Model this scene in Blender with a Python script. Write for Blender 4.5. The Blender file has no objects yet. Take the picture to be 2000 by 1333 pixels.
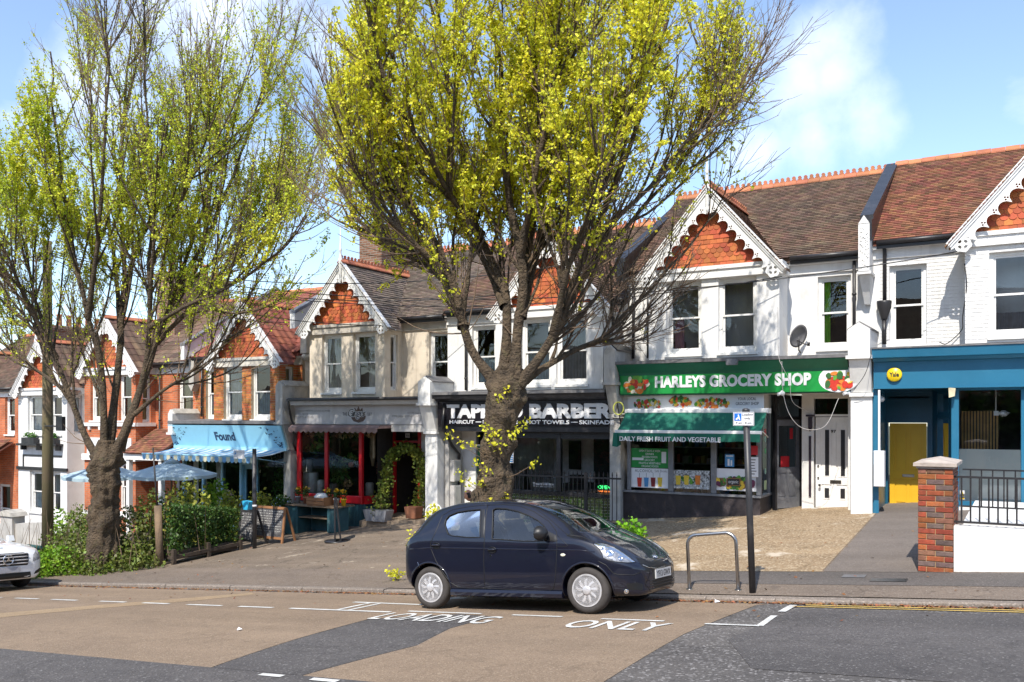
import bpy, bmesh, math, random
import numpy as np
from mathutils import Vector, Matrix, Euler
from mathutils.bvhtree import BVHTree
random.seed(7)
rng = np.random.default_rng(7)
SC = bpy.context.scene
COL = SC.collection
R = math.radians
# ------------------------------------------------------------------ camera
YAW = math.atan(1700/2900)
EYE = 2.5
cam_d = bpy.data.cameras.new('camera'); cam = bpy.data.objects.new('camera', cam_d); COL.objects.link(cam)
cam.location = (0, 0, EYE); cam.rotation_euler = (R(90), 0, YAW)
cam_d.sensor_width = 36; cam_d.lens = 30.6; cam_d.shift_y = 0.0743
cam_d.clip_start = 0.1; cam_d.clip_end = 1500
SC.camera = cam
FP = 1700.0; _S, _C = math.sin(YAW), math.cos(YAW)
def ray(px, py=815):
    r = (px-1000)/FP
    return (-_S+_C*r, _C+_S*r, (815-py)/FP)
# ------------------------------------------------------------------ light
SUN_EL, SUN_AZ = 50.0, 10.0        # azimuth measured from -Y towards +X
sd = Vector((math.sin(R(SUN_AZ))*math.cos(R(SUN_EL)), -math.cos(R(SUN_AZ))*math.cos(R(SUN_EL)), math.sin(R(SUN_EL))))
sun_d = bpy.data.lights.new('sun', 'SUN'); sun = bpy.data.objects.new('sun', sun_d); COL.objects.link(sun)
sun.rotation_euler = sd.to_track_quat('Z', 'Y').to_euler(); sun.location = (0, 0, 30)
sun_d.energy = 3.5; sun_d.angle = R(0.55); sun_d.color = (1.0, 0.94, 0.84)
W = bpy.data.worlds.new('World'); SC.world = W; W.use_nodes = True
def world():
    nt = W.node_tree; n = nt.nodes; l = nt.links; n.clear()
    out = n.new('ShaderNodeOutputWorld'); bg = n.new('ShaderNodeBackground')
    sky = n.new('ShaderNodeTexSky'); sky.sky_type = 'NISHITA'; sky.sun_disc = False
    sky.sun_elevation = R(SUN_EL); sky.sun_rotation = math.atan2(sd.x, sd.y)
    sky.altitude = 50; sky.air_density = 1.0; sky.dust_density = 0.5; sky.ozone_density = 2.2
    tc = n.new('ShaderNodeTexCoord')
    sep = n.new('ShaderNodeSeparateXYZ'); l.new(tc.outputs['Generated'], sep.inputs[0])
    ad = n.new('ShaderNodeMath'); ad.operation = 'ADD'; ad.inputs[1].default_value = 0.22; l.new(sep.outputs['Z'], ad.inputs[0])
    mxz = n.new('ShaderNodeMath'); mxz.operation = 'MAXIMUM'; mxz.inputs[1].default_value = 0.05; l.new(ad.outputs[0], mxz.inputs[0])
    dv = n.new('ShaderNodeVectorMath'); dv.operation = 'DIVIDE'; cb = n.new('ShaderNodeCombineXYZ')
    for i in range(3): l.new(mxz.outputs[0], cb.inputs[i])
    l.new(tc.outputs['Generated'], dv.inputs[0]); l.new(cb.outputs[0], dv.inputs[1])
    no = n.new('ShaderNodeTexNoise'); no.inputs['Scale'].default_value = 2.3; no.inputs['Detail'].default_value = 6; no.inputs['Roughness'].default_value = .52; no.inputs['Distortion'].default_value = .25
    mp = n.new('ShaderNodeMapping'); mp.inputs['Location'].default_value = (3.1, 1.7, 0.4); l.new(dv.outputs[0], mp.inputs[0]); l.new(mp.outputs[0], no.inputs['Vector'])
    cr = n.new('ShaderNodeValToRGB'); cr.color_ramp.elements[0].position = .56; cr.color_ramp.elements[1].position = .85
    cr.color_ramp.elements[0].color = (0, 0, 0, 1); cr.color_ramp.elements[1].color = (1, 1, 1, 1)
    l.new(no.outputs['Fac'], cr.inputs[0])
    mx = n.new('ShaderNodeMix'); mx.data_type = 'RGBA'
    mu = n.new('ShaderNodeMath'); mu.operation = 'MULTIPLY_ADD'; mu.inputs[1].default_value = .72; mu.inputs[2].default_value = .05; l.new(cr.outputs[0], mu.inputs[0])
    cur = mu.outputs[0]
    n3 = n.new('ShaderNodeTexNoise'); n3.inputs['Scale'].default_value = 6; n3.inputs['Detail'].default_value = 7; n3.inputs['Roughness'].default_value = .58; l.new(tc.outputs['Generated'], n3.inputs['Vector'])
    for (px, py, rr) in ((1565, 165, .075), (1620, 150, .04), (1590, 265, .07), (1690, 255, .06), (1490, 300, .05), (400, 50, .10), (320, 20, .08), (640, 70, .075), (700, 10, .07), (150, 150, .08)):
        d_ = Vector(ray(px, py)).normalized()
        vd = n.new('ShaderNodeVectorMath'); vd.operation = 'DISTANCE'; vd.inputs[1].default_value = d_; l.new(tc.outputs['Generated'], vd.inputs[0])
        m1 = n.new('ShaderNodeMapRange'); m1.inputs[1].default_value = rr*1.7; m1.inputs[2].default_value = 0; m1.inputs[3].default_value = -.38; m1.inputs[4].default_value = .16; l.new(vd.outputs['Value'], m1.inputs[0])
        s1 = n.new('ShaderNodeMath'); s1.operation = 'ADD'; l.new(m1.outputs[0], s1.inputs[0]); l.new(n3.outputs['Fac'], s1.inputs[1])
        m2 = n.new('ShaderNodeMapRange'); m2.interpolation_type = 'SMOOTHSTEP'; m2.inputs[1].default_value = .34; m2.inputs[2].default_value = .80; m2.inputs[4].default_value = .68; l.new(s1.outputs[0], m2.inputs[0])
        mm = n.new('ShaderNodeMath'); mm.operation = 'MAXIMUM'; l.new(cur, mm.inputs[0]); l.new(m2.outputs[0], mm.inputs[1]); cur = mm.outputs[0]
    l.new(cur, mx.inputs[0]); l.new(sky.outputs[0], mx.inputs[6]); mx.inputs[7].default_value = (5.2, 5.6, 6.4, 1)
    l.new(mx.outputs[2], bg.inputs[0]); bg.inputs[1].default_value = 0.15
    l.new(bg.outputs[0], out.inputs[0])
world()
SC.view_settings.view_transform = 'Standard'; SC.view_settings.look = 'None'
SC.view_settings.exposure = 0.82; SC.view_settings.gamma = 1; SC.view_settings.use_curve_mapping = False
# ------------------------------------------------------------------ measuring helpers
def U(px, v=19.5):                 # position along the street of picture column px on the plane y = v
    a = ray(px); return a[0]*v/a[1]
def Zp(px, py, v=19.5):
    a = ray(px, py); return EYE+a[2]*v/a[1]
def kerb_z(u): return EYE-2.13+.0838*u
def G(u, v):                       # height of the ground
    if v < 11.2: return kerb_z(u)+.27*(1-min(1.0, abs((v-5.8)/5.4))**1.5)
    if v < 13.1: return kerb_z(u)+.07+.02*(v-11.3)
    if v < 28: return kerb_z(u)+.106+.04*(v-13.1)
    return kerb_z(u)+.7
# ------------------------------------------------------------------ object helpers
WL = {}                            # world location of each object that carries children
def props(o, label=None, cat=None, group=None, kind=None):
    if label: o['label'] = label
    if cat: o['category'] = cat
    if group: o['group'] = group
    if kind: o['kind'] = kind
    return o
def thing(name, label, cat, loc=(0, 0, 0), rot=(0, 0, 0), group=None):
    o = bpy.data.objects.new(name, None); COL.objects.link(o); o.empty_display_size = .2
    o.location = loc; o.rotation_euler = rot; WL[o.name] = Vector(loc)
    return props(o, label, cat, group)
def put(name, me, parent=None, wloc=None, rot=None, local=False):
    o = bpy.data.objects.new(name, me); COL.objects.link(o)
    if parent is not None:
        o.parent = parent
        if local:
            o.location = wloc or (0, 0, 0)
        else:
            w = Vector(wloc) if wloc is not None else WL[parent.name]
            o.location = w-WL[parent.name]; WL[o.name] = w
    else:
        w = Vector(wloc or (0, 0, 0)); o.location = w; WL[o.name] = w
    if rot is not None: o.rotation_euler = rot
    return o
class MB:
    def __init__(s): s.v = []; s.f = []; s.m = []; s.sm = []
    def add(s, vs, fs, mi=0, smooth=False):
        b = len(s.v); s.v.extend([tuple(p) for p in vs]); s.f.extend([tuple(i+b for i in f) for f in fs])
        s.m.extend([mi]*len(fs)); s.sm.extend([smooth]*len(fs)); return s
    def box(s, x0, x1, y0, y1, z0, z1, mi=0):
        if x0 > x1: x0, x1 = x1, x0
        if y0 > y1: y0, y1 = y1, y0
        if z0 > z1: z0, z1 = z1, z0
        return s.add([(x0,y0,z0),(x1,y0,z0),(x1,y1,z0),(x0,y1,z0),(x0,y0,z1),(x1,y0,z1),(x1,y1,z1),(x0,y1,z1)],
            [(0,3,2,1),(4,5,6,7),(0,1,5,4),(1,2,6,5),(2,3,7,6),(3,0,4,7)], mi)
    def bbox(s, x0, x1, y0, y1, z0, z1, b=.01, mi=0):     # box with a chamfered front (low y) face
        return s.add([(x0,y0+b,z0),(x1,y0+b,z0),(x1,y0+b,z1),(x0,y0+b,z1),(x0+b,y0,z0+b),(x1-b,y0,z0+b),(x1-b,y0,z1-b),(x0+b,y0,z1-b),
             (x0,y1,z0),(x1,y1,z0),(x1,y1,z1),(x0,y1,z1)],
            [(4,5,6,7),(0,1,5,4),(1,2,6,5),(2,3,7,6),(3,0,4,7),(8,9,1,0),(9,10,2,1),(10,11,3,2),(11,8,0,3),(11,10,9,8)], mi)
    def hexa(s, p, mi=0):                                  # 8 points, bottom ring then top ring
        return s.add(p, [(0,3,2,1),(4,5,6,7),(0,1,5,4),(1,2,6,5),(2,3,7,6),(3,0,4,7)], mi)
    def prism(s, poly, a, b, axis='y', mi=0):              # polygon in the other two axes, extruded a..b
        n = len(poly)
        def mk(p, t): return {'y': (p[0], t, p[1]), 'x': (t, p[0], p[1]), 'z': (p[0], p[1], t)}[axis]
        vs = [mk(p, a) for p in poly]+[mk(p, b) for p in poly]
        fs = [tuple(range(n))[::-1], tuple(range(n, 2*n))]+[(i, (i+1) % n, n+(i+1) % n, n+i) for i in range(n)]
        return s.add(vs, fs, mi)
    def tube(s, pts, r, n=8, mi=0, caps=True, smooth=True, closed=False):
        pts = [Vector(p) for p in pts]; m = len(pts)
        if m < 2: return s
        rs = r if isinstance(r, (list, tuple)) else [r]*m
        vs = []; up = Vector((0, 0, 1)); side = None
        for i, p in enumerate(pts):
            if closed: t = pts[(i+1) % m]-pts[i-1]
            else: t = pts[min(i+1, m-1)]-pts[max(i-1, 0)]
            t = t.normalized() if t.length > 1e-9 else up
            if side is None:
                side = t.cross(up) if abs(t.z) < .95 else t.cross(Vector((1, 0, 0)))
            side = (side-t*side.dot(t)); side = side.normalized() if side.length > 1e-6 else t.orthogonal().normalized()
            b = t.cross(side)
            for k in range(n):
                a = 2*math.pi*k/n; vs.append(p+(side*math.cos(a)+b*math.sin(a))*rs[i])
        fs = []
        for i in range(m if closed else m-1):
            j = (i+1) % m
            for k in range(n):
                fs.append((i*n+k, i*n+(k+1) % n, j*n+(k+1) % n, j*n+k))
        base = len(s.v); s.add(vs, fs, mi, smooth)
        if caps and not closed:
            s.f.append(tuple(base+k for k in range(n))[::-1]); s.f.append(tuple(base+(m-1)*n+k for k in range(n)))
            s.m += [mi, mi]; s.sm += [False, False]
        return s
    def lathe(s, c, prof, n=16, mi=0, smooth=True, axis='z'):
        vs = []
        for r, h in prof:
            for k in range(n):
                a = 2*math.pi*k/n
                if axis == 'z': vs.append((c[0]+r*math.cos(a), c[1]+r*math.sin(a), c[2]+h))
                elif axis == 'y': vs.append((c[0]+r*math.cos(a), c[1]+h, c[2]+r*math.sin(a)))
                else: vs.append((c[0]+h, c[1]+r*math.cos(a), c[2]+r*math.sin(a)))
        fs = [(i*n+k, i*n+(k+1) % n, (i+1)*n+(k+1) % n, (i+1)*n+k) for i in range(len(prof)-1) for k in range(n)]
        base = len(s.v); s.add(vs, fs, mi, smooth)
        s.f.append(tuple(base+k for k in range(n))[::-1]); s.f.append(tuple(base+(len(prof)-1)*n+k for k in range(n)))
        s.m += [mi, mi]; s.sm += [False, False]
        return s
    def mesh(s, name, mats, off=(0, 0, 0)):
        me = bpy.data.meshes.new(name)
        ox, oy, oz = off
        me.from_pydata([(p[0]-ox, p[1]-oy, p[2]-oz) for p in s.v], [], s.f)
        for m in (mats if isinstance(mats, (list, tuple)) else [mats]): me.materials.append(m)
        me.polygons.foreach_set('material_index', s.m); me.polygons.foreach_set('use_smooth', s.sm)
        me.update(); return me
    def build(s, name, mats, parent=None, local=False, wloc=None, recalc=False):
        if parent is not None and local: off = (0, 0, 0)
        elif wloc is not None: off = wloc
        elif parent is not None: off = WL[parent.name]
        else: off = (0, 0, 0)
        me = s.mesh(name, mats, off)
        if recalc: fixn(me)
        if local: return put(name, me, parent, local=True)
        return put(name, me, parent, wloc=(wloc if wloc is not None else (None if parent is not None else (0, 0, 0))))
def fixn(me):
    bm = bmesh.new(); bm.from_mesh(me); bmesh.ops.recalc_face_normals(bm, faces=bm.faces); bm.to_mesh(me); bm.free()
def ev_mesh(ob):
    dg = bpy.context.evaluated_depsgraph_get(); dg.update()
    return bpy.data.meshes.new_from_object(ob.evaluated_get(dg))
def curve2d(polys, ext=0.0, bev=0.0):                       # filled 2D outlines with holes -> (verts, faces)
    cu = bpy.data.curves.new('c', 'CURVE'); cu.dimensions = '2D'; cu.fill_mode = 'BOTH'; cu.extrude = ext; cu.bevel_depth = bev
    for poly in polys:
        sp = cu.splines.new('POLY'); sp.points.add(len(poly)-1); sp.use_cyclic_u = True
        for i, p in enumerate(poly): sp.points[i].co = (p[0], p[1], 0, 1)
    ob = bpy.data.objects.new('c', cu); COL.objects.link(ob); me = ev_mesh(ob)
    vs = [tuple(v.co) for v in me.vertices]; fs = [tuple(p.vertices) for p in me.polygons]
    bpy.data.objects.remove(ob); bpy.data.curves.remove(cu); bpy.data.meshes.remove(me)
    return vs, fs
_tc = {}
def text2d(txt, bold=0.0, ext=0.0, spacing=1.0, shear=0.0, res=3):
    key = (txt, bold, ext, spacing, shear)
    if key in _tc: return _tc[key]
    cu = bpy.data.curves.new('t', 'FONT'); cu.body = txt; cu.size = 1; cu.offset = bold; cu.extrude = ext; cu.space_character = spacing
    cu.shear = shear; cu.resolution_u = res; cu.align_x = 'LEFT'
    ob = bpy.data.objects.new('t', cu); COL.objects.link(ob); me = ev_mesh(ob)
    vs = [tuple(v.co) for v in me.vertices]; fs = [tuple(p.vertices) for p in me.polygons]
    bpy.data.objects.remove(ob); bpy.data.curves.remove(cu); bpy.data.meshes.remove(me)
    _tc[key] = (vs, fs); return vs, fs
def text_on(mb, txt, u0, u1, z0, z1, y, bold=0.0, depth=.006, spacing=1.0, shear=0.0, mi=0, proj=None, fit=True):
    """lettering standing on the plane y (facing -y) filling the rectangle"""
    vs, fs = text2d(txt, bold, .5, spacing, shear)
    if not vs: return
    xs = [p[0] for p in vs]; ys = [p[1] for p in vs]
    x0, x1, y0, y1 = min(xs), max(xs), min(ys), max(ys)
    sx = (u1-u0)/(x1-x0); sz = (z1-z0)/(y1-y0)
    out = [(u0+(p[0]-x0)*sx, y-depth*(.5+p[2]), z0+(p[1]-y0)*sz) for p in vs]
    if proj: out = [proj(*p) for p in out]
    mb.add(out, fs, mi)
# ------------------------------------------------------------------ materials
_mats = {}
def mat(name, col, rough=.6, col2=None, var=.35, scale=4, bump=.15, bscale=40, metal=0, coat=0, streak=None, dirt=None, dirt_amt=.5, dscale=2.5, rand=0.0, isl=0.0, spec=.5, transl=0, bdist=.01):
    if name in _mats: return _mats[name]
    m = bpy.data.materials.new(name); m.use_nodes = True; nt = m.node_tree; n = nt.nodes; l = nt.links
    b = n['Principled BSDF']; b.inputs['Roughness'].default_value = rough; b.inputs['Metallic'].default_value = metal
    b.inputs['Coat Weight'].default_value = coat; b.inputs['Coat Roughness'].default_value = .03; b.inputs['Specular IOR Level'].default_value = spec
    g = n.new('ShaderNodeNewGeometry')
    def noise(sc, det=4, vec=None, ro=.6):
        t = n.new('ShaderNodeTexNoise'); t.inputs['Scale'].default_value = sc; t.inputs['Detail'].default_value = det; t.inputs['Roughness'].default_value = ro
        l.new(vec or g.outputs['Position'], t.inputs['Vector']); return t
    def ramp(src, a, bb):
        r = n.new('ShaderNodeMapRange'); r.inputs[1].default_value = a; r.inputs[2].default_value = bb; l.new(src, r.inputs[0]); return r.outputs[0]
    def mix(fac, a, bcol):
        x = n.new('ShaderNodeMix'); x.data_type = 'RGBA'
        if isinstance(fac, float): x.inputs[0].default_value = fac
        else: l.new(fac, x.inputs[0])
        for s_, i_ in ((a, 6), (bcol, 7)):
            if isinstance(s_, tuple): x.inputs[i_].default_value = (*s_[:3], 1)
            else: l.new(s_, x.inputs[i_])
        return x.outputs[2]
    c2 = col2 or tuple(x*(1-var) for x in col)
    t = noise(scale); cur = mix(ramp(t.outputs['Fac'], .35, .68), tuple(col), tuple(c2))
    if streak:
        mp = n.new('ShaderNodeMapping'); mp.inputs['Scale'].default_value = (6, 6, .5); l.new(g.outputs['Position'], mp.inputs[0])
        t2 = noise(1.0, 5, mp.outputs[0]); f = ramp(t2.outputs['Fac'], .52, .8)
        mm = n.new('ShaderNodeMath'); mm.operation = 'MULTIPLY'; mm.inputs[1].default_value = streak[1]; l.new(f, mm.inputs[0])
        cur = mix(mm.outputs[0], cur, tuple(streak[0]))
    if dirt:
        t3 = noise(dscale, 7, ro=.7); f = ramp(t3.outputs['Fac'], .55, .72)
        mm = n.new('ShaderNodeMath'); mm.operation = 'MULTIPLY'; mm.inputs[1].default_value = dirt_amt; l.new(f, mm.inputs[0])
        cur = mix(mm.outputs[0], cur, tuple(dirt))
    if rand or isl:
        src = g.outputs['Random Per Island']
        if rand: oi = n.new('ShaderNodeObjectInfo'); src = oi.outputs['Random']
        h = n.new('ShaderNodeHueSaturation'); l.new(cur, h.inputs['Color'])
        a = rand or isl; r = n.new('ShaderNodeMapRange'); r.inputs[3].default_value = 1-a; r.inputs[4].default_value = 1+a; l.new(src, r.inputs[0])
        l.new(r.outputs[0], h.inputs['Value'])
        w = n.new('ShaderNodeTexWhiteNoise'); w.noise_dimensions = '1D'; l.new(src, w.inputs['W'])
        r2 = n.new('ShaderNodeMapRange'); r2.inputs[3].default_value = .5-a*.05; r2.inputs[4].default_value = .5+a*.05; l.new(w.outputs['Value'], r2.inputs[0]); l.new(r2.outputs[0], h.inputs['Hue'])
        cur = h.outputs[0]
    l.new(cur, b.inputs['Base Color'])
    if bump:
        tb = noise(bscale, 3); bp = n.new('ShaderNodeBump'); bp.inputs['Strength'].default_value = bump; bp.inputs['Distance'].default_value = bdist
        l.new(tb.outputs['Fac'], bp.inputs['Height']); l.new(bp.outputs[0], b.inputs['Normal'])
    if transl:
        o = n['Material Output']; tr = n.new('ShaderNodeBsdfTranslucent'); l.new(cur, tr.inputs[0]); ms = n.new('ShaderNodeMixShader'); ms.inputs[0].default_value = transl
        l.new(b.outputs[0], ms.inputs[1]); l.new(tr.outputs[0], ms.inputs[2]); l.new(ms.outputs[0], o.inputs[0])
    _mats[name] = m; return m
def glass(name, tint=(.9, .93, .92), refl=1.0, ior=1.5, dark=0.0):
    if name in _mats: return _mats[name]
    m = bpy.data.materials.new(name); m.use_nodes = True; nt = m.node_tree; n = nt.nodes; l = nt.links; n.clear()
    o = n.new('ShaderNodeOutputMaterial'); t = n.new('ShaderNodeBsdfTransparent'); t.inputs[0].default_value = (*tint, 1)
    g = n.new('ShaderNodeBsdfGlossy'); g.inputs['Roughness'].default_value = .01; g.inputs[0].default_value = (.95, .97, 1, 1)
    f = n.new('ShaderNodeFresnel'); f.inputs[0].default_value = ior
    no = n.new('ShaderNodeTexNoise'); no.inputs['Scale'].default_value = .9; no.inputs['Detail'].default_value = 1
    bp = n.new('ShaderNodeBump'); bp.inputs['Strength'].default_value = .12; bp.inputs['Distance'].default_value = .05; l.new(no.outputs['Fac'], bp.inputs['Height']); l.new(bp.outputs[0], g.inputs['Normal'])
    mu = n.new('ShaderNodeMath'); mu.operation = 'MULTIPLY'; mu.inputs[1].default_value = refl; mu.use_clamp = True; l.new(f.outputs[0], mu.inputs[0])
    ms = n.new('ShaderNodeMixShader'); l.new(mu.outputs[0], ms.inputs[0]); l.new(t.outputs[0], ms.inputs[1]); l.new(g.outputs[0], ms.inputs[2]); l.new(ms.outputs[0], o.inputs[0])
    _mats[name] = m; return m
def emit(name, col, s=1.0):
    m = bpy.data.materials.new(name); m.use_nodes = True; b = m.node_tree.nodes['Principled BSDF']
    b.inputs['Base Color'].default_value = (*col, 1); b.inputs['Emission Color'].default_value = (*col, 1); b.inputs['Emission Strength'].default_value = s; return m
def brickmat(name, c1, c2, mortar, scale=1.0, bw=.225, bh=.075, ms=.012, bump=.5, dirt=None):
    if name in _mats: return _mats[name]
    m = bpy.data.materials.new(name); m.use_nodes = True; nt = m.node_tree; n = nt.nodes; l = nt.links
    b = n['Principled BSDF']; b.inputs['Roughness'].default_value = .85
    g = n.new('ShaderNodeNewGeometry'); sp = n.new('ShaderNodeSeparateXYZ'); l.new(g.outputs['Position'], sp.inputs[0])
    ad = n.new('ShaderNodeMath'); l.new(sp.outputs[0], ad.inputs[0]); l.new(sp.outputs[1], ad.inputs[1])
    cb = n.new('ShaderNodeCombineXYZ'); l.new(ad.outputs[0], cb.inputs[0]); l.new(sp.outputs[2], cb.inputs[1])
    br = n.new('ShaderNodeTexBrick'); br.inputs['Scale'].default_value = scale; br.inputs['Brick Width'].default_value = bw; br.inputs['Row Height'].default_value = bh
    br.inputs['Mortar Size'].default_value = ms; br.inputs['Mortar Smooth'].default_value = .1; br.inputs['Bias'].default_value = 0
    br.inputs['Color1'].default_value = (*c1, 1); br.inputs['Color2'].default_value = (*c2, 1); br.inputs['Mortar'].default_value = (*mortar, 1)
    l.new(cb.outputs[0], br.inputs['Vector'])
    no = n.new('ShaderNodeTexNoise'); no.inputs['Scale'].default_value = 1.5; no.inputs['Detail'].default_value = 6; l.new(g.outputs['Position'], no.inputs['Vector'])
    mr = n.new('ShaderNodeMapRange'); mr.inputs[1].default_value = .3; mr.inputs[2].default_value = .7; mr.inputs[3].default_value = .6; mr.inputs[4].default_value = 1.2; l.new(no.outputs['Fac'], mr.inputs[0])
    h = n.new('ShaderNodeHueSaturation'); l.new(br.outputs['Color'], h.inputs['Color']); l.new(mr.outputs[0], h.inputs['Value'])
    l.new(h.outputs[0], b.inputs['Base Color'])
    bp = n.new('ShaderNodeBump'); bp.inputs['Strength'].default_value = bump; bp.inputs['Distance'].default_value = .01; bp.invert = True; l.new(br.outputs['Fac'], bp.inputs['Height']); l.new(bp.outputs[0], b.inputs['Normal'])
    _mats[name] = m; return m
# ------------------------------------------------------------------ ground, road, pavement
def tarmac(name, col, col2, stone, sc=55, crack=0.0, patch=None, rough=.9, amt=.5):
    m = bpy.data.materials.new(name); m.use_nodes = True; nt = m.node_tree; n = nt.nodes; l = nt.links
    b = n['Principled BSDF']; b.inputs['Roughness'].default_value = rough; b.inputs['Specular IOR Level'].default_value = .3
    g = n.new('ShaderNodeNewGeometry')
    def noise(s, d=5, ro=.65):
        t = n.new('ShaderNodeTexNoise'); t.inputs['Scale'].default_value = s; t.inputs['Detail'].default_value = d; t.inputs['Roughness'].default_value = ro; l.new(g.outputs['Position'], t.inputs['Vector']); return t.outputs['Fac']
    def rmp(s, a, c, lo=0, hi=1):
        r = n.new('ShaderNodeMapRange'); r.inputs[1].default_value = a; r.inputs[2].default_value = c; r.inputs[3].default_value = lo; r.inputs[4].default_value = hi; l.new(s, r.inputs[0]); return r.outputs[0]
    def mix(f, a, c):
        x = n.new('ShaderNodeMix'); x.data_type = 'RGBA'; l.new(f, x.inputs[0])
        for s_, i_ in ((a, 6), (c, 7)):
            if isinstance(s_, tuple): x.inputs[i_].default_value = (*s_, 1)
            else: l.new(s_, x.inputs[i_])
        return x.outputs[2]
    c = mix(rmp(noise(.7), .35, .65), col, col2)
    c = mix(rmp(noise(5, 6), .5, .75, 0, .55), c, tuple(x*.6 for x in col))
    mp = n.new('ShaderNodeMapping'); mp.inputs['Scale'].default_value = (.12, 1.6, 1); l.new(g.outputs['Position'], mp.inputs[0]); ns = n.new('ShaderNodeTexNoise'); ns.inputs['Scale'].default_value = 1; ns.inputs['Detail'].default_value = 6; l.new(mp.outputs[0], ns.inputs['Vector'])
    c = mix(rmp(ns.outputs['Fac'], .45, .7, 0, .45), c, tuple(x*.62 for x in col)); c = mix(rmp(ns.outputs['Fac'], .45, .3, 0, .3), c, tuple(min(1, x*1.35) for x in col))
    vo = n.new('ShaderNodeTexVoronoi'); vo.inputs['Scale'].default_value = sc; l.new(g.outputs['Position'], vo.inputs['Vector'])
    wn = n.new('ShaderNodeSeparateColor'); l.new(vo.outputs['Color'], wn.inputs[0])
    c = mix(rmp(wn.outputs[0], 1-amt, 1.0, 0, .8), c, stone)
    c = mix(rmp(wn.outputs[1], .6, 1.0, 0, .55), c, tuple(x*.5 for x in col))
    if patch:
        c = mix(rmp(noise(patch[1], 7, .72), patch[2], patch[2]+.07, 0, patch[3]), c, patch[0])
    if crack:
        v2 = n.new('ShaderNodeTexVoronoi'); v2.feature = 'DISTANCE_TO_EDGE'; v2.inputs['Scale'].default_value = .55
        nn = n.new('ShaderNodeTexNoise'); nn.inputs['Scale'].default_value = 2.5; nn.inputs['Detail'].default_value = 6; l.new(g.outputs['Position'], nn.inputs['Vector'])
        va = n.new('ShaderNodeVectorMath'); va.operation = 'MULTIPLY_ADD'; va.inputs[1].default_value = (.9, .9, .9); l.new(nn.outputs['Color'], va.inputs[0]); l.new(g.outputs['Position'], va.inputs[2])
        l.new(va.outputs[0], v2.inputs['Vector'])
        c = mix(rmp(v2.outputs['Distance'], .0, .014, crack, 0), c, tuple(x*.3 for x in col))
    l.new(c, b.inputs['Base Color'])
    bp = n.new('ShaderNodeBump'); bp.inputs['Strength'].default_value = .7; bp.inputs['Distance'].default_value = .006
    l.new(vo.outputs['Distance'], bp.inputs['Height']); l.new(bp.outputs[0], b.inputs['Normal'])
    return m
M_road = tarmac('asphalt', (.098, .090, .086), (.135, .122, .112), (.33, .31, .30), 45, .5, amt=.22)
M_lane = tarmac('dark_asphalt', (.088, .081, .080), (.11, .10, .096), (.22, .21, .2), 60, .3, amt=.12)
M_buff = tarmac('buff_surfacing', (.272, .198, .136), (.225, .163, .114), (.36, .28, .2), 80, .25, amt=.2)
M_pale = tarmac('worn_buff', (.36, .26, .16), (.31, .215, .13), (.45, .36, .25), 80, amt=.2)
M_pave = tarmac('pavement_asphalt', (.2, .155, .12), (.155, .122, .098), (.3, .26, .22), 70, .5, ((.09, .07, .06), 1.1, .60, .5), amt=.18)
M_fore = tarmac('forecourt_asphalt', (.215, .165, .122), (.14, .11, .084), (.28, .24, .2), 60, .85, ((.46, .39, .3), 1.1, .60, .8), amt=.2)
M_grav = tarmac('worn_gravel_concrete', (.33, .235, .14), (.25, .175, .105), (.55, .45, .32), 38, .5, ((.56, .48, .38), .9, .56, .85), amt=.35)
M_path = tarmac('path_asphalt', (.19, .16, .14), (.165, .14, .124), (.27, .24, .21), 80, amt=.12)
M_kerb = tarmac('kerb_granite', (.24, .2, .165), (.18, .15, .13), (.36, .31, .27), 60, amt=.25)
M_grass = mat('earth', (.07, .06, .035), col2=(.05, .07, .025), rough=1, scale=2)
M_white = mat('white_road_paint', (.72, .71, .68), rough=.7, dirt=(.3, .26, .2), dirt_amt=.7, dscale=9, bump=.3, bscale=120)
M_yellow = mat('yellow_road_paint', (.72, .48, .10), rough=.7, dirt=(.3, .22, .12), dirt_amt=.6, dscale=9, bump=.3, bscale=120)
def sheet(name, poly, m, off=0.0, steps=None, parent=None, fn=None, kind='structure', du=1.5):
    """polygon in street coordinates laid on the ground surface"""
    bm = bmesh.new(); vs = [bm.verts.new((p[0], p[1], 0)) for p in poly]; bm.faces.new(vs)
    us = [p[0] for p in poly]; vv = [p[1] for p in poly]
    cuts = [((0, c, 0), (0, 1, 0)) for c in ([i*.3 for i in range(-10, 38)] if min(vv) < 11.2 else [13.1, 28]) if min(vv) < c < max(vv)]
    for co, no in cuts: bmesh.ops.bisect_plane(bm, geom=bm.verts[:]+bm.edges[:]+bm.faces[:], plane_co=co, plane_no=no)
    bmesh.ops.triangulate(bm, faces=bm.faces)
    f = fn or G
    for v in bm.verts: v.co.z = f(v.co.x, v.co.y-(1e-6 if v.co.y > 11 else 0))+off
    bmesh.ops.recalc_face_normals(bm, faces=bm.faces)
    if bm.faces and sum(fc.normal.z for fc in bm.faces) < 0: bmesh.ops.reverse_faces(bm, faces=bm.faces)
    me = bpy.data.meshes.new(name); bm.to_mesh(me); bm.free(); me.materials.append(m)
    o = put(name, me, parent)
    if kind: o['kind'] = kind
    return o
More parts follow.
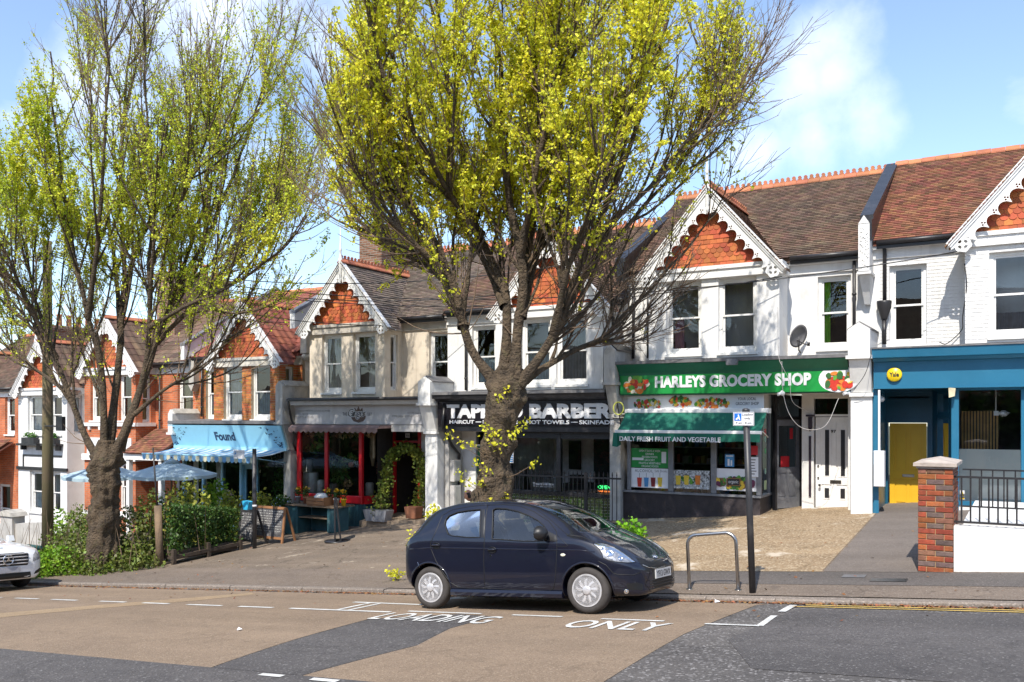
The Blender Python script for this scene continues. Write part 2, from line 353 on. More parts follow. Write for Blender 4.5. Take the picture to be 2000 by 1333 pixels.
# wide ground to the horizon
g = MB()
def far(u, v): return kerb_z(max(-75, min(60, u)))-.35
xs = [-900, -300, -75, 60, 300, 900]; ys = [-700, -60, 30, 120, 900]
g.add([(x, y, far(x, y)) for y in ys for x in xs], [(j*6+i, j*6+i+1, (j+1)*6+i+1, (j+1)*6+i) for j in range(4) for i in range(5)])
o = g.build('ground', M_grass); o['kind'] = 'structure'
sheet('road', [(-70, -1.0), (45, -1.0), (45, 11.2), (-70, 11.2)], M_road)
sheet('dark_lane', [(-70, 2.5), (-3.3, 2.5), (-3.3, 5.8), (-70, 5.8)], M_lane, .004)
sheet('buff_surfacing', [(-70, 5.8), (-6.78, 5.8), (-7.0, 7.2), (-7.13, 8.58), (-6.2, 9.25), (-5.6, 9.14), (-5.62, 8.2), (-5.35, 7.2), (-5.58, 5.8), (-2.86, 5.8), (-2.87, 6.3), (-2.96, 8.5), (-2.86, 10.9), (-2.75, 11.05), (-70, 11.05)], M_buff, .004)
sheet('dark_patch', [(-6.76, 5.81), (-5.6, 5.81), (-5.37, 7.2), (-5.64, 8.2), (-5.62, 9.12), (-6.2, 9.23), (-7.11, 8.57), (-6.98, 7.2)], M_lane, .003)
sheet('worn_strip', [(-14.2, 7.2), (-13.4, 7.1), (-12.6, 8.3), (-11.6, 9.6), (-11.3, 10.6), (-11.6, 10.8), (-12.2, 9.8), (-13.2, 8.4)], M_pale, .007)
sheet('smooth_patch', [(-2.45, 8.3), (-1.9, 7.1), (6, 6.9), (6, 10.6), (-2.3, 10.62)], M_lane, .004)
def strip(mb, pts, w, off=.009):
    """painted line along pts, laid over the ground"""
    P_ = []
    for (a, b) in zip(pts[:-1], pts[1:]):
        L = math.hypot(b[0]-a[0], b[1]-a[1]); n_ = max(1, int(L/.3)); nx, ny = -(b[1]-a[1])/L*w/2, (b[0]-a[0])/L*w/2
        for i in range(n_):
            c0 = (a[0]+(b[0]-a[0])*i/n_, a[1]+(b[1]-a[1])*i/n_); c1 = (a[0]+(b[0]-a[0])*(i+1)/n_, a[1]+(b[1]-a[1])*(i+1)/n_)
            q = [(c0[0]+nx, c0[1]+ny), (c0[0]-nx, c0[1]-ny), (c1[0]-nx, c1[1]-ny), (c1[0]+nx, c1[1]+ny)]
            mb.add([(p[0], p[1], G(*p)+off) for p in q], [(0, 1, 2, 3)])
def marking(name, segs, w, m=M_white, off=.010):
    mb = MB()
    for s_ in segs: strip(mb, s_, w, off)
    o = mb.build(name, m); o['kind'] = 'structure'; return o
us = []
for a, b in ((-2, 3), (30, 75), (101, 150), (195, 245), (279, 330), (366, 433), (467, 533)):
    marking('bay_dash', [[(U(a+.0, 9.17), 9.17), (U(b, 9.17), 9.17)]], .08)
marking('bay_end_line', [[(-9.07, 9.17), (-7.25, 9.17)]], .08)
marking('bay_end_line', [[(-8.2, 9.17), (-8.25, 9.95)], [(-8.0, 9.17), (-8.05, 9.95)]], .07)
marking('bay_end_line', [[(-8.6, 10.0), (-7.3, 9.95)]], .09)
marking('bay_end_line', [[(-7.6, 10.6), (-7.3, 10.9)], [(-7.45, 10.55), (-7.15, 10.85)]], .07)
marking('bay_dash', [[(-7.05, 9.3), (-5.9, 9.3)]], .07)
marking('bay_dash', [[(-5.45, 9.3), (-4.75, 9.3)]], .07)
marking('bay_dash', [[(-4.22, 9.25), (-3.45, 9.25)]], .07)
marking('bay_end_line', [[(-2.96, 9.17), (-2.37, 9.17), (-2.41, 9.95)]], .075)
marking('bay_end_line', [[(-2.41, 10.3), (-2.42, 10.95)]], .09)
marking('yellow_line', [[(-2.4, 10.83), (40, 10.83)]], .06, M_yellow)
marking('yellow_line', [[(-2.3, 11.0), (40, 11.0)]], .06, M_yellow)
for a, b in ((-6.03, -5.75), (-5.4, -5.1), (-4.6, -3.9), (-8.6, -7.6), (-12, -11)):
    if a != -8.6 and a != -12: marking('centre_dash', [[(a, 5.72), (b, 5.72)]], .07)
def ground_text(name, txt, u0, u1, v0, v1, bold=.012):
    vs, fs = text2d(txt, bold, 0, 1.0)
    xs = [p[0] for p in vs]; ys = [p[1] for p in vs]; x0, x1, y0, y1 = min(xs), max(xs), min(ys), max(ys)
    mb = MB(); pts = []
    for p in vs:
        u = u0+(p[0]-x0)/(x1-x0)*(u1-u0); v = v0+(p[1]-y0)/(y1-y0)*(v1-v0); pts.append((u, v, G(u, v)+.012))
    mb.add(pts, fs); o = mb.build(name, M_white); o['kind'] = 'structure'
ground_text('loading_lettering', 'LOADING', -7.15, -5.43, 8.55, 9.12)
ground_text('only_lettering', 'ONLY', -4.42, -3.28, 8.55, 9.1)
# worn ghost of the old lettering
# pavement, forecourts
sheet('pavement', [(-70, 11.35), (45, 11.35), (45, 13.1), (-70, 13.1)], M_pave)
sheet('pavement_repair', [(-6, 12.05), (1.2, 12.15), (1.0, 13.08), (-6, 13.08)], tarmac('pavement_repair', (.11, .098, .09), (.13, .11, .1), (.22, .2, .18), 70, amt=.1), .004)
sheet('forecourt', [(-70, 13.1), (45, 13.1), (45, 28), (-70, 28)], M_fore)
sheet('gravel_forecourt', [(-8.4, 13.1), (-2.5, 13.1), (-2.62, 19.4), (-2.9, 22), (-8.4, 22)], M_grav, .004)
sheet('garden_path', [(-2.47, 13.1), (-.85, 13.1), (-.85, 22), (-2.86, 22), (-2.58, 19.4)], M_path, .005)
# kerb
kerb = thing('kerb', None, None, (0, 0, 0)); kerb['kind'] = 'structure'; del_k = kerb
bed = MB(); bed.prism([(11.2, -.3), (11.35, -.3), (11.35, .045), (11.2, .03)], 0, 1, 'x')
kb = MB()
for (a, b) in ((-70, -20), (-20, 0), (0, 45)):
    kb.hexa([(a, 11.225, kerb_z(a)-.2), (b, 11.225, kerb_z(b)-.2), (b, 11.35, kerb_z(b)-.2), (a, 11.35, kerb_z(a)-.2),
             (a, 11.225, kerb_z(a)+.045), (b, 11.225, kerb_z(b)+.045), (b, 11.35, kerb_z(b)+.06), (a, 11.35, kerb_z(a)+.06)])
kb.build('kerb_bed', M_kerb, kerb)
stone = MB(); L_ = .9
stone.prism([(-.07, -.2), (.07, -.2), (.07, .0), (-.045, 0), (-.066, -.018)], .006, L_-.006, 'x')
sme = stone.mesh('kerb_stone', M_kerb)
ang = math.atan(.0838)
for i in range(-46, 14):
    u = i*.9; dz = random.uniform(-.004, .004)
    hz = .075 if u < -9 else (.06 if u < -8 else .055)
    put('kerb_stone', sme, kerb, (u, 11.27+random.uniform(-.004, .004), kerb_z(u)+hz+dz), (0, -ang, random.uniform(-.004, .004)))
# dead leaves and grit in the gutter
M_litter = mat('dead_leaves', (.25, .11, .04), col2=(.12, .06, .03), rough=.9, isl=.5, bump=0, scale=8)
def scatter_quads(name, pts, size, m, kind='stuff', parent=None, flat=.3, label=None, cat=None):
    n = len(pts); P0 = np.array(pts, float)
    a = rng.uniform(0, 2*np.pi, n); tl = rng.normal(0, flat, (n, 2)); s = rng.uniform(size[0], size[1], n)
    ux = np.stack([np.cos(a), np.sin(a), tl[:, 0]], 1)*s[:, None]; uy = np.stack([-np.sin(a), np.cos(a), tl[:, 1]], 1)*(s*rng.uniform(.5, 1, n))[:, None]
    V = np.stack([P0-ux-uy*.3, P0-uy, P0+ux, P0+uy], 1).reshape(-1, 3)
    return np_mesh(name, V, 4, m, parent, kind, label, cat)
def np_mesh(name, V, k, m, parent=None, kind=None, label=None, cat=None):
    me = bpy.data.meshes.new(name); nv = len(V); nf = nv//k
    off = np.array(WL[parent.name]) if parent is not None else np.zeros(3)
    me.vertices.add(nv); me.vertices.foreach_set('co', (V-off).astype(np.float32).ravel())
    me.loops.add(nv); me.loops.foreach_set('vertex_index', np.arange(nv, dtype=np.int32))
    me.polygons.add(nf); me.polygons.foreach_set('loop_start', np.arange(0, nv, k, dtype=np.int32))
    me.update(calc_edges=True); me.materials.append(m)
    o = put(name, me, parent); props(o, label, cat, None, kind); return o
pts = []
for i in range(3800):
    u = rng.uniform(-19, 1.5); v = 11.19-abs(rng.normal(0, .07)); 
    if rng.random() < .45 and (u < -10): continue
    pts.append((u, v, G(u, v)+.012))
for i in range(260):
    u = rng.uniform(-19, 1); v = rng.uniform(9.5, 18.5); pts.append((u, v, G(u, v)+.015))
scatter_quads('leaf_litter', pts, (.012, .032), M_litter)
# ------------------------------------------------------------------ house building kit
VB, VW, VF = 19.3, 20.1, 19.5
M_frame = mat('white_window_paint', (.78, .77, .74), rough=.45, var=.12, bump=.05)
M_glass = glass('window_glass', (.86, .88, .87), 1.6, 1.5)
M_shopglass = glass('shop_glass', (.93, .94, .93), 1.7, 1.5)
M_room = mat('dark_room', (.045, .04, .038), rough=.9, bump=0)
M_room2 = mat('grey_room', (.16, .15, .145), rough=.9, bump=0)
M_curt = mat('white_curtain', (.86, .85, .82), rough=.9, bump=0)
M_curtY = mat('cream_curtain', (.72, .58, .3), rough=.9, bump=0)
M_curtG = mat('lime_curtain', (.25, .62, .04), rough=.9, bump=0)
M_curtB = mat('pale_blue_blind', (.66, .76, .8), rough=.9, bump=0)
M_white_r = mat('white_render', (.76, .75, .73), rough=.8, var=.12, scale=1.5, streak=((.34, .31, .28), .35), dirt=(.42, .39, .35), dirt_amt=.35, bump=.3, bscale=25)
M_cream_r = mat('cream_render', (.70, .61, .49), rough=.85, var=.15, scale=1.5, streak=((.3, .24, .18), .45), dirt=(.36, .28, .2), dirt_amt=.4, bump=.3, bscale=25)
M_grey_r = mat('grey_stained_render', (.5, .48, .45), rough=.9, var=.25, scale=3, streak=((.15, .13, .11), .6), dirt=(.16, .14, .12), dirt_amt=.6, bump=.5, bscale=40)
M_white_p = mat('white_joinery', (.8, .79, .77), rough=.5, var=.08, bump=.05, dirt=(.45, .42, .38), dirt_amt=.3, dscale=6)
M_black_p = mat('black_paint', (.022, .022, .026), rough=.35, var=.4, bump=.15, bscale=25, dirt=(.1, .09, .09), dirt_amt=.4)
M_pipe = mat('black_iron', (.03, .028, .03), rough=.4, bump=.1)
M_lead = mat('grey_lead', (.17, .165, .17), rough=.6, dirt=(.32, .3, .28), dirt_amt=.5, bump=.3)
M_tileD = mat('brown_clay_roof_tile', (.155, .088, .058), col2=(.10, .07, .05), rough=.9, scale=1.2, isl=.38, dirt=(.2, .17, .11), dirt_amt=.5, dscale=1.6, bump=.3)
M_tileO = mat('orange_brown_roof_tile', (.23, .092, .048), col2=(.165, .075, .045), rough=.9, scale=.8, isl=.42, dirt=(.13, .1, .07), dirt_amt=.5, dscale=1.2, bump=.3)
M_tileC = mat('red_brown_concrete_tile', (.25, .075, .045), col2=(.19, .065, .045), rough=.85, scale=.9, isl=.15, bump=.3)
M_tileG = mat('grey_slate_tile', (.165, .122, .095), col2=(.105, .085, .07), rough=.85, scale=1, isl=.35, dirt=(.22, .19, .13), dirt_amt=.5, bump=.3)
M_gtile = mat('terracotta_hanging_tile', (.47, .125, .04), col2=(.36, .09, .032), rough=.8, scale=1.5, rand=.28, dirt=(.25, .1, .05), dirt_amt=.4, dscale=4, bump=.3)
M_ridge = mat('orange_ridge_tile', (.48, .175, .08), col2=(.36, .13, .065), rough=.85, rand=.2, bump=.3)
M_brickO = mat('orange_brick', (.48, .17, .045), col2=(.36, .12, .04), rough=.9, isl=.35, scale=3, bump=.4)
M_mortar = mat('pale_mortar', (.46, .38, .28), rough=.95, var=.2)
M_brickR = brickmat('red_brickwork', (.60, .165, .055), (.46, .12, .045), (.42, .25, .17), ms=.008)
M_brickN = brickmat('brown_brickwork', (.3, .14, .08), (.2, .09, .05), (.3, .25, .2))
M_stone = mat('pale_stone', (.5, .47, .42), rough=.9, dirt=(.22, .2, .18), dirt_amt=.5, bump=.4)
def fmap(v): return lambda s, z, d: (s, v+d, z)
def rmap(u, v0): return lambda s, z, d: (u-d, v0+s, z)
def lmap(u, v0): return lambda s, z, d: (u+d, v0+s, z)
def mb_box(mb, mf, s0, s1, z0, z1, d0, d1, mi=0):
    p = [mf(s0, z0, d0), mf(s1, z0, d0), mf(s1, z0, d1), mf(s0, z0, d1), mf(s0, z1, d0), mf(s1, z1, d0), mf(s1, z1, d1), mf(s0, z1, d1)]
    mb.hexa(p, mi)
def wall(mb, mf, s0, s1, z0, z1, holes=(), th=.25, mi=0):
    S = sorted({s0, s1, *[h[0] for h in holes], *[h[1] for h in holes]}); Z = sorted({z0, z1, *[h[2] for h in holes], *[h[3] for h in holes]})
    S = [s for s in S if s0 <= s <= s1]; Z = [z for z in Z if z0 <= z <= z1]
    def solid(i, j):
        if i < 0 or j < 0 or i >= len(S)-1 or j >= len(Z)-1: return False
        cs, cz = (S[i]+S[i+1])/2, (Z[j]+Z[j+1])/2
        return not any(h[0] < cs < h[1] and h[2] < cz < h[3] for h in holes)
    for i in range(len(S)-1):
        for j in range(len(Z)-1):
            if not solid(i, j): continue
            a, b, c, d = S[i], S[i+1], Z[j], Z[j+1]
            fs = [[mf(a, c, 0), mf(b, c, 0), mf(b, d, 0), mf(a, d, 0)], [mf(a, c, th), mf(a, d, th), mf(b, d, th), mf(b, c, th)]]
            if not solid(i-1, j): fs.append([mf(a, c, 0), mf(a, d, 0), mf(a, d, th), mf(a, c, th)])
            if not solid(i+1, j): fs.append([mf(b, c, 0), mf(b, c, th), mf(b, d, th), mf(b, d, 0)])
            if not solid(i, j-1): fs.append([mf(a, c, 0), mf(a, c, th), mf(b, c, th), mf(b, c, 0)])
            if not solid(i, j+1): fs.append([mf(a, d, 0), mf(b, d, 0), mf(b, d, th), mf(a, d, th)])
            for q in fs: mb.add(q, [(0, 1, 2, 3)], mi)
def curtain_sheet(mf, s0, s1, z0, z1, d, folds=7, amp=.025):
    mb = MB(); n_ = folds*6
    vs = []
    for i in range(n_+1):
        s = s0+(s1-s0)*i/n_; o_ = math.sin(i/n_*folds*2*math.pi)*amp+random.uniform(-.004, .004)
        vs += [mf(s, z0, d+o_), mf(s+random.uniform(-.004, .004), z1, d+o_*.7)]
    mb.add(vs, [(2*i, 2*i+2, 2*i+3, 2*i+1) for i in range(n_)], 0, True); return mb
def sash(parent, mf, s0, s1, z0, z1, inset=.12, fr=.07, m=None, meet=.5, curtains=(), sill=True, gl=None, open_by=0.0, wf=None, label=None, wname='window'):
    """a vertical sliding sash window: frame, two sashes, panes, sill, curtains"""
    m = m or M_frame; gl = gl or M_glass
    f = MB(); zm = z0+(z1-z0)*meet
    mb_box(f, mf, s0, s0+fr, z0, z1, inset, inset+.1); mb_box(f, mf, s1-fr, s1, z0, z1, inset, inset+.1)
    mb_box(f, mf, s0+fr, s1-fr, z1-fr, z1, inset, inset+.1); mb_box(f, mf, s0+fr, s1-fr, z0, z0+fr, inset-.01, inset+.1)
    t = .042
    for (a, b, dd) in ((z0+fr, zm+.02, .055), (zm-.02, z1-fr, .02)):
        b0 = (.075 if a < zm-.03 else .04)
        mb_box(f, mf, s0+fr, s0+fr+t, a, b, inset+dd, inset+dd+.035); mb_box(f, mf, s1-fr-t, s1-fr, a, b, inset+dd, inset+dd+.035)
        mb_box(f, mf, s0+fr+t, s1-fr-t, b-.04, b, inset+dd, inset+dd+.035); mb_box(f, mf, s0+fr+t, s1-fr-t, a, a+b0, inset+dd, inset+dd+.035)
    w = f.build(wname, m, parent, recalc=True)
    if label: w['label'] = label
    for (a, b, dd) in ((z0+fr, zm-.02, .07), (zm+.0, z1-fr, .035)):
        p = MB(); q = [mf(s0+fr+t*.5, a, inset+dd), mf(s1-fr-t*.5, a, inset+dd), mf(s1-fr-t*.5, b, inset+dd), mf(s0+fr+t*.5, b, inset+dd)]
        p.add(q, [(0, 1, 2, 3)]); p.build('pane', gl, w)
    if sill:
        p = MB(); mb_box(p, mf, s0-.03, s1+.03, z0-.06, z0-.002, -.05, inset+.03); p.build('sill', m, w, recalc=True)
    for (a, b, za, zb, mc) in curtains:
        W_ = s1-s0; H_ = z1-z0
        curtain_sheet(mf, s0+.05+(W_-.1)*a, s0+.05+(W_-.1)*b, z0+.05+(H_-.1)*za, z0+.05+(H_-.1)*zb, inset+.125, max(2, int((b-a)*9))).build('curtain', mc, w)
    return w
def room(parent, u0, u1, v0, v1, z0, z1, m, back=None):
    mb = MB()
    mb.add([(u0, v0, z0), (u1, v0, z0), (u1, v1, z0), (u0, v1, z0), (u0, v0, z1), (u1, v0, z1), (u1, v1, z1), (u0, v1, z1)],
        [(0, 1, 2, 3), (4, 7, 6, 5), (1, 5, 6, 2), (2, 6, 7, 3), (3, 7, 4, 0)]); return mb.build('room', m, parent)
def roof_tiles(mb, o, sd_, td, nd, ws, lt, gauge, tw, th, keep, jit=.004, roll=0.0):
    o, sd_, td, nd = map(Vector, (o, sd_, td, nd)); r_ = 0; t = 0.0
    while t < lt:
        s = -(tw/2 if r_ % 2 else 0) if not roll else 0.0
        while s < ws:
            a, b = max(0, s)+.003, min(ws, s+tw)-.003
            if b-a > .02 and keep(o+sd_*((a+b)/2)+td*(t+gauge/2)):
                j = random.uniform(-jit, jit); k_ = random.uniform(-jit, jit); le = min(gauge*1.12, lt-t+.02)
                p0 = o+td*t; h1 = th+random.uniform(0, jit*1.5)
                A_ = p0+sd_*a+td*j; B_ = p0+sd_*b+td*k_
                if roll:
                    m_ = (a+b)/2; q = a+(b-a)*.62
                    prof = [(a, 0), (a+(b-a)*.28, 0), (a+(b-a)*.5, roll), (a+(b-a)*.72, roll), (b, 0)]
                    vs = []
                    for (x, h) in prof:
                        c_ = p0+sd_*x; vs += [c_+nd*(.0), c_+nd*(th+h), c_+td*le+nd*(.006+h)]
                    fs = []
                    for i in range(4): fs += [(3*i, 3*i+3, 3*i+4, 3*i+1), (3*i+1, 3*i+4, 3*i+5, 3*i+2)]
                    mb.add(vs, fs)
                else:
                    mb.add([A_, B_, B_+nd*h1, A_+nd*h1, A_+td*le+nd*.002, B_+td*le+nd*.002],
                        [(0, 1, 2, 3), (3, 2, 5, 4), (0, 3, 4), (1, 5, 2)])
            s += tw
        t += gauge; r_ += 1
# shared tile meshes
def mk_tiles():
    a = MB(); w, h, t = .075, .155, .018
    a.prism([(-w+.002, -h), (w-.002, -h), (w-.002, 0), (-w+.002, 0)], -t, 0, 'y')
    b = MB(); pts = [(-w+.002, 0), (-w+.002, -h*.55)]+[(-w*math.cos(x)*.98, -h*.55-.5*h*math.sin(x)**.8) for x in [math.pi*i/8 for i in range(1, 8)]]+[(w-.002, -h*.55), (w-.002, 0)]
    b.prism(pts[::-1], -t, 0, 'y')
    ma, mb_ = a.mesh('hanging_tile', M_gtile), b.mesh('hanging_tile_scalloped', M_gtile); fixn(ma); fixn(mb_); return ma, mb_
ME_TS, ME_TC = mk_tiles()
def mk_ridge(crest=True):
    m = MB(); m.prism([(-.11, -.09), (0, .02), (.11, -.09), (.11, -.06), (0, .05), (-.11, -.06)], .003, .297, 'x')
    if crest:
        for c in (.075, .225):
            m.prism([(c-.06, .04), (c+.06, .04), (c+.06, .075), (c+.03, .075), (c+.055, .11), (c+.03, .15), (c, .16), (c-.03, .15), (c-.055, .11), (c-.03, .075), (c-.06, .075)], -.012, .012, 'y')
    me = m.mesh('ridge_tile', M_ridge); fixn(me); return me
ME_RC, ME_RP = mk_ridge(True), mk_ridge(False)
HW, SL = 1.72, 1.15
ALP = math.atan(SL)
def bargeboard_mesh():
    L = HW*math.sqrt(1+SL*SL); m = MB()
    for sg in (1, -1):
        polys = []
        d = (math.cos(ALP)*sg, -math.sin(ALP)); n_ = (-math.sin(ALP)*sg, -math.cos(ALP))
        def mp(s, t): return (s*d[0]+t*n_[0], s*d[1]+t*n_[1])
        out = [(.0, .0), (L-.02, .0), (L+.03, .12)]
        cx, ct, r = L-.17, .21, .155
        for i in range(0, 15):
            a = -.5+i/14*(math.pi*1.25+.3); out.append((cx+r*math.cos(a)*(1+.08*math.cos(6*a)), ct+r*math.sin(a)*(1+.08*math.cos(6*a))))
        nb = 6; s_hi, s_lo = L-.38, .48
        for b_ in range(nb):
            sa = s_hi-(s_hi-s_lo)*b_/nb; sb = s_hi-(s_hi-s_lo)*(b_+1)/nb
            for i in range(0, 8):
                x = i/8; out.append((sa+(sb-sa)*x, max(.02, .37-.15*math.sin(math.pi*x)**.55)))
        out.append((s_lo, .37)); out.append((.30*SL, .30))
        P_ = [mp(*q) for q in out]
        if sg > 0: P_[0] = (0, 0)
        P_[-1] = (0, P_[-1][1]+.0)
        polys.append(P_)
        for b_ in range(nb+1):
            s = s_hi-(s_hi-s_lo)*b_/nb
            if b_ == 0: continue
            for (ds, dt) in ((0, -.026), (-.026, .014), (.026, .014)):
                c = mp(s+ds, .235+dt); polys.append([(c[0]+.02*math.cos(a), c[1]+.02*math.sin(a)) for a in [2*math.pi*k/7 for k in range(7)]])
        c = mp(cx, ct)
        for k in range(4):
            a0 = math.pi/4+k*math.pi/2
            polys.append([(c[0]+rr*math.cos(a0+da), c[1]+rr*math.sin(a0+da)) for rr, da in ((.05, -.4), (.095, -.5), (.1, 0), (.095, .5), (.05, .4))])
        vs, fs = curve2d(polys, ext=.014); m.add([(x, -z, y) for x, y, z in vs], fs)
    me = m.mesh('bargeboard', M_white_p); fixn(me); return me
ME_BARGE = bargeboard_mesh()
def brick_field(mb, mf, s0, s1, z0, z1, bw=.22, bh=.075, gap=.011, holes=(), d0=-.006, d1=.004, flem=False):
    z = z0; r_ = 0
    while z < z1-.02:
        zt = min(z+bh-gap, z1); s = s0-(bw*.5 if r_ % 2 else 0); k_ = 0
        while s < s1:
            w_ = bw*(.5 if (flem and (k_+r_) % 2) else 1)
            a, b = max(s0, s), min(s1, s+w_-gap)
            segs = [(a, b)]
            for h in holes:
                if h[2]-.01 < (z+zt)/2 < h[3]+.01:
                    ns = []
                    for (x, y) in segs:
                        if y <= h[0] or x >= h[1]: ns.append((x, y))
                        else:
                            if x < h[0]-.02: ns.append((x, h[0]))
                            if y > h[1]+.02: ns.append((h[1], y))
                    segs = ns
            for (x, y) in segs:
                if y-x > .02: mb_box(mb, mf, x, y, z, zt, d0-random.uniform(0, .003), d1)
            s += w_; k_ += 1
        z += bh; r_ += 1
def gable(h, c, A, name='gable', body=M_white_r, tile=None, v=VB, finial=True, flen=.75):
    """tile-hung gable with fretwork bargeboards, capping, roof behind"""
    g = MB(); zb = A-1.75
    g.prism([(c-(A-.12-zb)/SL, zb), (c+(A-.12-zb)/SL, zb), (c, A-.12)], v+.02, v+.25, 'y')
    gb = g.build(name, body, h, recalc=True)
    row = 0; z = zb+.135
    pat = [0, 0, 1, 1, 1, 0, 0, 0, 1, 1, 1, 0, 1, 1, 1, 1]
    while z < A-.15:
        hw = (A-.1-z)/SL; off = (.0725 if row % 2 else 0)
        me = ME_TC if pat[row % 16] else ME_TS
        n_ = int(hw/.15)+1
        for i in range(-n_, n_+1):
            x = i*.15+off
            if abs(x)+.02 < hw: put('hanging_tile', me, gb, (c+x, v+.018-random.uniform(0, .005), z), (R(-6)+random.uniform(-.03, .02), random.uniform(-.015, .015), 0))
        z += .105; row += 1
    bb = put('bargeboard', ME_BARGE, h, (c, v-.2, A))
    cp = MB(); L = HW*math.sqrt(1+SL*SL)+.04
    for sg in (1, -1):
        d = Vector((math.cos(ALP)*sg, 0, -math.sin(ALP))); n_ = Vector((-math.sin(ALP)*sg, 0, -math.cos(ALP)))
        a = Vector((c, v-.25, A+.05))
        def rect(t0, t1, y0, y1, l0=0.0):
            p = [a+d*(t0*SL if l0 == 0 else 0)+n_*t0, a+d*L+n_*t0, a+d*L+n_*t1, a+d*(t1*SL)+n_*t1]
            q = [Vector((x.x, v+y0, x.z)) for x in p]+[Vector((x.x, v+y1, x.z)) for x in p]
            cp.hexa([q[0], q[1], q[2], q[3], q[4], q[5], q[6], q[7]])
        rect(.0, .075, -.27, -.12); rect(.079, .115, -.245, -.135)
    cp.build('bargeboard_capping', M_white_p, h, recalc=True)
    so = MB()                                            # soffit and purlin ends behind the board
    for sg in (1, -1):
        d = Vector((math.cos(ALP)*sg, 0, -math.sin(ALP)))
        p0 = Vector((c, 0, A-.02)); p1 = p0+d*L
        so.add([(p0.x, v-.18, p0.z), (p1.x, v-.18, p1.z), (p1.x, v+.1, p1.z), (p0.x, v+.1, p0.z)], [(0, 1, 2, 3)])
    so.build('soffit', M_white_p, h)
    if finial:
        f = MB(); y = v-.24
        f.lathe((c, y, A), [(.0, -.62), (.015, -.56), (.035, -.5), (.03, -.42), (.045, -.38), (.045, -.05), (.06, 0), (.06, .08), (.04, .12), (.03, .3), (.05, .34), (.03, .38), (.022, .55), (.01, flen), (0, flen+.03)], 8)
        f.build('finial', M_white_p, h)
def cross_roof(h, c, A, tm, v=VB, roll=0.0, gauge=.1, tw=.165, crest=True, vmain=19.9, sl=.684):
    """roof of the gable running back into the main roof"""
    zf = A-HW*SL-.02
    ve = lambda z: vmain+(z-(A-1.6))/sl
    slab = MB()
    for sg in (1, -1):
        slab.add([(c, v-.27, A), (c+sg*HW, v-.27, zf), (c+sg*HW, max(v, ve(zf))+.3, zf), (c, ve(A)+.15, A)], [(0, 1, 2, 3)])
    rf = slab.build('gable_roof', tm, h, recalc=False)
    t = MB()
    for sg in (1, -1):
        td = Vector((-sg*math.cos(ALP), 0, math.sin(ALP))); nd = Vector((sg*math.sin(ALP), 0, math.cos(ALP)))
        roof_tiles(t, (c+sg*(HW+.03), v-.29, zf-.03), (0, 1, 0), td, nd, ve(A)-v+.5, HW*math.sqrt(1+SL*SL), gauge, tw, .02, lambda p: p.y < ve(p.z)+.08, roll=roll)
    o_ = t.build('roof_tile', tm, rf, recalc=False); o_['kind'] = 'stuff'
    y = v-.27; me = ME_RC if crest else ME_RP
    while y < ve(A): put('ridge_tile', me, rf, (c, y, A+.05), (0, 0, R(90))); y += .3
    return rf
def main_roof(h, u0, u1, A, tm, c=None, roll=0.0, gauge=.1, tw=.165, crest=True, ridge_dz=1.0, v0=19.88, vr=23.7, z0=None):
    z0 = A-1.6 if z0 is None else z0; zr = A+ridge_dz; sl = (zr-z0)/(vr-v0); a = math.atan(sl)
    s = MB()
    s.add([(u0, v0, z0), (u1, v0, z0), (u1, vr, zr), (u0, vr, zr), (u0, 2*vr-v0, z0), (u1, 2*vr-v0, z0)], [(0, 1, 2, 3), (3, 2, 5, 4)])
    s.box(u0, u1, v0+.02, 2*vr-v0, z0-.12, z0-.02)
    rf = s.build('roof', tm, h)
    t = MB()
    keep = (lambda p: abs(p.x-c) > (A-p.z)/SL+.02) if c is not None else (lambda p: True)
    roof_tiles(t, (u0, v0-.04, z0-.02), (1, 0, 0), (0, math.cos(a), math.sin(a)), (0, -math.sin(a), math.cos(a)), u1-u0, (vr-v0+.04)/math.cos(a), gauge, tw, .02, keep, roll=roll)
    o_ = t.build('roof_tile', tm, rf); o_['kind'] = 'stuff'
    x = u0; me = ME_RC if crest else ME_RP
    while x < u1-.15: put('ridge_tile', me, rf, (x, vr, zr+.05+random.uniform(-.006, .006)), (0, random.uniform(-.01, .01), 0)); x += .3
    return rf
def gutter(h, u0, u1, z, v=19.86, m=M_pipe):
    g = MB(); g.tube([(u0, v, z), (u1, v, z)], .055, 8); g.box(u0, u1, v+.03, v+.1, z-.12, z+.04); return g.build('gutter', m, h)
def downpipe(h, u, v, z0, z1, m=M_pipe, r=.036, shoe=True):
    g = MB(); g.tube([(u, v, z0), (u, v, z1)], r, 8)
    z = z0+.3
    while z < z1: g.tube([(u, v, z), (u, v, z+.05)], r+.012, 8); z += .9
    return g.build('downpipe', m, h)
def shell(h, u0, u1, z0, z1, m, v=VW):
    s = MB(); s.box(u0, u0+.1, v+.3, 27.4, z0, z1); s.box(u1-.1, u1, v+.3, 27.4, z0, z1); s.box(u0, u1, 27.4, 27.5, z0, z1)
    return s.build('party_wall', m, h)
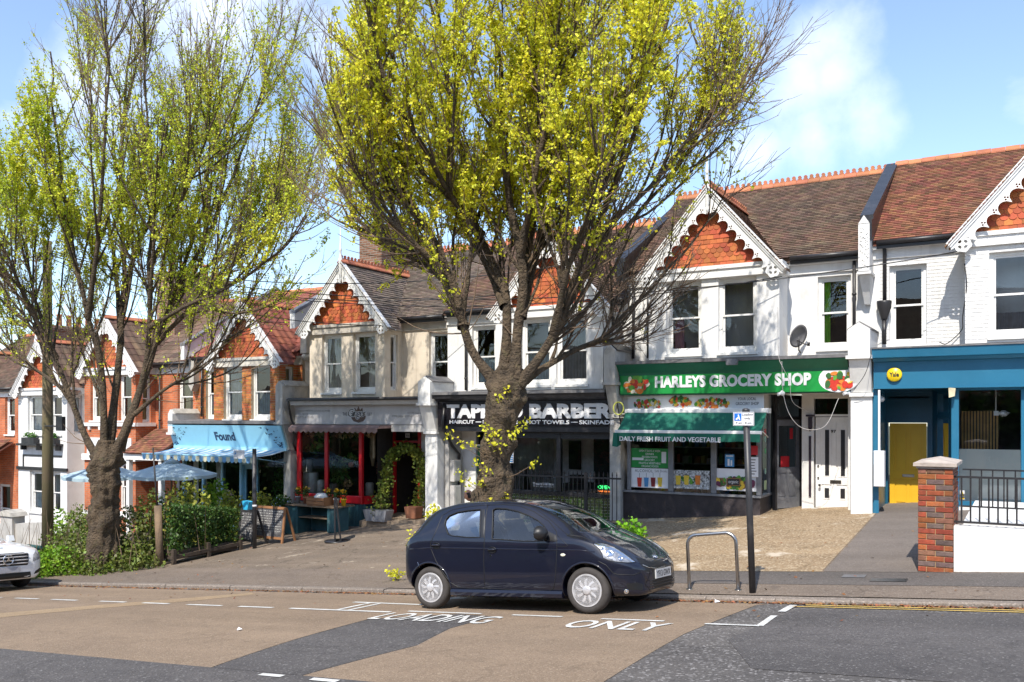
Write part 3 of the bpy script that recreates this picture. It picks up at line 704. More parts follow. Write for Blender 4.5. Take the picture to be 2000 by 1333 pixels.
def party_coping(h, u0, u1, A, m, side=None, v0=19.55, vr=23.75, dz0=-.92, dz1=1.22):
    s = MB()
    def q(u, v, z): return (u, v, z)
    for (ua, ub, ta, tb, mi) in ((u0+.03, u1-.03, -.55, -.1, 1), (u0, u1, -.099, 0, 0)):
        p = [q(ua, v0, A+dz0+ta), q(ub, v0, A+dz0+ta), q(ub, vr, A+dz1+ta), q(ua, vr, A+dz1+ta), q(ua, v0, A+dz0+tb), q(ub, v0, A+dz0+tb), q(ub, vr, A+dz1+tb), q(ua, vr, A+dz1+tb)]
        s.hexa(p, mi)
        p = [q(ua, vr, A+dz1+ta), q(ub, vr, A+dz1+ta), q(ub, 2*vr-v0, A+dz0+ta), q(ua, 2*vr-v0, A+dz0+ta), q(ua, vr, A+dz1+tb), q(ub, vr, A+dz1+tb), q(ub, 2*vr-v0, A+dz0+tb), q(ua, 2*vr-v0, A+dz0+tb)]
        s.hexa(p, mi)
    return s.build('parapet', [m, side or m], h, recalc=True)
def chimney(h, u0, u1, v0, v1, z0, z1, pots=4, m=M_brickN, along='x'):
    s = MB(); s.box(u0, u1, v0, v1, z0, z1-.25)
    s.box(u0-.04, u1+.04, v0-.04, v1+.04, z1-.249, z1-.16); s.box(u0-.08, u1+.08, v0-.08, v1+.08, z1-.159, z1-.05); s.box(u0+.02, u1-.02, v0+.02, v1-.02, z1-.049, z1, 1)
    ch = s.build('chimney', [m, M_mortar], h)
    for i in range(pots):
        f = (i+.5)/pots; x = u0+(u1-u0)*f if along == 'x' else (u0+u1)/2; y = (v0+v1)/2 if along == 'x' else v0+(v1-v0)*f
        p = MB(); hh = random.uniform(.42, .55)
        p.lathe((x, y, z1-.02), [(.13, 0), (.115, .05), (.1, hh-.08), (.125, hh-.06), (.125, hh), (.085, hh), (.08, hh-.2)], 10); p.build('chimney_pot', M_ridge, ch)
    return ch
# ------------------------------------------------------------------ the terrace
def upper(h, u0, u1, b0, b1, c, A, zl, body, baybody, bholes, rholes, ret=None, curt=None, retcurt=(), friezem=None, body_is_brick=False, frame=None, recess_c=None, room_m=None):
    fm = friezem or M_white_r; zt = A-1.78; curt = curt or {}; recess_c = recess_c or {}
    w = MB(); wall(w, fmap(VW), u0, u1, zl-.15, A-1.62, rholes, .28)
    w.build('wall', body, h)
    w = MB(); wall(w, fmap(VB), b0, b1, zl, zt, bholes, .25)
    rh = [(.3+.0, .62, ret[0], ret[1])] if ret else []
    wall(w, rmap(b1, VB), .25, .8, zl, zt, [(.27, .6, ret[0], ret[1])] if ret else [], .2)
    wall(w, lmap(b0, VB), .25, .8, zl, zt, [], .2)
    w.build('bay', baybody, h)
    f = MB()
    f.box(b0-.05, b1+.05, VB-.06, VB+.3, A-2.0, A-1.76); f.box(b0-.09, b1+.09, VB-.1, VB+.3, A-1.84, A-1.755)
    f.box(b0-.075, b1+.075, VB-.08, VB+.3, A-2.03, A-1.97)
    f.box(b1-.03, b1+.055, VB+.31, VW-.002, A-2.0, A-1.76); f.box(b0-.055, b0+.03, VB+.31, VW-.002, A-2.0, A-1.76)
    for (a, b) in ((u0, b0-.06), (b1+.06, u1)):
        if b-a > .05: f.box(a, b, VW-.05, VW-.003, A-1.98, A-1.72); f.box(a, b, VW-.16, VW-.051, A-1.78, A-1.70)
    f.build('frieze', fm, h, recalc=True)
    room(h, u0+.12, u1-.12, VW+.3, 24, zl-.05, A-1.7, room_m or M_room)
    for i, q in enumerate(bholes): sash(h, fmap(VB), *q, inset=.1, curtains=curt.get(i, ()), m=frame)
    for i, q in enumerate(rholes): sash(h, fmap(VW), *q, inset=.1, curtains=recess_c.get(i, ()), m=frame)
    if ret: sash(h, rmap(b1, VB), .27, .6, ret[0], ret[1], inset=.06, fr=.04, curtains=retcurt, m=frame, sill=False)
def pier(h, u0, u1, ztop, zcons, zbase, m=M_white_r, cap=M_lead, vf=18.98, capw=.0, low_v=19.32, back=VW, pil=True, bracket=True):
    p = MB(); uc = (u0+u1)/2
    p.box(u0, u1, vf, back-.01, zcons, ztop-.14)
    p.prism([(u0, ztop-.139), (u1, ztop-.139), (uc, ztop)], vf, vf+.09, 'y')
    p.box(u0-.04, u1+.04, vf-.04, back-.02, zcons-.07, zcons-.001)
    if bracket: p.hexa([(u0+.01, low_v-.03, zcons-.75), (u1-.01, low_v-.03, zcons-.75), (u1-.01, 19.6, zcons-.75), (u0+.01, 19.6, zcons-.75), (u0+.01, vf+.04, zcons-.075), (u1-.01, vf+.04, zcons-.075), (u1-.01, 19.6, zcons-.075), (u0+.01, 19.6, zcons-.075)])
    if bracket: p.box(u0-.02, u1+.02, low_v-.07, 19.62, zcons-.84, zcons-.76)
    if pil: p.box(u0+.0, u1-.0, low_v, 20.2, zbase, zcons-.845)
    o = p.build('pier', m, h, recalc=True)
    c = MB(); c.prism([(u0-.03, ztop-.12), (uc, ztop+.03), (u1+.03, ztop-.12), (u1+.03, ztop-.15), (u1+.001, ztop-.15), (uc, ztop-.01), (u0-.001, ztop-.15), (u0-.03, ztop-.15)], vf+.1, back-.02, 'y')
    c.build('pier_capping', cap, o, recalc=True)
    return o
def ledge(h, u0, u1, z, m=M_lead, v0=19.0, th=.1, mu=None):
    l = MB(); l.hexa([(u0, v0, z-th), (u1, v0, z-th), (u1, VW-.01, z-th), (u0, VW-.01, z-th), (u0, v0, z-.03), (u1, v0, z-.03), (u1, VW-.01, z+.03), (u0, VW-.01, z+.03)])
    return l.build('shopfront_ledge', m, h, recalc=True)
def disc(mb, x, z, rx, rz, y, mi=0, n=9, rot=0.0):
    mb.add([(x+rx*math.cos(2*math.pi*k/n)*math.cos(rot)-rz*math.sin(2*math.pi*k/n)*math.sin(rot), y, z+rx*math.cos(2*math.pi*k/n)*math.sin(rot)+rz*math.sin(2*math.pi*k/n)*math.cos(rot)) for k in range(n)], [tuple(range(n))], mi)
PR = [mat('print_'+n_, c_, rough=.5, var=.25, scale=30, bump=0) for n_, c_ in (('orange', (.75, .22, .03)), ('red', (.6, .04, .02)), ('green', (.12, .36, .04)), ('yellow', (.8, .55, .05)), ('dark_green', (.03, .13, .03)), ('purple', (.14, .03, .08)), ('cream', (.75, .7, .55)), ('brown', (.28, .13, .05)))]
def veg_print(parent, cx, cz, rx, rz, y, n=46, seed=1, name='printed_vegetables', pal=(0, 1, 2, 3, 4, 0, 1, 6), top=(2, 4), cut=None):
    rr = random.Random(seed); mb = MB()
    for i in range(n):
        a = rr.uniform(0, 2*math.pi); q = math.sqrt(rr.random())
        x = cx+rx*q*math.cos(a)*.9; z = cz+rz*q*math.sin(a)*.85
        pl = top if (z > cz+rz*.3 and rr.random() < .7) else pal
        s = rr.uniform(.13, .3)*min(rx, rz*1.6); disc(mb, x, z, s, s*rr.uniform(.5, 1), y-.0004*(i+1), rr.choice(pl), 9, rr.uniform(0, 3))
    return mb.build(name, PR, parent)
GY = 0
# ================================================= grocery house (white, green fascia)
A_H = 5.17+EYE; uB = [-29.75, -24.25, -19.25, -13.87, -8.45, -2.89, 2.65]
zl_H = 1.34+EYE
h = thing('terraced_house', 'white rendered house with brown clay roof above the green grocery shopfront', 'house', (-5.7, 19.5, G(-5.7, 19.5)))
HH = h
b0, b1 = U(1267, VB), U(1522, VB)
bw = [(U(1301, VB), U(1370, VB), A_H-3.72, A_H-2.04), (U(1403, VB), U(1478, VB), A_H-3.72, A_H-2.04)]
rw = [(U(1597, VW), U(1662, VW), A_H-3.66, A_H-2.06)]
upper(h, uB[4], uB[5], b0, b1, -6.1, A_H, zl_H, M_white_r, M_white_r, bw, rw,
      curt={0: [(.12, .42, 0, .5, mat('pink_curtain', (.6, .3, .4), rough=.9, bump=0))]}, recess_c={0: [(.02, .3, 0, 1, M_curtG)]})
gable(h, -6.1, A_H); cross_roof(h, -6.1, A_H, M_tileD); main_roof(h, uB[4], uB[5], A_H, M_tileD, -6.1)
shell(h, uB[4], uB[5], zl_H, A_H-1.7, M_white_r); gutter(h, b1+.1, uB[5]-.05, A_H-1.64)
downpipe(h, U(1668, 20.0), 20.02, zl_H+.1, A_H-1.7); downpipe(h, U(1266, 19.95)-.02, 20.0, zl_H+.1, A_H-1.7); downpipe(h, U(1236, 20.0), 20.02, zl_H+.1, A_H-1.7)
party_coping(h, uB[5]-.06, uB[5]+.2, A_H, M_black_p, M_black_p)
ledge(h, uB[4]+.12, uB[5]-.22, zl_H, M_lead)
q = MB()   # dressing table mirror and chandelier inside the bay
q.box(U(1318, 20), U(1340, 20), 19.95, 20.02, Zp(1330, 688, 20), Zp(1330, 672, 20)); q.lathe((U(1329, 20), 19.95, Zp(1330, 672, 20)), [(.12, -.03), (.16, .02), (.1, .07)], 12)
q.build('dresser', mat('dark_oak', (.16, .07, .03), rough=.5), h)
M_green = mat('dark_green_paint', (.015, .17, .095), rough=.45, var=.25, scale=2, dirt=(.08, .2, .15), dirt_amt=.4, bump=.15)
M_signgreen = mat('sign_green', (.012, .27, .05), rough=.35, var=.12, scale=1, bump=.03)
M_signwhite = mat('sign_white', (.76, .76, .78), rough=.35, var=.06, bump=.02)
M_signtext = mat('sign_text_black', (.03, .03, .035), rough=.4, bump=0)
# green cornice over the sign
cn = MB(); uL, uR = uB[4]+.15, uB[5]-.24
zc = zl_H-.1
cn.prism([(19.04, zc-.02), (19.04, zc-.001), (19.5, zc-.001), (19.5, zc-.26), (19.22, zc-.26), (19.2, zc-.2)], uL, uR, 'x'); cn.build('cornice', M_green, h, recalc=True)
SH = 19.24
zs1, zs0 = Zp(1440, 722, SH), Zp(1440, 767.5, SH)
bd = MB(); bd.box(uL, uR, SH+.02, 19.6, zs0-.02, zc-.27); bd.build('fascia', M_green, h)
# ground floor
gH = lambda u, v=19.5: G(u, v)
zbase = G(-8.45, 19.5)-.2
VS = 19.52
zsill = Zp(1340, 962, VS)
uWl, uWr = U(1226, VS), U(1485, VS)
w = MB(); w.box(uWl-.18, uWr, VS-.04, VS+.2, zbase-.2, zsill-.05); w.box(uWr-.2, uWr-.001, VS+.2, 20.5, zbase-.2, zsill-.05); w.box(uWl-.18, uWr, VS-.02, VS-.039, zbase-.2, zbase+.28)
w.build('stall_riser', mat('black_brown_render', (.04, .031, .033), rough=.7, var=.35, dirt=(.13, .1, .1), dirt_amt=.5, bump=.4, bscale=20), h, recalc=True)
M_greyp = mat('grey_shopfront_paint', (.2, .205, .22), rough=.45, var=.2, dirt=(.35, .33, .32), dirt_amt=.5, dscale=6, bump=.15)
fr = MB(); zwt = zs0-.35
fr.box(uWl-.18, uWr+.03, VS-.08, VS+.12, zsill-.049, zsill); fr.box(uWr-.1, uWr+.03, VS+.121, 20.45, zsill-.049, zsill)
for a, b in ((1226, 1233), (1306, 1316), (1389, 1400), (1478, 1487)):
    fr.bbox(U(a, VS), U(b, VS), VS-.05, VS+.07, zsill+.001, zwt, .012)
fr.box(uWl, uWr, VS-.04, VS+.07, zwt-.1, zwt); fr.box(uWr-.07, uWr, 20.38, 20.45, zsill, zwt); fr.box(uWr-.07, uWr, VS+.08, VS+.16, zsill, zwt)
wd = fr.build('shop_window', M_greyp, h, recalc=True)
for a, b in ((1233, 1306), (1316, 1389), (1400, 1478)):
    p = MB(); p.add([(U(a, VS), VS, zsill), (U(b, VS), VS, zsill), (U(b, VS), VS, zwt-.1), (U(a, VS), VS, zwt-.1)], [(0, 1, 2, 3)]); p.build('pane', M_shopglass, wd)
p = MB(); p.add([(uWr-.04, VS+.16, zsill), (uWr-.04, 20.38, zsill), (uWr-.04, 20.38, zwt), (uWr-.04, VS+.16, zwt)], [(0, 1, 2, 3)]); p.build('pane', M_shopglass, wd)
lw = MB(); lw.box(uWl-.18, uWr, VS-.01, VS+.15, zwt+.001, zs0-.021); lw.box(uWr-.08, uWr-.001, VS+.15, 20.5, zwt+.001, zs0-.021)
for (a, b) in ((uWr+.0, -4.1), (-4.1, -3.15)): pass
lw.build('wall', M_white_r, h)
brs = MB(); brick_field(brs, fmap(VS-.012), U(1493, VS), uWr, zwt+.02, zs0-.03, bw=.2, bh=.07); ob_ = brs.build('painted_brick', M_white_r, h, recalc=True); ob_['kind'] = 'stuff'
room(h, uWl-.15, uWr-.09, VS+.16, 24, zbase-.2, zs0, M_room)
# shelves of goods inside
sg = MB()
for k_ in range(5):
    z = zsill-.3+k_*.42; sg.box(uWl, uWr-.2, 21.6, 21.95, z, z+.03)
sg.build('shelf', M_greyp, h)
gd = MB(); cols = [mat('goods_'+str(i_), c_, rough=.5, bump=0) for i_, c_ in enumerate([(.4, .05, .04), (.5, .4, .08), (.06, .2, .4), (.4, .4, .42), (.08, .25, .06), (.4, .15, .03)])]
rr = random.Random(5); x = uWl
while x < uWr-.3:
    for k_ in range(5):
        w_ = rr.uniform(.07, .2); z = zsill-.3+k_*.42+.031; gd.box(x, x+w_*.8, 21.62, 21.85, z, z+rr.uniform(.1, .32), rr.randrange(6))
    x += .16
o_ = gd.build('groceries', cols, h); o_['kind'] = 'stuff'
# entrance recess: soffit, back wall, doors
e = MB(); zf = G(-3.9, 20)
e.box(uWr+.001, -3.12, VS-.2, 20.9, zs0-.02, zs0+.08)
e.build('porch_ceiling', M_white_r, h)
dz1 = Zp(1630, 815, 20.5); dz0 = Zp(1630, 994, 20.5); tz0, tz1 = Zp(1630, 812, 20.5), Zp(1630, 777, 20.5)
dl, dr = U(1592, 20.5), U(1664, 20.5)
e = MB(); wall(e, fmap(20.5), U(1566, 20.5), dr+.12, zf-.2, zs0-.02, [(dl-.03, dr, dz0-.3, tz1+.02)], .2); e.build('porch_wall', M_white_r, h)
e = MB(); e.box(dr, dr+.6, 20.0, 20.49, zf-.2, zs0-.02); e.build('porch_wall', M_white_r, h)
def panel_door(h, mf, s0, s1, z0, z1, m, panels, glassp=(), d=.06, gm=None, name='door', label=None, knob=None, th=.05):
    hs = [(s0+(s1-s0)*a, s0+(s1-s0)*b, z0+(z1-z0)*c_, z0+(z1-z0)*d_) for a, b, c_, d_ in list(panels)+list(glassp)]
    mb = MB(); wall(mb, lambda s, z, dd: mf(s, z, dd+d), s0, s1, z0, z1, hs, th)
    for i, q in enumerate(hs[:len(panels)]):
        mb_box(mb, mf, q[0], q[1], q[2], q[3], d+.02, d+.04)
        mb_box(mb, mf, q[0]+.03, q[1]-.03, q[2]+.03, q[3]-.03, d+.008, d+.02)
    o = mb.build(name, m, h, recalc=True)
    if label: o['label'] = label
    for q in hs[len(panels):]:
        p = MB(); p.add([mf(q[0], q[2], d+.025), mf(q[1], q[2], d+.025), mf(q[1], q[3], d+.025), mf(q[0], q[3], d+.025)], [(0, 1, 2, 3)]); p.build('pane', gm or M_glass, o)
    return o
M_dark = mat('black_void', (.012, .012, .013), rough=.9, bump=0)
D97 = panel_door(h, fmap(20.5), dl, dr, dz0, dz1, M_white_p, [(.14, .46, .33, .94), (.56, .9, .33, .94), (.16, .44, .08, .26), (.58, .86, .08, .26)], label='white panelled front door numbered 97')
q = MB()
for (a, b, c_, d_) in ((.26, .37, .36, .86), (.69, .80, .36, .86), (.25, .37, .115, .22), (.68, .80, .115, .22)):
    q.box(dl+(dr-dl)*a, dl+(dr-dl)*b, 20.5+.055, 20.5+.068, dz0+(dz1-dz0)*c_, dz0+(dz1-dz0)*d_)
q.build('glazed_slot', M_black_p, D97)
q = MB(); q.bbox(dl+(dr-dl)*.4, dl+(dr-dl)*.7, 20.54, 20.56, dz0+(dz1-dz0)*.275, dz0+(dz1-dz0)*.31, .004); q.build('letter_box', mat('dark_brass', (.08, .07, .06), rough=.4, metal=.6), D97)
q = MB(); q.lathe((dl+.1, 20.54, dz0+.52), [(.012, 0), (.012, -.04), (.028, -.05), (.028, -.08), (.01, -.09)], 10, axis='y'); q.lathe((dl+.06, 20.55, dz0+.68), [(.02, 0), (.02, -.02)], 8, axis='y'); q.lathe((dl+.06, 20.55, dz0+.95), [(.02, 0), (.02, -.02)], 8, axis='y'); q.build('handle', M_pipe, D97)
q = MB(); text_on(q, '97', U(1622, 20.5), U(1632, 20.5), Zp(1627, 846, 20.5), Zp(1627, 840, 20.5), 20.555, .03); q.build('door_number', M_pipe, D97)
q = MB(); q.box(dl-.03, dr, 20.53, 20.6, tz0-.02, tz0+.03); q.box(dl-.03, dr, 20.53, 20.6, tz1-.02, tz1+.02); tw_ = q.build('fanlight', M_white_p, h)
q = MB(); q.add([(dl, 20.57, tz0+.03), (dr, 20.57, tz0+.03), (dr, 20.57, tz1-.02), (dl, 20.57, tz1-.02)], [(0, 1, 2, 3)]); q.build('pane', M_glass, tw_)
q = MB(); q.box(dl-.05, dr+.02, 20.35, 20.7, dz0-.2, dz0-.005); q.build('doorstep', M_stone, h)
q = MB()
for zc0, zc1, w_ in ((980, 852, 4), ): q.box(U(1580, 20.5), U(1584.5, 20.5), 20.47, 20.499, Zp(1582, 970, 20.5), Zp(1582, 852, 20.5))
q.prism([(U(1579.5, 20.5), Zp(1582, 836, 20.5)), (U(1583, 20.5), Zp(1582, 843, 20.5)), (U(1587, 20.5), Zp(1582, 836, 20.5)), (U(1587, 20.5), Zp(1582, 815, 20.5)), (U(1579.5, 20.5), Zp(1582, 815, 20.5))], 20.43, 20.499, 'y')
q.box(U(1575, 20.5), U(1592, 20.5), 20.42, 20.499, Zp(1582, 814, 20.5), Zp(1582, 810, 20.5)); q.build('timber_trim', mat('plum_black_paint', (.035, .02, .035), rough=.4), h)
room(h, dl-.2, dr+.3, 20.75, 23, zf-.2, zs0, M_room)
# angled grey shop door
ax, ay, bx, by = -4.86, 20.28, -4.42, 20.92
def dmap(s, z, d):
    L = math.hypot(bx-ax, by-ay); tx, ty = (bx-ax)/L, (by-ay)/L; return (ax+tx*s-(-ty)*0-ty*d*(-1)*0+(-ty)*d*1.0*(1 if True else 0), ay+ty*s+tx*d, z)
Ld = math.hypot(bx-ax, by-ay)
gd0 = G(-4.7, 20.4)+.02; gdh = 2.05
GD = panel_door(h, dmap, .03, Ld-.03, gd0, gd0+gdh, M_greyp, [(.12, .44, .12, .4), (.56, .88, .12, .4)], [(.13, .87, .46, .93)], label='grey half glazed shop door standing at an angle')
q = MB(); mb_box(q, dmap, -.03, .02, gd0-.05, zs0-.03, 0, .1); mb_box(q, dmap, Ld-.02, Ld+.06, gd0-.05, zs0-.03, 0, .1); mb_box(q, dmap, .02, Ld-.02, gd0+gdh+.005, gd0+gdh+.07, 0, .1); mb_box(q, dmap, .02, Ld-.02, zs0-.12, zs0-.03, 0, .1)
dfr = q.build('door_frame', M_black_p, h, recalc=True)
q = MB(); q.add([dmap(.02, gd0+gdh+.07, .05), dmap(Ld-.02, gd0+gdh+.07, .05), dmap(Ld-.02, zs0-.12, .05), dmap(.02, zs0-.12, .05)], [(0, 1, 2, 3)]); q.build('pane', M_glass, dfr)
PRred = mat('sticker_red', (.6, .03, .04), rough=.4, bump=0); PRmint = mat('sticker_mint', (.45, .75, .6), rough=.4, bump=0); PRpaper = mat('paper_white', (.78, .78, .8), rough=.6, bump=0, var=.05); PRblue = mat('poster_blue', (.08, .3, .62), rough=.4, bump=0)
q = MB(); mb_box(q, dmap, .2, .45, gd0+.95, gd0+1.2, .078, .08); q.build('sticker', PRred, GD, recalc=True)
q = MB(); mb_box(q, dmap, .47, .56, gd0+1.6, gd0+1.85, .078, .08); q.build('sticker', PRred, GD, recalc=True)
# piers
pier(h, uB[5]-.21, uB[5]+.21, Zp(1684, 629, 18.98), Zp(1684, 694, 18.98), G(-2.89, 19.5)-.2)
q = MB(); q.box(uB[5]-.09, uB[5]+.13, 19.51, VW+.2, A_H-2.1, A_H-1.101); q.prism([(uB[5]-.09, A_H-1.1), (uB[5]+.13, A_H-1.1), (uB[5]+.02, A_H-.93)], 19.5, VW+.2, 'y')
q.box(uB[5]-.12, uB[5]+.16, 19.52, VW+.2, A_H-2.16, A_H-2.1); q.hexa([(uB[5]-.03, 19.95, A_H-2.75), (uB[5]+.07, 19.95, A_H-2.75), (uB[5]+.07, 20.09, A_H-2.75), (uB[5]-.03, 20.09, A_H-2.75), (uB[5]-.09, 19.6, A_H-2.161), (uB[5]+.13, 19.6, A_H-2.161), (uB[5]+.13, 20.09, A_H-2.161), (uB[5]-.09, 20.09, A_H-2.161)])
for k_ in range(60): 
    x = uB[5]+.02+random.uniform(-.09, .09); z = A_H-random.uniform(1.15, 2.05); q.box(x-.014, x+.014, 19.49+.0002*k_, 19.545, z-.014, z+.014)
q.build('corbel', M_white_r, h, recalc=True)
# --- signs on the grocery
s = thing('shop_sign', 'long green HARLEYS GROCERY SHOP fascia sign with fruit pictures at both ends', 'shop sign', (-5.6, SH, zs0))
q = MB(); q.bbox(uL+.02, uR, SH-.02, SH+.018, zs0, zs1, .004); q.build('sign_board', M_signgreen, s, recalc=True)
q = MB(); text_on(q, 'HARLEYS GROCERY SHOP', U(1280, SH), U(1585, SH), Zp(1440, 755.5, SH), Zp(1440, 731.5, SH), SH-.021, .05, .012, 1.04); q.build('lettering', M_signwhite, s)
q = MB(); cxr = U(1630, SH); disc(q, cxr+.08, (zs0+zs1)/2, .40, (zs1-zs0)*.5+.02, SH-.0215, 0, 28); q.box(cxr+.1, uR-.01, SH-.0219, SH-.0205, zs0+.005, zs1-.005); q.build('sign_picture', M_signwhite, s)
veg_print(s, cxr+.1, (zs0+zs1)/2-.02, .30, .2, SH-.0235, 60, 3)
veg_print(s, U(1245, SH), (zs0+zs1)/2-.04, .3, .2, SH-.0225, 60, 8, pal=(0, 1, 0, 1, 6, 2))
V2 = VS-.03
s = thing('banner', 'white banner reading YOUR LOCAL GROCERY SHOP above the green awning', 'banner', (-6.6, V2, Zp(1360, 800, V2)))
z0_, z1_ = Zp(1360, 799, V2), Zp(1360, 772, V2)
q = MB(); q.box(U(1226, V2), U(1492, V2), V2, V2+.02, z0_, z1_); q.build('banner_sheet', M_signwhite, s)
q = MB(); text_on(q, 'YOUR LOCAL', U(1441, V2), U(1477, V2), Zp(1460, 782, V2), Zp(1460, 776.5, V2), V2-.001, 0, .003); q.build('lettering', M_signtext, s); q = MB(); text_on(q, 'GROCERY SHOP', U(1437, V2), U(1482, V2), Zp(1460, 791.5, V2), Zp(1460, 785.5, V2), V2-.001, 0, .003); q.build('lettering', M_signtext, s)
for i_, (a, b, c_) in enumerate(((1236, 1294, 789), (1304, 1351, 785), (1354, 1428, 789))):
    veg_print(s, U((a+b)/2, V2), Zp((a+b)/2, c_, V2), (U(b, V2)-U(a, V2))/2, .13, V2-.0012, 60, 20+i_)
M_awn = mat('green_awning_canvas', (.006, .13, .085), rough=.8, var=.2, scale=1.5, dirt=(.02, .09, .07), dirt_amt=.7, dscale=1.2, bump=.1)
aw = thing('awning', 'dark green canvas awning reading DAILY FRESH FRUIT AND VEGETABLE over the grocery window', 'awning', (-6.6, 19.2, Zp(1360, 850, 19.2)))
aL, aR = U(1224, 19.3), U(1500, 19.3); zA1 = Zp(1360, 806, 19.3); fv = 18.68; zA0 = Zp(1340, 845, fv)
q = MB(); q.bbox(aL-.02, aR+.02, 19.2, 19.5, zA1-.02, zA1+.09, .02); q.tube([(aL, fv, zA0), (aR, fv, zA0)], .028, 8); q.bbox(aL-.02, aR+.02, fv-.04, fv+.03, zA0-.03, zA0+.045, .01); q.build('awning_rail', M_white_p, aw, recalc=True)
q = MB(); N_ = 24; vs = []
for i in range(N_+1):
    x = aL+.01+(aR-aL-.02)*i/N_
    for j in range(7): t = j/6; vs.append((x, 19.22+(fv+.02-19.22)*t, zA1+(zA0+.03-zA1)*t-.035*math.sin(math.pi*t)+.006*math.sin(i*1.3)))
q.add(vs, [(i*7+j, i*7+j+1, (i+1)*7+j+1, (i+1)*7+j) for i in range(N_) for j in range(6)], 0, True)
q.build('awning_canvas', M_awn, aw)
q = MB(); zv0 = zA0-.19; N_ = 60; vs = []
for i in range(N_+1):
    x = aL+(aR-aL)*i/N_; vs += [(x, fv-.045+.006*math.sin(i*.9), zA0-.02), (x, fv-.045+.012*math.sin(i*.9+.5), zv0+.008*math.sin(i*.5))]
q.add(vs, [(2*i, 2*i+2, 2*i+3, 2*i+1) for i in range(N_)], 0, True)
q.hexa([(aL-.06, fv-.1, zA0-.33), (aL+.06, fv-.1, zA0-.35), (aL+.08, fv+.1, zA0-.3), (aL-.08, fv+.1, zA0-.28), (aL-.05, fv-.06, zA0-.02), (aL+.05, fv-.06, zA0-.02), (aL+.05, fv+.06, zA0-.02), (aL-.05, fv+.06, zA0-.02)])
q.build('valance', M_awn, aw)
q = MB(); text_on(q, 'DAILY FRESH FRUIT AND VEGETABLE', U(1212, fv), U(1409, fv), Zp(1310, 863, fv), Zp(1310, 853.5, fv), fv-.058, .02, .003); q.build('lettering', M_signwhite, aw)
for x in (aL+.05, aR-.05):
    q = MB(); q.tube([(x, 19.5, zA1-.55), (x, 19.05, zA1-.42), (x, fv, zA0)], .014, 6); q.build('awning_arm', M_white_p, aw)
# --- posters in the window (flat print standing just outside the glass)
def poster(label, cat, a, b, t, bt, m, y=VS-.003, name='poster'):
    xc = (a+b)/2; o = thing(name, label, cat, (U(xc, y), y, Zp(xc, bt, y)))
    q = MB(); q.box(U(a, y), U(b, y), y, y+.002, Zp(xc, bt, y), Zp(xc, t, y)); q.build('sheet', m, o); return o
po = poster('green poster listing OPEN 7 DAYS A WEEK in the left grocery window', 'poster', 1232.5, 1306, 876, 914, M_signgreen)
q = MB(); y = VS-.004
for tx, a, b, t in (('OPEN 7 DAYS A WEEK', 1248, 1290, 879), ('DRINKS', 1261, 1277, 885), ('FROZEN FOODS', 1254, 1284, 891), ('GROCERY', 1259, 1279, 897), ('FRUITS & VEGETABLE', 1248, 1290, 903), ('ORGANIC FOODS', 1253, 1286, 909)):
    text_on(q, tx, U(a, y), U(b, y), Zp(1269, t+4, y), Zp(1269, t, y), y, .01, .001)
q.box(U(1292, y), U(1301, y), y-.001, y, Zp(1296, 905, y), Zp(1296, 883, y)); q.box(U(1235, y), U(1257, y), y-.001, y, Zp(1246, 899, y), Zp(1246, 894, y)); q.build('lettering', M_signwhite, po)
po = poster('white poster of four coloured drinks cups headed ALCOHOL in the left grocery window', 'poster', 1232.5, 1305.5, 915, 953, PRpaper)
q = MB(); text_on(q, 'ALCOHOL', U(1240, y), U(1275, y), Zp(1258, 922.5, y), Zp(1258, 917, y), y, -.005, .001, 1.2); text_on(q, 'Soft Drinks', U(1279, y), U(1303, y), Zp(1291, 923, y), Zp(1291, 918, y), y, -.005, .001, 1.2)
for k_ in range(4): c_ = 1249+k_*13.3; q.box(U(c_, y)-.004, U(c_, y)+.004, y-.001, y, Zp(c_, 933, y), Zp(c_, 924, y))
q.build('lettering', M_signtext, po)
for k_, m_ in enumerate((PR[1], PRblue, mat('print_maroon', (.25, .02, .02), bump=0), PR[3])):
    c_ = 1249+k_*13.3; q = MB(); u_ = U(c_, y); q.prism([(u_-.045, Zp(c_, 951, y)), (u_+.045, Zp(c_, 951, y)), (u_+.062, Zp(c_, 933, y)), (u_-.062, Zp(c_, 933, y))], y-.0015, y, 'y'); q.build('printed_cup', m_, po)
po = poster('crushed ice poster with three fruit drinks low in the middle grocery window', 'poster', 1315.5, 1386, 919, 955, mat('crushed_ice_print', (.05, .05, .055), rough=.4, col2=(.75, .78, .8), scale=28, bump=0))
veg_print(po, U(1351, y), Zp(1351, 937, y), .3, .1, y-.0005, 22, 33, pal=(4, 2, 2, 6))
for c_, m_ in ((1325, PR[3]), (1341, PR[3]), (1363, PR[0])): q = MB(); u_ = U(c_, y); q.prism([(u_-.05, Zp(c_, 947, y)), (u_+.05, Zp(c_, 947, y)), (u_+.065, Zp(c_, 929, y)), (u_-.065, Zp(c_, 929, y))], y-.014, y-.012, 'y'); q.build('printed_cup', m_, po)
po = poster('white poster of vegetables around a small blackboard reading organic', 'poster', 1399, 1478, 916, 959, PRpaper)
veg_print(po, U(1439, y), Zp(1439, 943, y), .52, .15, y-.0005, 90, 41, pal=(2, 4, 5, 7, 3, 7))
q = MB(); q.box(U(1420, y), U(1447, y), y-.043, y-.041, Zp(1433, 949, y), Zp(1433, 934, y)); q.build('printed_board', PR[7], po)
q = MB(); q.box(U(1422, y), U(1445, y), y-.0445, y-.0435, Zp(1433, 947.5, y), Zp(1433, 935.5, y)); q.build('printed_slate', M_signtext, po)
q = MB(); text_on(q, 'organic', U(1424, y), U(1443, y), Zp(1433, 946, y), Zp(1433, 938, y), y-.045, 0, .001); q.build('lettering', M_signwhite, po)
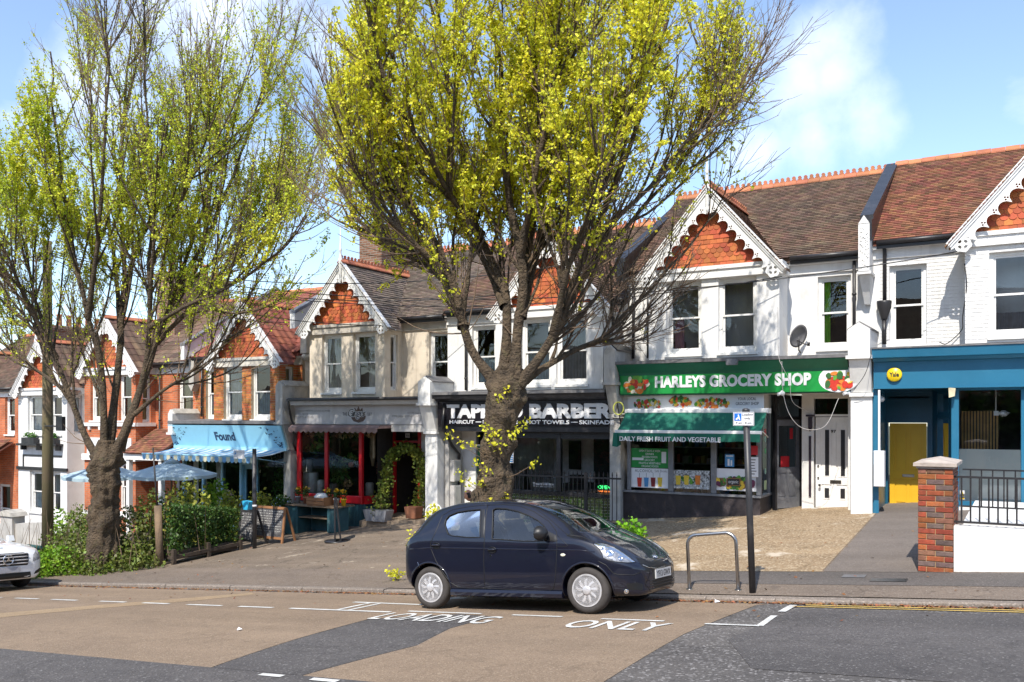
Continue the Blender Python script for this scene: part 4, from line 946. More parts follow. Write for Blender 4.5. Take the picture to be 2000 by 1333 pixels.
po = poster('small blue poster in the right grocery window', 'poster', 1416, 1434, 888, 912, PRblue)
q = MB(); text_on(q, 'NO ENTRY', U(1418, y), U(1432, y), Zp(1425, 893, y), Zp(1425, 889.5, y), y, .02, .001); q.box(U(1421, y), U(1425, y), y-.001, y, Zp(1425, 910, y), Zp(1425, 897, y)); q.box(U(1427, y), U(1430, y), y-.001, y, Zp(1425, 910, y), Zp(1425, 899, y)); 
q = MB(); q.box(U(1418, y), U(1432, y), y-.001, y, Zp(1425, 892, y), Zp(1425, 890, y)); q.box(U(1421, y), U(1425, y), y-.001, y, Zp(1425, 910, y), Zp(1425, 897, y)); q.box(U(1427, y), U(1430, y), y-.001, y, Zp(1425, 910, y), Zp(1425, 899, y)); q.build('printed_figure', PRpaper, po)
po = poster('small red notice high in the right corner of the grocery window', 'poster', 1467, 1480, 871, 889, PRred, y=VS-.053)
po = poster('white paper price list taped in the right grocery window', 'poster', 1464, 1481, 893, 932, PRpaper, y=VS-.055)
q = MB()
for k_ in range(6): q.box(U(1466, y), U(1466+random.uniform(8, 13), y), VS-.057, VS-.055, Zp(1472, 899+k_*5.5, y), Zp(1472, 897.5+k_*5.5, y))
q.build('handwriting', M_signtext, po)
def sticker_r(cat, label, zpx, col, r=.07):
    o = thing('sticker', label, cat, (uWr+.003, 19.95, Zp(1505, zpx, 19.95))); q = MB(); q.lathe((uWr+.002, 19.95, Zp(1505, zpx, 19.95)), [(r, 0), (r, .003)], 14, axis='x'); q.build('disc', col, o)
sticker_r('sticker', 'round mint green sticker, top one on the narrow side pane by the shop door', 858, PRmint); sticker_r('sticker', 'leaf green sticker in the middle of the narrow side pane by the shop door', 881, mat('sticker_green', (.12, .5, .2), bump=0)); sticker_r('sticker', 'round mint green sticker, lower one on the narrow side pane by the shop door', 921, PRmint)
o = thing('sticker', 'small red card above the mint stickers on the narrow side pane', 'sticker', (uWr+.003, 19.95, Zp(1505, 845, 19.95))); q = MB(); q.box(uWr, uWr+.004, 19.87, 20.03, Zp(1505, 851, 19.95), Zp(1505, 838, 19.95)); q.build('card', PRred, o)
o = thing('sticker', 'pale green card at the foot of the narrow side pane', 'sticker', (uWr+.003, 19.95, Zp(1505, 958, 19.95))); q = MB(); q.box(uWr, uWr+.004, 19.85, 20.05, Zp(1505, 957, 19.95), Zp(1505, 939, 19.95)); q.build('card', mat('card_lime', (.55, .7, .4), bump=0), o)
# ================================================= blue shop house
A_B = 5.36+EYE; zl_B = 1.447+EYE
h = thing('terraced_house', 'white painted brick house at the right above the blue shopfront with the yellow door', 'house', (-.1, 19.5, G(-.1, 19.5)))
HB = h
b0, b1 = U(1885, VB), 1.87; cB = .45
bw = [(U(1932, VB), U(1932, VB)+.92, A_B-3.8, A_B-2.16), (b1-.4-.92, b1-.4, A_B-3.8, A_B-2.16)]
rw = [(U(1737, VW), U(1810, VW), A_B-3.84, A_B-2.12)]
upper(h, uB[5]+.0, uB[6], b0, b1, cB, A_B, zl_B, M_white_r, M_white_r, bw, rw, curt={0: [(0, 1, 0, .28, mat('grey_blind', (.2, .2, .22), bump=0))]}, room_m=M_room2)
q = MB(); brick_field(q, fmap(VW), uB[5]+.25, b0-.005, zl_B+.05, A_B-2.0, holes=rw); brick_field(q, fmap(VB), b0, b1, zl_B+.08, A_B-2.04, holes=bw); ob_ = q.build('painted_brick', M_white_r, h, recalc=True); ob_['kind'] = 'stuff'
gable(h, cB, A_B); cross_roof(h, cB, A_B, M_tileO, crest=False); main_roof(h, uB[5]+.15, uB[6], A_B, M_tileO, cB, crest=False, ridge_dz=.95)
shell(h, uB[5], uB[6], zl_B, A_B-1.7, M_white_r); gutter(h, uB[5]+.22, b0-.1, A_B-1.66)
q = MB(); q.tube([(uB[5]+.36, 19.95, A_B-1.7), (uB[5]+.36, 20.03, A_B-1.85), (uB[5]+.36, 20.03, zl_B+1.0)], .04, 8); q.lathe((uB[5]+.36, 19.95, zl_B+.62), [(.06, 0), (.07, .05), (.14, .25), (.15, .36), (.15, .4)], 10); q.tube([(uB[5]+.36, 19.95, zl_B+.1), (uB[5]+.36, 19.95, zl_B+.62)], .045, 8); q.build('downpipe', M_pipe, h)
ledge(h, uB[5]+.24, uB[6], zl_B, M_lead, v0=19.0, th=.06)
M_blue = mat('teal_blue_paint', (.022, .15, .26), rough=.35, var=.12, scale=1.5, bump=.06, dirt=(.06, .2, .3), dirt_amt=.3)
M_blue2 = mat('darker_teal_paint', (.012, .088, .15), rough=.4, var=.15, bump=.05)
cn = MB(); uL2, uR2 = uB[5]+.24, uB[6]; zc = zl_B-.062
zf1, zf0 = Zp(1850, 703, 19.3), Zp(1850, 755, 19.3)
cn.prism([(19.02, zc-.001), (19.55, zc-.001), (19.55, zf1-.0), (19.24, zf1), (19.18, zf1+.05), (19.06, zf1+.07)], uL2, uR2, 'x'); cn.box(uL2, uR2, 19.3, 19.55, zf0, zf1-.001); cn.box(uL2, uR2, 19.25, 19.6, zf0-.03, zf0-.001); cn.build('fascia', M_blue, h, recalc=True)
# entrance recess
zfb = G(-2, 20.5); yd = 20.9; yl, yr = U(1737, yd), U(1809, yd); yz0, yz1 = Zp(1770, 998, yd), Zp(1770, 827, yd)
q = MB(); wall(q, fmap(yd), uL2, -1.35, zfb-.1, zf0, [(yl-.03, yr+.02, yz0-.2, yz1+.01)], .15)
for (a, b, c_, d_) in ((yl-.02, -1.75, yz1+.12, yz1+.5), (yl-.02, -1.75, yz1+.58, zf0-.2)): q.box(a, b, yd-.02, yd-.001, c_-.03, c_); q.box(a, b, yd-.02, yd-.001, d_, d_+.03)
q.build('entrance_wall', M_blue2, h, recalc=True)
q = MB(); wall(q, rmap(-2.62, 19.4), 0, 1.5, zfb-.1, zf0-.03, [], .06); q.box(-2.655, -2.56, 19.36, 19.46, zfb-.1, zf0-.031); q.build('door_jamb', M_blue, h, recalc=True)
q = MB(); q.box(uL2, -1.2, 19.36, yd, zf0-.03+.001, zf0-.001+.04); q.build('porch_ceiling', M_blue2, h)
YD = panel_door(h, fmap(yd), yl, yr, yz0, yz1, mat('yellow_door_paint', (.72, .42, .022), rough=.4, var=.06, bump=.03), [(.14, .47, .46, .95), (.55, .88, .46, .95), (.14, .47, .08, .36), (.55, .88, .08, .36)], label='yellow panelled front door')
q = MB(); q.bbox(yl+.26, yl+.5, yd+.035, yd+.06, yz0+.74, yz0+.8, .005); q.build('letter_box', mat('satin_chrome', (.6, .58, .55), rough=.3, metal=.8), YD)
q = MB(); q.lathe((yr-.06, yd+.05, yz0+1.05), [(.018, 0), (.018, -.04), (.025, -.05)], 8, axis='y'); q.build('handle', M_pipe, YD)
q = MB(); q.box(yl-.05, yr+.05, yd-.16, yd+.1, yz0-.15, yz0-.006); q.build('doorstep', M_stone, h)
# splayed side with glazed panel
sx0, sy0, sx1, sy1 = -1.14, 19.52, -1.68, yd
Ls = math.hypot(sx1-sx0, sy1-sy0)
def smap(s, z, d):
    tx, ty = (sx1-sx0)/Ls, (sy1-sy0)/Ls; return (sx0+tx*s+ty*d, sy0+ty*s-tx*d, z)
q = MB(); hs_ = [(.4, 1.1, zfb+.75, zf0-.65), (.4, 1.1, zf0-.5, zf0-.12)]; wall(q, smap, 0.05, Ls, zfb-.1, zf0-.03, hs_, .08)
for a in hs_: mb_box(q, smap, a[0]-.04, a[0], a[2]-.04, a[3]+.04, -.02, 0); mb_box(q, smap, a[1], a[1]+.04, a[2]-.04, a[3]+.04, -.02, 0)
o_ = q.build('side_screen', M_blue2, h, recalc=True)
for a in hs_:
    p = MB(); p.add([smap(a[0], a[2], .04), smap(a[1], a[2], .04), smap(a[1], a[3], .04), smap(a[0], a[3], .04)], [(0, 1, 2, 3)]); p.build('pane', M_shopglass, o_)
# big shop window
wL, wR = U(1873, VF), 2.3; wz1 = zf0-.06; wz0 = Zp(1935, 981, VF)
q = MB(); q.bbox(U(1858, VF), wL, VF-.06, VF+.08, zfb-.1, zf0-.031, .01); q.bbox(U(1994, VF), U(1994, VF)+.09, VF-.04, VF+.08, wz0, wz1, .01); q.box(wL, wR, VF-.03, VF+.06, wz1-.02, zf0-.031); q.box(wL, wR+.1, VF-.07, VF+.1, wz0-.08, wz0); q.box(wR, wR+.12, VF-.04, VF+.08, wz0+.001, wz1)
wd = q.build('shop_window', M_blue, h, recalc=True)
p = MB(); p.add([(wL, VF, wz0), (U(1994, VF), VF, wz0), (U(1994, VF), VF, wz1), (wL, VF, wz1)], [(0, 1, 2, 3)]); p.build('pane', M_shopglass, wd)
p = MB(); p.add([(U(1994, VF)+.09, VF, wz0), (wR, VF, wz0), (wR, VF, wz1), (U(1994, VF)+.09, VF, wz1)], [(0, 1, 2, 3)]); p.build('pane', M_shopglass, wd)
zfr = Zp(1935, 878, VF)
p = MB(); p.add([(wL, VF+.008, wz0), (wR, VF+.008, wz0), (wR, VF+.008, zfr), (wL, VF+.008, zfr)], [(0, 1, 2, 3)]); p.build('frosted_film', mat('frosted_film', (.55, .58, .55), rough=.35, var=.1, scale=1.2, bump=0), wd)
q = MB(); q.box(wL-.06, wR+.1, VF-.04, VF+.15, zfb-.3, wz0-.081); q.build('stall_riser', M_white_r, h)
room(h, wL-.02, wR+.1, VF+.15, 23.5, zfb-.1, zf0, mat('office_wall', (.12, .11, .13), rough=.9, bump=0))
q = MB(); x = U(1872, 20.6)
while x < U(1951, 20.6): q.box(x, x+.035, 20.6, 20.64, Zp(1910, 882, 20.6), Zp(1910, 803, 20.6)); x += .058
q.build('timber_slats', mat('pine_slats', (.62, .36, .12), rough=.6), h)
q = MB(); q.box(U(1872, 20.6), U(1951, 20.6), 20.66, 20.7, Zp(1910, 900, 20.6), Zp(1910, 803, 20.6)); q.build('slat_backing', M_black_p, h)
q = MB(); q.tube([(U(1945, 20.2), 20.2, zf0), (U(1945, 20.2), 20.2, Zp(1945, 806, 20.2))], .015, 6); q.box(U(1941, 20.2), U(1951, 20.2), 20.15, 20.25, Zp(1945, 812, 20.2), Zp(1945, 803, 20.2)); q.lathe((U(1960, 20.2), 20.2, Zp(1960, 814, 20.2)), [(.04, 0), (.12, .08), (.06, .1), (.03, .13)], 12); q.build('ceiling_lamp', M_white_p, h)
# ================================================= barber house
A_R = 4.55+EYE; zl_R = .69+EYE
h = thing('terraced_house', 'white terraced house behind the big tree above the black barber shopfront', 'house', (-11.2, 19.5, G(-11.2, 19.5)))
b0, b1 = -11.6, U(1178, VB); cR = -10.18
bw = [(U(1018, VB), U(1061, VB)+.2, A_R-3.74, A_R-2.05), (U(1086, VB), U(1148, VB), A_R-3.74, A_R-2.05)]
rw = [(U(922, VW), U(968, VW), A_R-3.74, A_R-2.05)]
upper(h, uB[3], uB[4], b0, b1, cR, A_R, zl_R, M_white_r, M_white_r, bw, rw, ret=(A_R-3.7, A_R-2.1), curt={0: [(0, 1, 0, .55, M_curtB)], 1: [(0, 1, 0, 1, mat('grey_voile', (.33, .35, .36), bump=0))]}, recess_c={0: [(0, 1, 0, .5, M_curtB)]})
gable(h, cR, A_R); cross_roof(h, cR, A_R, M_tileD, crest=False); main_roof(h, uB[3], uB[4], A_R, M_tileD, cR, ridge_dz=1.0)
shell(h, uB[3], uB[4], zl_R, A_R-1.7, M_white_r); gutter(h, uB[3]+.1, b0-.1, A_R-1.66); downpipe(h, U(909, 20), 20.02, zl_R+.05, A_R-1.7); gutter(h, b1+.1, uB[4], A_R-1.66)
party_coping(h, uB[4]-.1, uB[4]+.16, A_R, M_black_p, M_black_p, dz0=-.7, dz1=1.5)
ledge(h, uB[3]+.25, uB[4]-.15, zl_R, M_lead)
zc = zl_R-.1; uL, uR = uB[3]+.22, uB[4]-.16
cn = MB(); SB = 19.3; zs1, zs0 = Zp(1035, 783, SB), Zp(1035, 832, SB)
cn.prism([(19.03, zc-.001), (19.6, zc-.001), (19.6, zs1), (19.25, zs1), (19.12, zc-.1), (19.05, zc-.1)], uL, uR, 'x'); cn.box(uL, uR, SB+.02, 19.6, zs0-.15, zs1-.001); cn.build('fascia', M_black_p, h, recalc=True)
q = MB(); zw1 = Zp(1100, 848, VS); zw0 = Zp(1100, 961, VS); uWl, uWr = U(999, VS), U(1200, VS)
q.box(uWl-.08, uR, VS-.06, VS+.1, zw1+.001, zs0-.151); q.box(uWl-.08, uWl, VS-.05, VS+.08, zw0, zw1); q.box(uWr, uWr+.08, VS-.05, VS+.08, zw0, zw1); q.bbox(U(1088, VS), U(1096, VS), VS-.05, VS+.08, zw0, zw1, .012); q.box(uWl-.1, uWr+.08, VS-.09, VS+.12, zw0-.09, zw0-.001)
q.box(uWl, uWr, VS-.03, VS+.05, Zp(1100, 857, VS), zw1)
wd = q.build('shop_window', M_black_p, h, recalc=True)
for a, b in ((uWl, U(1088, VS)), (U(1096, VS), uWr)):
    p = MB(); p.add([(a, VS, zw0), (b, VS, zw0), (b, VS, zw1), (a, VS, zw1)], [(0, 1, 2, 3)]); p.build('pane', M_shopglass, wd)
room(h, uWl-.05, uWr+.1, VS+.12, 22.0, zw0-1.4, zw1+.1, mat('barber_wall', (.8, .79, .8), rough=.9, bump=0))
q = MB()   # posters, mirror and gown inside the barber
q.box(U(1030, 21.5), U(1042, 21.5), 21.9, 21.95, Zp(1036, 895, 21.5), Zp(1036, 855, 21.5)); q.box(U(1098, 21.5), U(1121, 21.5), 21.9, 21.95, Zp(1100, 918, 21.5), Zp(1100, 862, 21.5)); q.box(U(1150, 21), U(1205, 21), 21.3, 21.35, Zp(1100, 980, 21), Zp(1100, 850, 21)); q.build('wall_poster', M_dark, h)
q = MB(); mf_ = fmap(21.3); wall(q, mf_, U(1003, 21.3), U(1058, 21.3), Zp(1030, 965, 21.3), Zp(1030, 868, 21.3), [(U(1009, 21.3), U(1028, 21.3), Zp(1030, 965, 21.3)-.1, Zp(1030, 885, 21.3)), (U(1032, 21.3), U(1047, 21.3), Zp(1030, 965, 21.3)-.1, Zp(1030, 885, 21.3))], .05); q.build('inner_door', M_white_p, h)
q = MB(); q.lathe((U(1017, 20.4), 20.4, Zp(1017, 962, 20.4)), [(.28, 0), (.2, .5), (.16, 1.0), (.04, 1.25)], 10); q.build('barber_gown', M_black_p, h)
q = MB(); q.box(U(1100, 20.3), U(1160, 20.3), 20.3, 20.9, Zp(1130, 972, 20.3), Zp(1130, 945, 20.3)); q.bbox(U(1104, 20.3), U(1128, 20.3), 20.5, 20.8, Zp(1130, 948, 20.3), Zp(1130, 930, 20.3), .05); q.build('barber_chair', M_dark, h)
# green glazed tile stall riser, tile by tile
q = MB(); ztile1 = zw0-.1; zg_ = G(-8.5, 19.5); zgl = G(-11.5, 19.5); q.box(uWl-.08, uWr+.08, VS-.04, VS+.1, zgl-.3, ztile1); sr = q.build('stall_riser', mat('pale_grout', (.6, .62, .48), rough=.8), h)
M_gt = mat('green_glazed_tile', (.03, .075, .012), col2=(.014, .042, .008), rough=.12, rand=.35, scale=9, coat=.6, bump=.1, bscale=12, dirt=(.2, .2, .08), dirt_amt=.3)
tt = MB(); tt.bbox(0, .138, -.012, 0, 0, .063, .004); tme = tt.mesh('glazed_tile', M_gt); fixn(tme)
z = ztile1-.073; r_ = 0
while z > zgl-.1:
    x = uWl-.07-(.074 if r_ % 2 else 0)
    while x < uWr-.08:
        if x > uWl-.09 and z > G(x, 19.4)-.05: put('glazed_tile', tme, sr, (x, VS-.041, z))
        x += .148
    z -= .073; r_ += 1
# barber entrance
gd_ = 20.25; zfr_ = G(-12.5, 20)
dl, dr = U(929, gd_), U(953, gd_)+.3; dz0 = zfr_+.1; dz1 = Zp(940, 872, gd_)
q = MB(); wall(q, fmap(gd_), -13.5, uWl-.08, zfr_-.3, zs0-.15, [(dl, dr, dz0-.4, dz1+.4)], .15); q.box(uWl-.12, uWl-.081, VS+.1, gd_, zfr_-.3, zs0-.151); q.build('porch_wall', M_white_r, h)
q = MB(); q.box(-13.5, uWl-.08, 19.4, gd_, zs0-.16, zs0-.1); q.build('porch_ceiling', M_grey_r, h)
panel_door(h, fmap(gd_), dl+.03, dr-.03, dz0, dz1, mat('green_door_paint', (.01, .15, .045), rough=.35, var=.1), [(.14, .44, .5, .93), (.56, .86, .5, .93), (.14, .44, .1, .4), (.56, .86, .1, .4)], label='dark green front door partly behind the tree trunk')
q = MB(); q.add([(dl, gd_+.05, dz1+.05), (dr, gd_+.05, dz1+.05), (dr, gd_+.05, dz1+.4), (dl, gd_+.05, dz1+.4)], [(0, 1, 2, 3)]); q.build('pane', M_glass, h); q = MB(); q.box(dl, dr, gd_+.02, gd_+.09, dz1+.001, dz1+.05); q.build('door_frame', M_white_p, h)
room(h, -13.3, uWl-.2, gd_+.2, 22, zfr_-.3, zs0-.15, M_room)
q = MB(); q.box(-13.62, -13.5, 19.62, gd_+.1, zfr_-.3, zs0-.1); q.build('porch_wall', M_grey_r, h)
pier(h, uB[4]-.14, uB[4]+.14, Zp(1210, 672, 18.98), Zp(1210, 775, 18.98)+.35, G(uB[4], 19.5)-.3, M_grey_r, M_black_p)
q = MB(); q.tube([(-13.42, 19.3, zs1-.05), (-13.42, 19.2, zs0-.05), (-13.45, 19.7, zs0-.55), (-13.45, 20.05, zs0-.8), (-13.45, 20.05, zfr_)], .04, 8); q.build('downpipe', M_pipe, h)
s = thing('shop_sign', 'black barber fascia sign with big white letters behind the tree trunk', 'shop sign', (-11, SB, zs0))
q = MB(); q.bbox(uL+.02, uR-.02, SB-.02, SB+.018, zs0, zs1, .005); q.build('sign_board', mat('sign_black', (.012, .010, .014), rough=.25, bump=.02), s, recalc=True)
q = MB(); za, zb_ = Zp(1035, 817.5, SB), Zp(1035, 789, SB)
text_on(q, 'TAPER', U(874, SB), U(985, SB), za, zb_, SB-.021, .055, .014); text_on(q, 'BARBER', U(1035, SB), U(1198, SB), za, zb_, SB-.021, .055, .014); disc(q, U(1012, SB), (za+zb_)/2, .15, .16, SB-.0225, 0, 20)
za, zb_ = Zp(1035, 828.5, SB), Zp(1035, 821, SB)
text_on(q, 'HAIRCUT', U(879, SB), U(927, SB), za, zb_, SB-.021, .03, .006); text_on(q, 'HOT SHAVE', U(944, SB), U(1012, SB), za, zb_, SB-.021, .03, .006); text_on(q, 'HOT TOWELS', U(1029, SB), U(1113, SB), za, zb_, SB-.021, .03, .006); text_on(q, 'SKINFADE', U(1132, SB), U(1200, SB), za, zb_, SB-.021, .03, .006); q.box(U(930, SB), U(941, SB), SB-.026, SB-.0205, (za+zb_)/2-.01, (za+zb_)/2+.01); q.box(U(1116, SB), U(1129, SB), SB-.026, SB-.0205, (za+zb_)/2-.01, (za+zb_)/2+.01)
q.build('lettering', M_signwhite, s)
s = thing('open_sign', 'green lit OPEN welcome sign in the right barber window', 'sign', (U(1180, VS+.1), VS+.1, Zp(1180, 964, VS)))
q = MB(); q.box(U(1160, 19.75), U(1198, 19.75), 19.75, 19.78, Zp(1180, 962, 19.75), Zp(1180, 945, 19.75)); q.build('sign_board', M_dark, s)
q = MB(); text_on(q, 'OPEN', U(1168, 19.7), U(1193, 19.7), Zp(1180, 955.5, 19.7), Zp(1180, 948.5, 19.7), 19.7, .03, .01); q.build('open_lettering', emit('neon_green', (.05, .8, .2), 1.2), s)
q = MB(); text_on(q, 'welcome', U(1168, 19.7), U(1193, 19.7), Zp(1180, 961.5, 19.7), Zp(1180, 957.5, 19.7), 19.7, .02, .01); q.build('welcome_lettering', emit('neon_orange', (.8, .2, .03), 1.0), s)
s = thing('sticker', 'blue and white striped sticker on the barber window beside the trunk', 'sticker', (U(998, VS), VS-.01, Zp(998, 904, VS)))
q = MB(); q.box(U(994, VS-.06), U(1003, VS-.06), VS-.064, VS-.06, Zp(998, 904, VS), Zp(998, 882, VS)); q.build('sheet', PRpaper, s)
q = MB()
for k_ in range(5): q.box(U(995, VS-.06), U(1002, VS-.06), VS-.066, VS-.064, Zp(998, 886.5+k_*4, VS), Zp(998, 884+k_*4, VS))
q.build('stripes', PRblue, s)
s = thing('sticker', 'small white lettering on the lower left barber window pane', 'sticker', (U(1060, VS), VS-.01, Zp(1060, 952, VS)))
q = MB(); text_on(q, 'You are Welcome', U(1041, VS), U(1081, VS), Zp(1060, 948, VS), Zp(1060, 942.5, VS), VS-.004, .02, .002); text_on(q, 'Walk in and see us today', U(1041, VS), U(1081, VS), Zp(1060, 952, VS), Zp(1060, 949.5, VS), VS-.004, .02, .002); q.build('lettering', M_signwhite, s)
# ================================================= florist house
A_G = 4.46+EYE; zl_G = .57+EYE
h = thing('terraced_house', 'cream rendered house above the grey florist shopfront with net curtains in its bay', 'house', (-16.5, 19.5, G(-16.5, 19.5)))
b0, b1 = U(605, VB), U(751, VB); cG = (b0+b1)/2
bw = [(U(629, VB), U(667, VB), A_G-3.74, A_G-2.05), (U(690, VB), U(733, VB), A_G-3.74, A_G-2.05)]
rw = [(U(838, VW), U(882, VW), A_G-3.74, A_G-2.05)]
upper(h, uB[2], uB[3], b0, b1, cG, A_G, zl_G, M_cream_r, M_cream_r, bw, rw, ret=(A_G-3.7, A_G-2.1), friezem=mat('stone_paint', (.55, .5, .43), rough=.7, dirt=(.3, .26, .2), dirt_amt=.4), curt={0: [(.0, 1, 0, 1, M_curt)], 1: [(.5, 1, 0, 1, M_curt)]})
gable(h, cG, A_G, finial=True, flen=1.0); cross_roof(h, cG, A_G, M_tileG, crest=True); main_roof(h, uB[2], uB[3], A_G, M_tileG, cG)
chimney(h, -18.25, -17.35, 21.5, 24.1, A_G-.8, 6.1+EYE, 4, M_brickN, 'y'); shell(h, uB[2], uB[3], zl_G, A_G-1.7, M_cream_r); gutter(h, b1+.1, uB[3], A_G-1.66)
party_coping(h, uB[2]-.12, uB[2]+.14, A_G, mat('grey_cement_coping', (.2, .21, .24), rough=.8), M_white_r, dz0=-1.2, dz1=1.0)
ledge(h, uB[2]+.3, uB[3]-.2, zl_G, mat('dark_lead', (.05, .047, .045), rough=.6, bump=.3))
uL, uR = uB[2]+.3, uB[3]-.2; SG = 19.35; zs1, zs0 = Zp(710, 791, SG), Zp(710, 829, SG); zc = zl_G-.1
M_greyw = mat('grey_white_paint', (.52, .5, .48), rough=.6, var=.15, dirt=(.2, .17, .14), dirt_amt=.55, dscale=3, bump=.2)
cn = MB(); cn.prism([(19.05, zc-.001), (19.6, zc-.001), (19.6, zs1+.0), (19.28, zs1), (19.2, zc-.1), (19.1, zc-.12)], uL, uR, 'x'); cn.box(uL, uR, SG+.02, 19.6, zs0-.02, zs1-.001); cn.build('fascia', M_greyw, h, recalc=True)
q = MB(); q.tube([(uL+.05, 19.02, zc+.06), (uR, 19.02, zc+.04)], .04, 8); q.tube([(uL+.05, 19.02, zc+.05), (uL+.02, 19.1, zc-.2), (uL-.02, 19.25, zs0+.1), (uL+.05, 19.3, zs0-.05), (uL-.05, 19.35, zs0-.6), (uL-.1, 19.5, zs0-.8)], .035, 8); q.build('downpipe', M_pipe, h)
M_red = mat('red_gloss_paint', (.52, .012, .02), rough=.3, var=.15, bump=.05)
M_teal = mat('dark_teal_boards', (.028, .095, .115), rough=.55, var=.3, dirt=(.15, .2, .19), dirt_amt=.4, bump=.15)
uWl, uW2 = U(581, VF), U(708, VF); zr1, zr0 = Zp(645, 966, VF), Zp(645, 981, VF); zw1 = Zp(645, 838, VF); zgl = G(-19.3, 19.5)
cx1, cy1 = U(762, 20.35), 20.35   # far end of the splay
Lsp = math.hypot(cx1-uW2, cy1-VF)
def gmap(s, z, d):
    tx, ty = (cx1-uW2)/Lsp, (cy1-VF)/Lsp; return (uW2+tx*s-ty*d, VF+ty*s+tx*d, z)
q = MB(); q.box(uWl, uW2, VF, VF+.12, zgl-.4, zr0-.001)
x = uWl
while x < uW2-.05: q.bbox(x+.004, min(x+.11, uW2)-.004, VF-.016, VF-.001, zgl-.4, zr0-.001, .006); x += .11
mb_box(q, gmap, 0, Lsp, zgl-.2, zr0-.001, 0, .1); q.build('stall_riser', M_teal, h, recalc=True)
q = MB(); q.bbox(uWl-.05, uW2+.02, VF-.07, VF+.12, zr0, zr1, .02); mb_box(q, gmap, .06, Lsp, zr0, zr1, -.05, .1)
for a, b in ((581, 589), (635, 641), (702, 708)): q.bbox(U(a, VF), U(b, VF), VF-.04, VF+.06, zr1+.001, zw1, .012)
q.box(uWl, uW2, VF-.03, VF+.06, zw1, zs0-.021); mb_box(q, gmap, Lsp-.12, Lsp, zr1+.001, zs0-.03, -.02, .1); mb_box(q, gmap, .05, Lsp, zw1, zs0-.021, 0, .1)
wd = q.build('shop_window', M_red, h, recalc=True)
for a, b in ((589, 635), (641, 702)):
    p = MB(); p.add([(U(a, VF), VF, zr1), (U(b, VF), VF, zr1), (U(b, VF), VF, zw1), (U(a, VF), VF, zw1)], [(0, 1, 2, 3)]); p.build('pane', M_shopglass, wd)
p = MB(); p.add([gmap(.03, zr1, .03), gmap(Lsp-.12, zr1, .03), gmap(Lsp-.12, zw1, .03), gmap(.03, zw1, .03)], [(0, 1, 2, 3)]); p.build('pane', M_shopglass, wd)
room(h, uWl-.1, cx1+.1, VF+.13, 23, zgl-.3, zs0, M_room)
# display in the florist window
M_pot = mat('white_ceramic', (.7, .7, .68), rough=.4, bump=0); M_terr = mat('terracotta_pot', (.42, .17, .09), rough=.8)
M_leafd = mat('potted_leaves', (.10, .24, .035), col2=(.05, .14, .02), rough=.6, isl=.35, bump=0, transl=.25, scale=9)
def vase(u, v, z, prof, m, name='vase'): q = MB(); q.lathe((u, v, z), prof, 14); return q.build(name, m, h)
zfl = zr1-.05
for (px_, y1, w_) in ((602, 900, .13), (597, 925, .15), (612, 925, .16), (627, 940, .11), (722, 945, .12)):
    v_ = 19.85+(.25 if w_ == .13 else 0); vase(U(px_, v_), v_, zfl, [(w_, 0), (w_, Zp(px_, y1, v_)-zfl), (w_*.8, Zp(px_, y1, v_)-zfl+.04)], M_pot)
def leaf_clump(name, parent, c, rad, n, size, m, label=None, cat=None, kind=None, squash=1.0, shell_=False, group=None):
    d = rng.normal(size=(n, 3)); d /= np.linalg.norm(d, axis=1)[:, None]; r = rng.random(n)**(.33 if not shell_ else .12)
    P0 = np.array(c)+d*r[:, None]*np.array(rad if isinstance(rad, (tuple, list)) else (rad, rad, rad*squash))
    o = leaf_mesh(name, P0, size, m, parent); props(o, label, cat, group, kind); return o
def leaf_mesh(name, P0, size, m, parent=None, up=.3):
    n = len(P0); a = rng.normal(size=(n, 3)); a[:, 2] += up; a /= np.linalg.norm(a, axis=1)[:, None]
    b = np.cross(a, rng.normal(size=(n, 3))); b /= np.linalg.norm(b, axis=1)[:, None]+1e-9; c = np.cross(a, b)
    s = rng.uniform(size*.6, size*1.25, n)[:, None]
    V = np.stack([P0, P0+b*s*.55+c*s*.5+a*s*.12, P0+c*s*1.25, P0-b*s*.55+c*s*.5+a*s*.12], 1).reshape(-1, 3)
    return np_mesh(name, V, 4, m, parent)
leaf_clump('display_plant', h, (U(660, 19.9), 19.9, zfl+.75), (.42, .25, .45), 420, .09, M_leafd)
vase(U(652, 19.9), 19.9, zfl, [(.12, 0), (.17, .34)], mat('grey_pot', (.25, .22, .2)), 'display_pot')
vase(U(686, 19.9), 19.9, zfl+.85, [(.07, 0), (.1, .15)], M_terr, 'display_pot'); leaf_clump('display_plant', h, (U(686, 19.9), 19.9, zfl+1.12), (.2, .15, .13), 120, .07, M_leafd)
leaf_clump('display_plant', h, (U(625, 19.9), 19.9, zfl+1.7), (.16, .1, .3), 40, .12, M_leafd); leaf_clump('display_plant', h, (U(610, 20.0), 20.0, zfl+1.35), (.25, .15, .15), 150, .06, M_leafd)
M_dry = mat('dried_flowers', (.42, .3, .16), col2=(.3, .18, .1), rough=.9, isl=.4, bump=0)
for k_ in range(7): leaf_clump('dried_flowers', h, (uWl+.3+k_*.38, 19.75, zw1-.12), (.25, .1, .14), 70, .08, M_dry)
q = MB(); q.lathe((U(728, 19.9), 19.9, zfl+.9), [(.03, 0), (.09, .3), (.08, .9), (.02, 1.3)], 8); q.build('pampas_grass', mat('pampas', (.6, .5, .32), rough=1), h)
leaf_clump('dried_flowers', h, (U(745, 20.1), 20.1, zfl+.8), (.2, .2, .25), 90, .07, mat('dried_pink', (.4, .16, .13), isl=.3, bump=0)); leaf_clump('dried_flowers', h, (U(678, 19.8), 19.8, zfl+.35), (.14, .1, .14), 70, .06, M_dry)
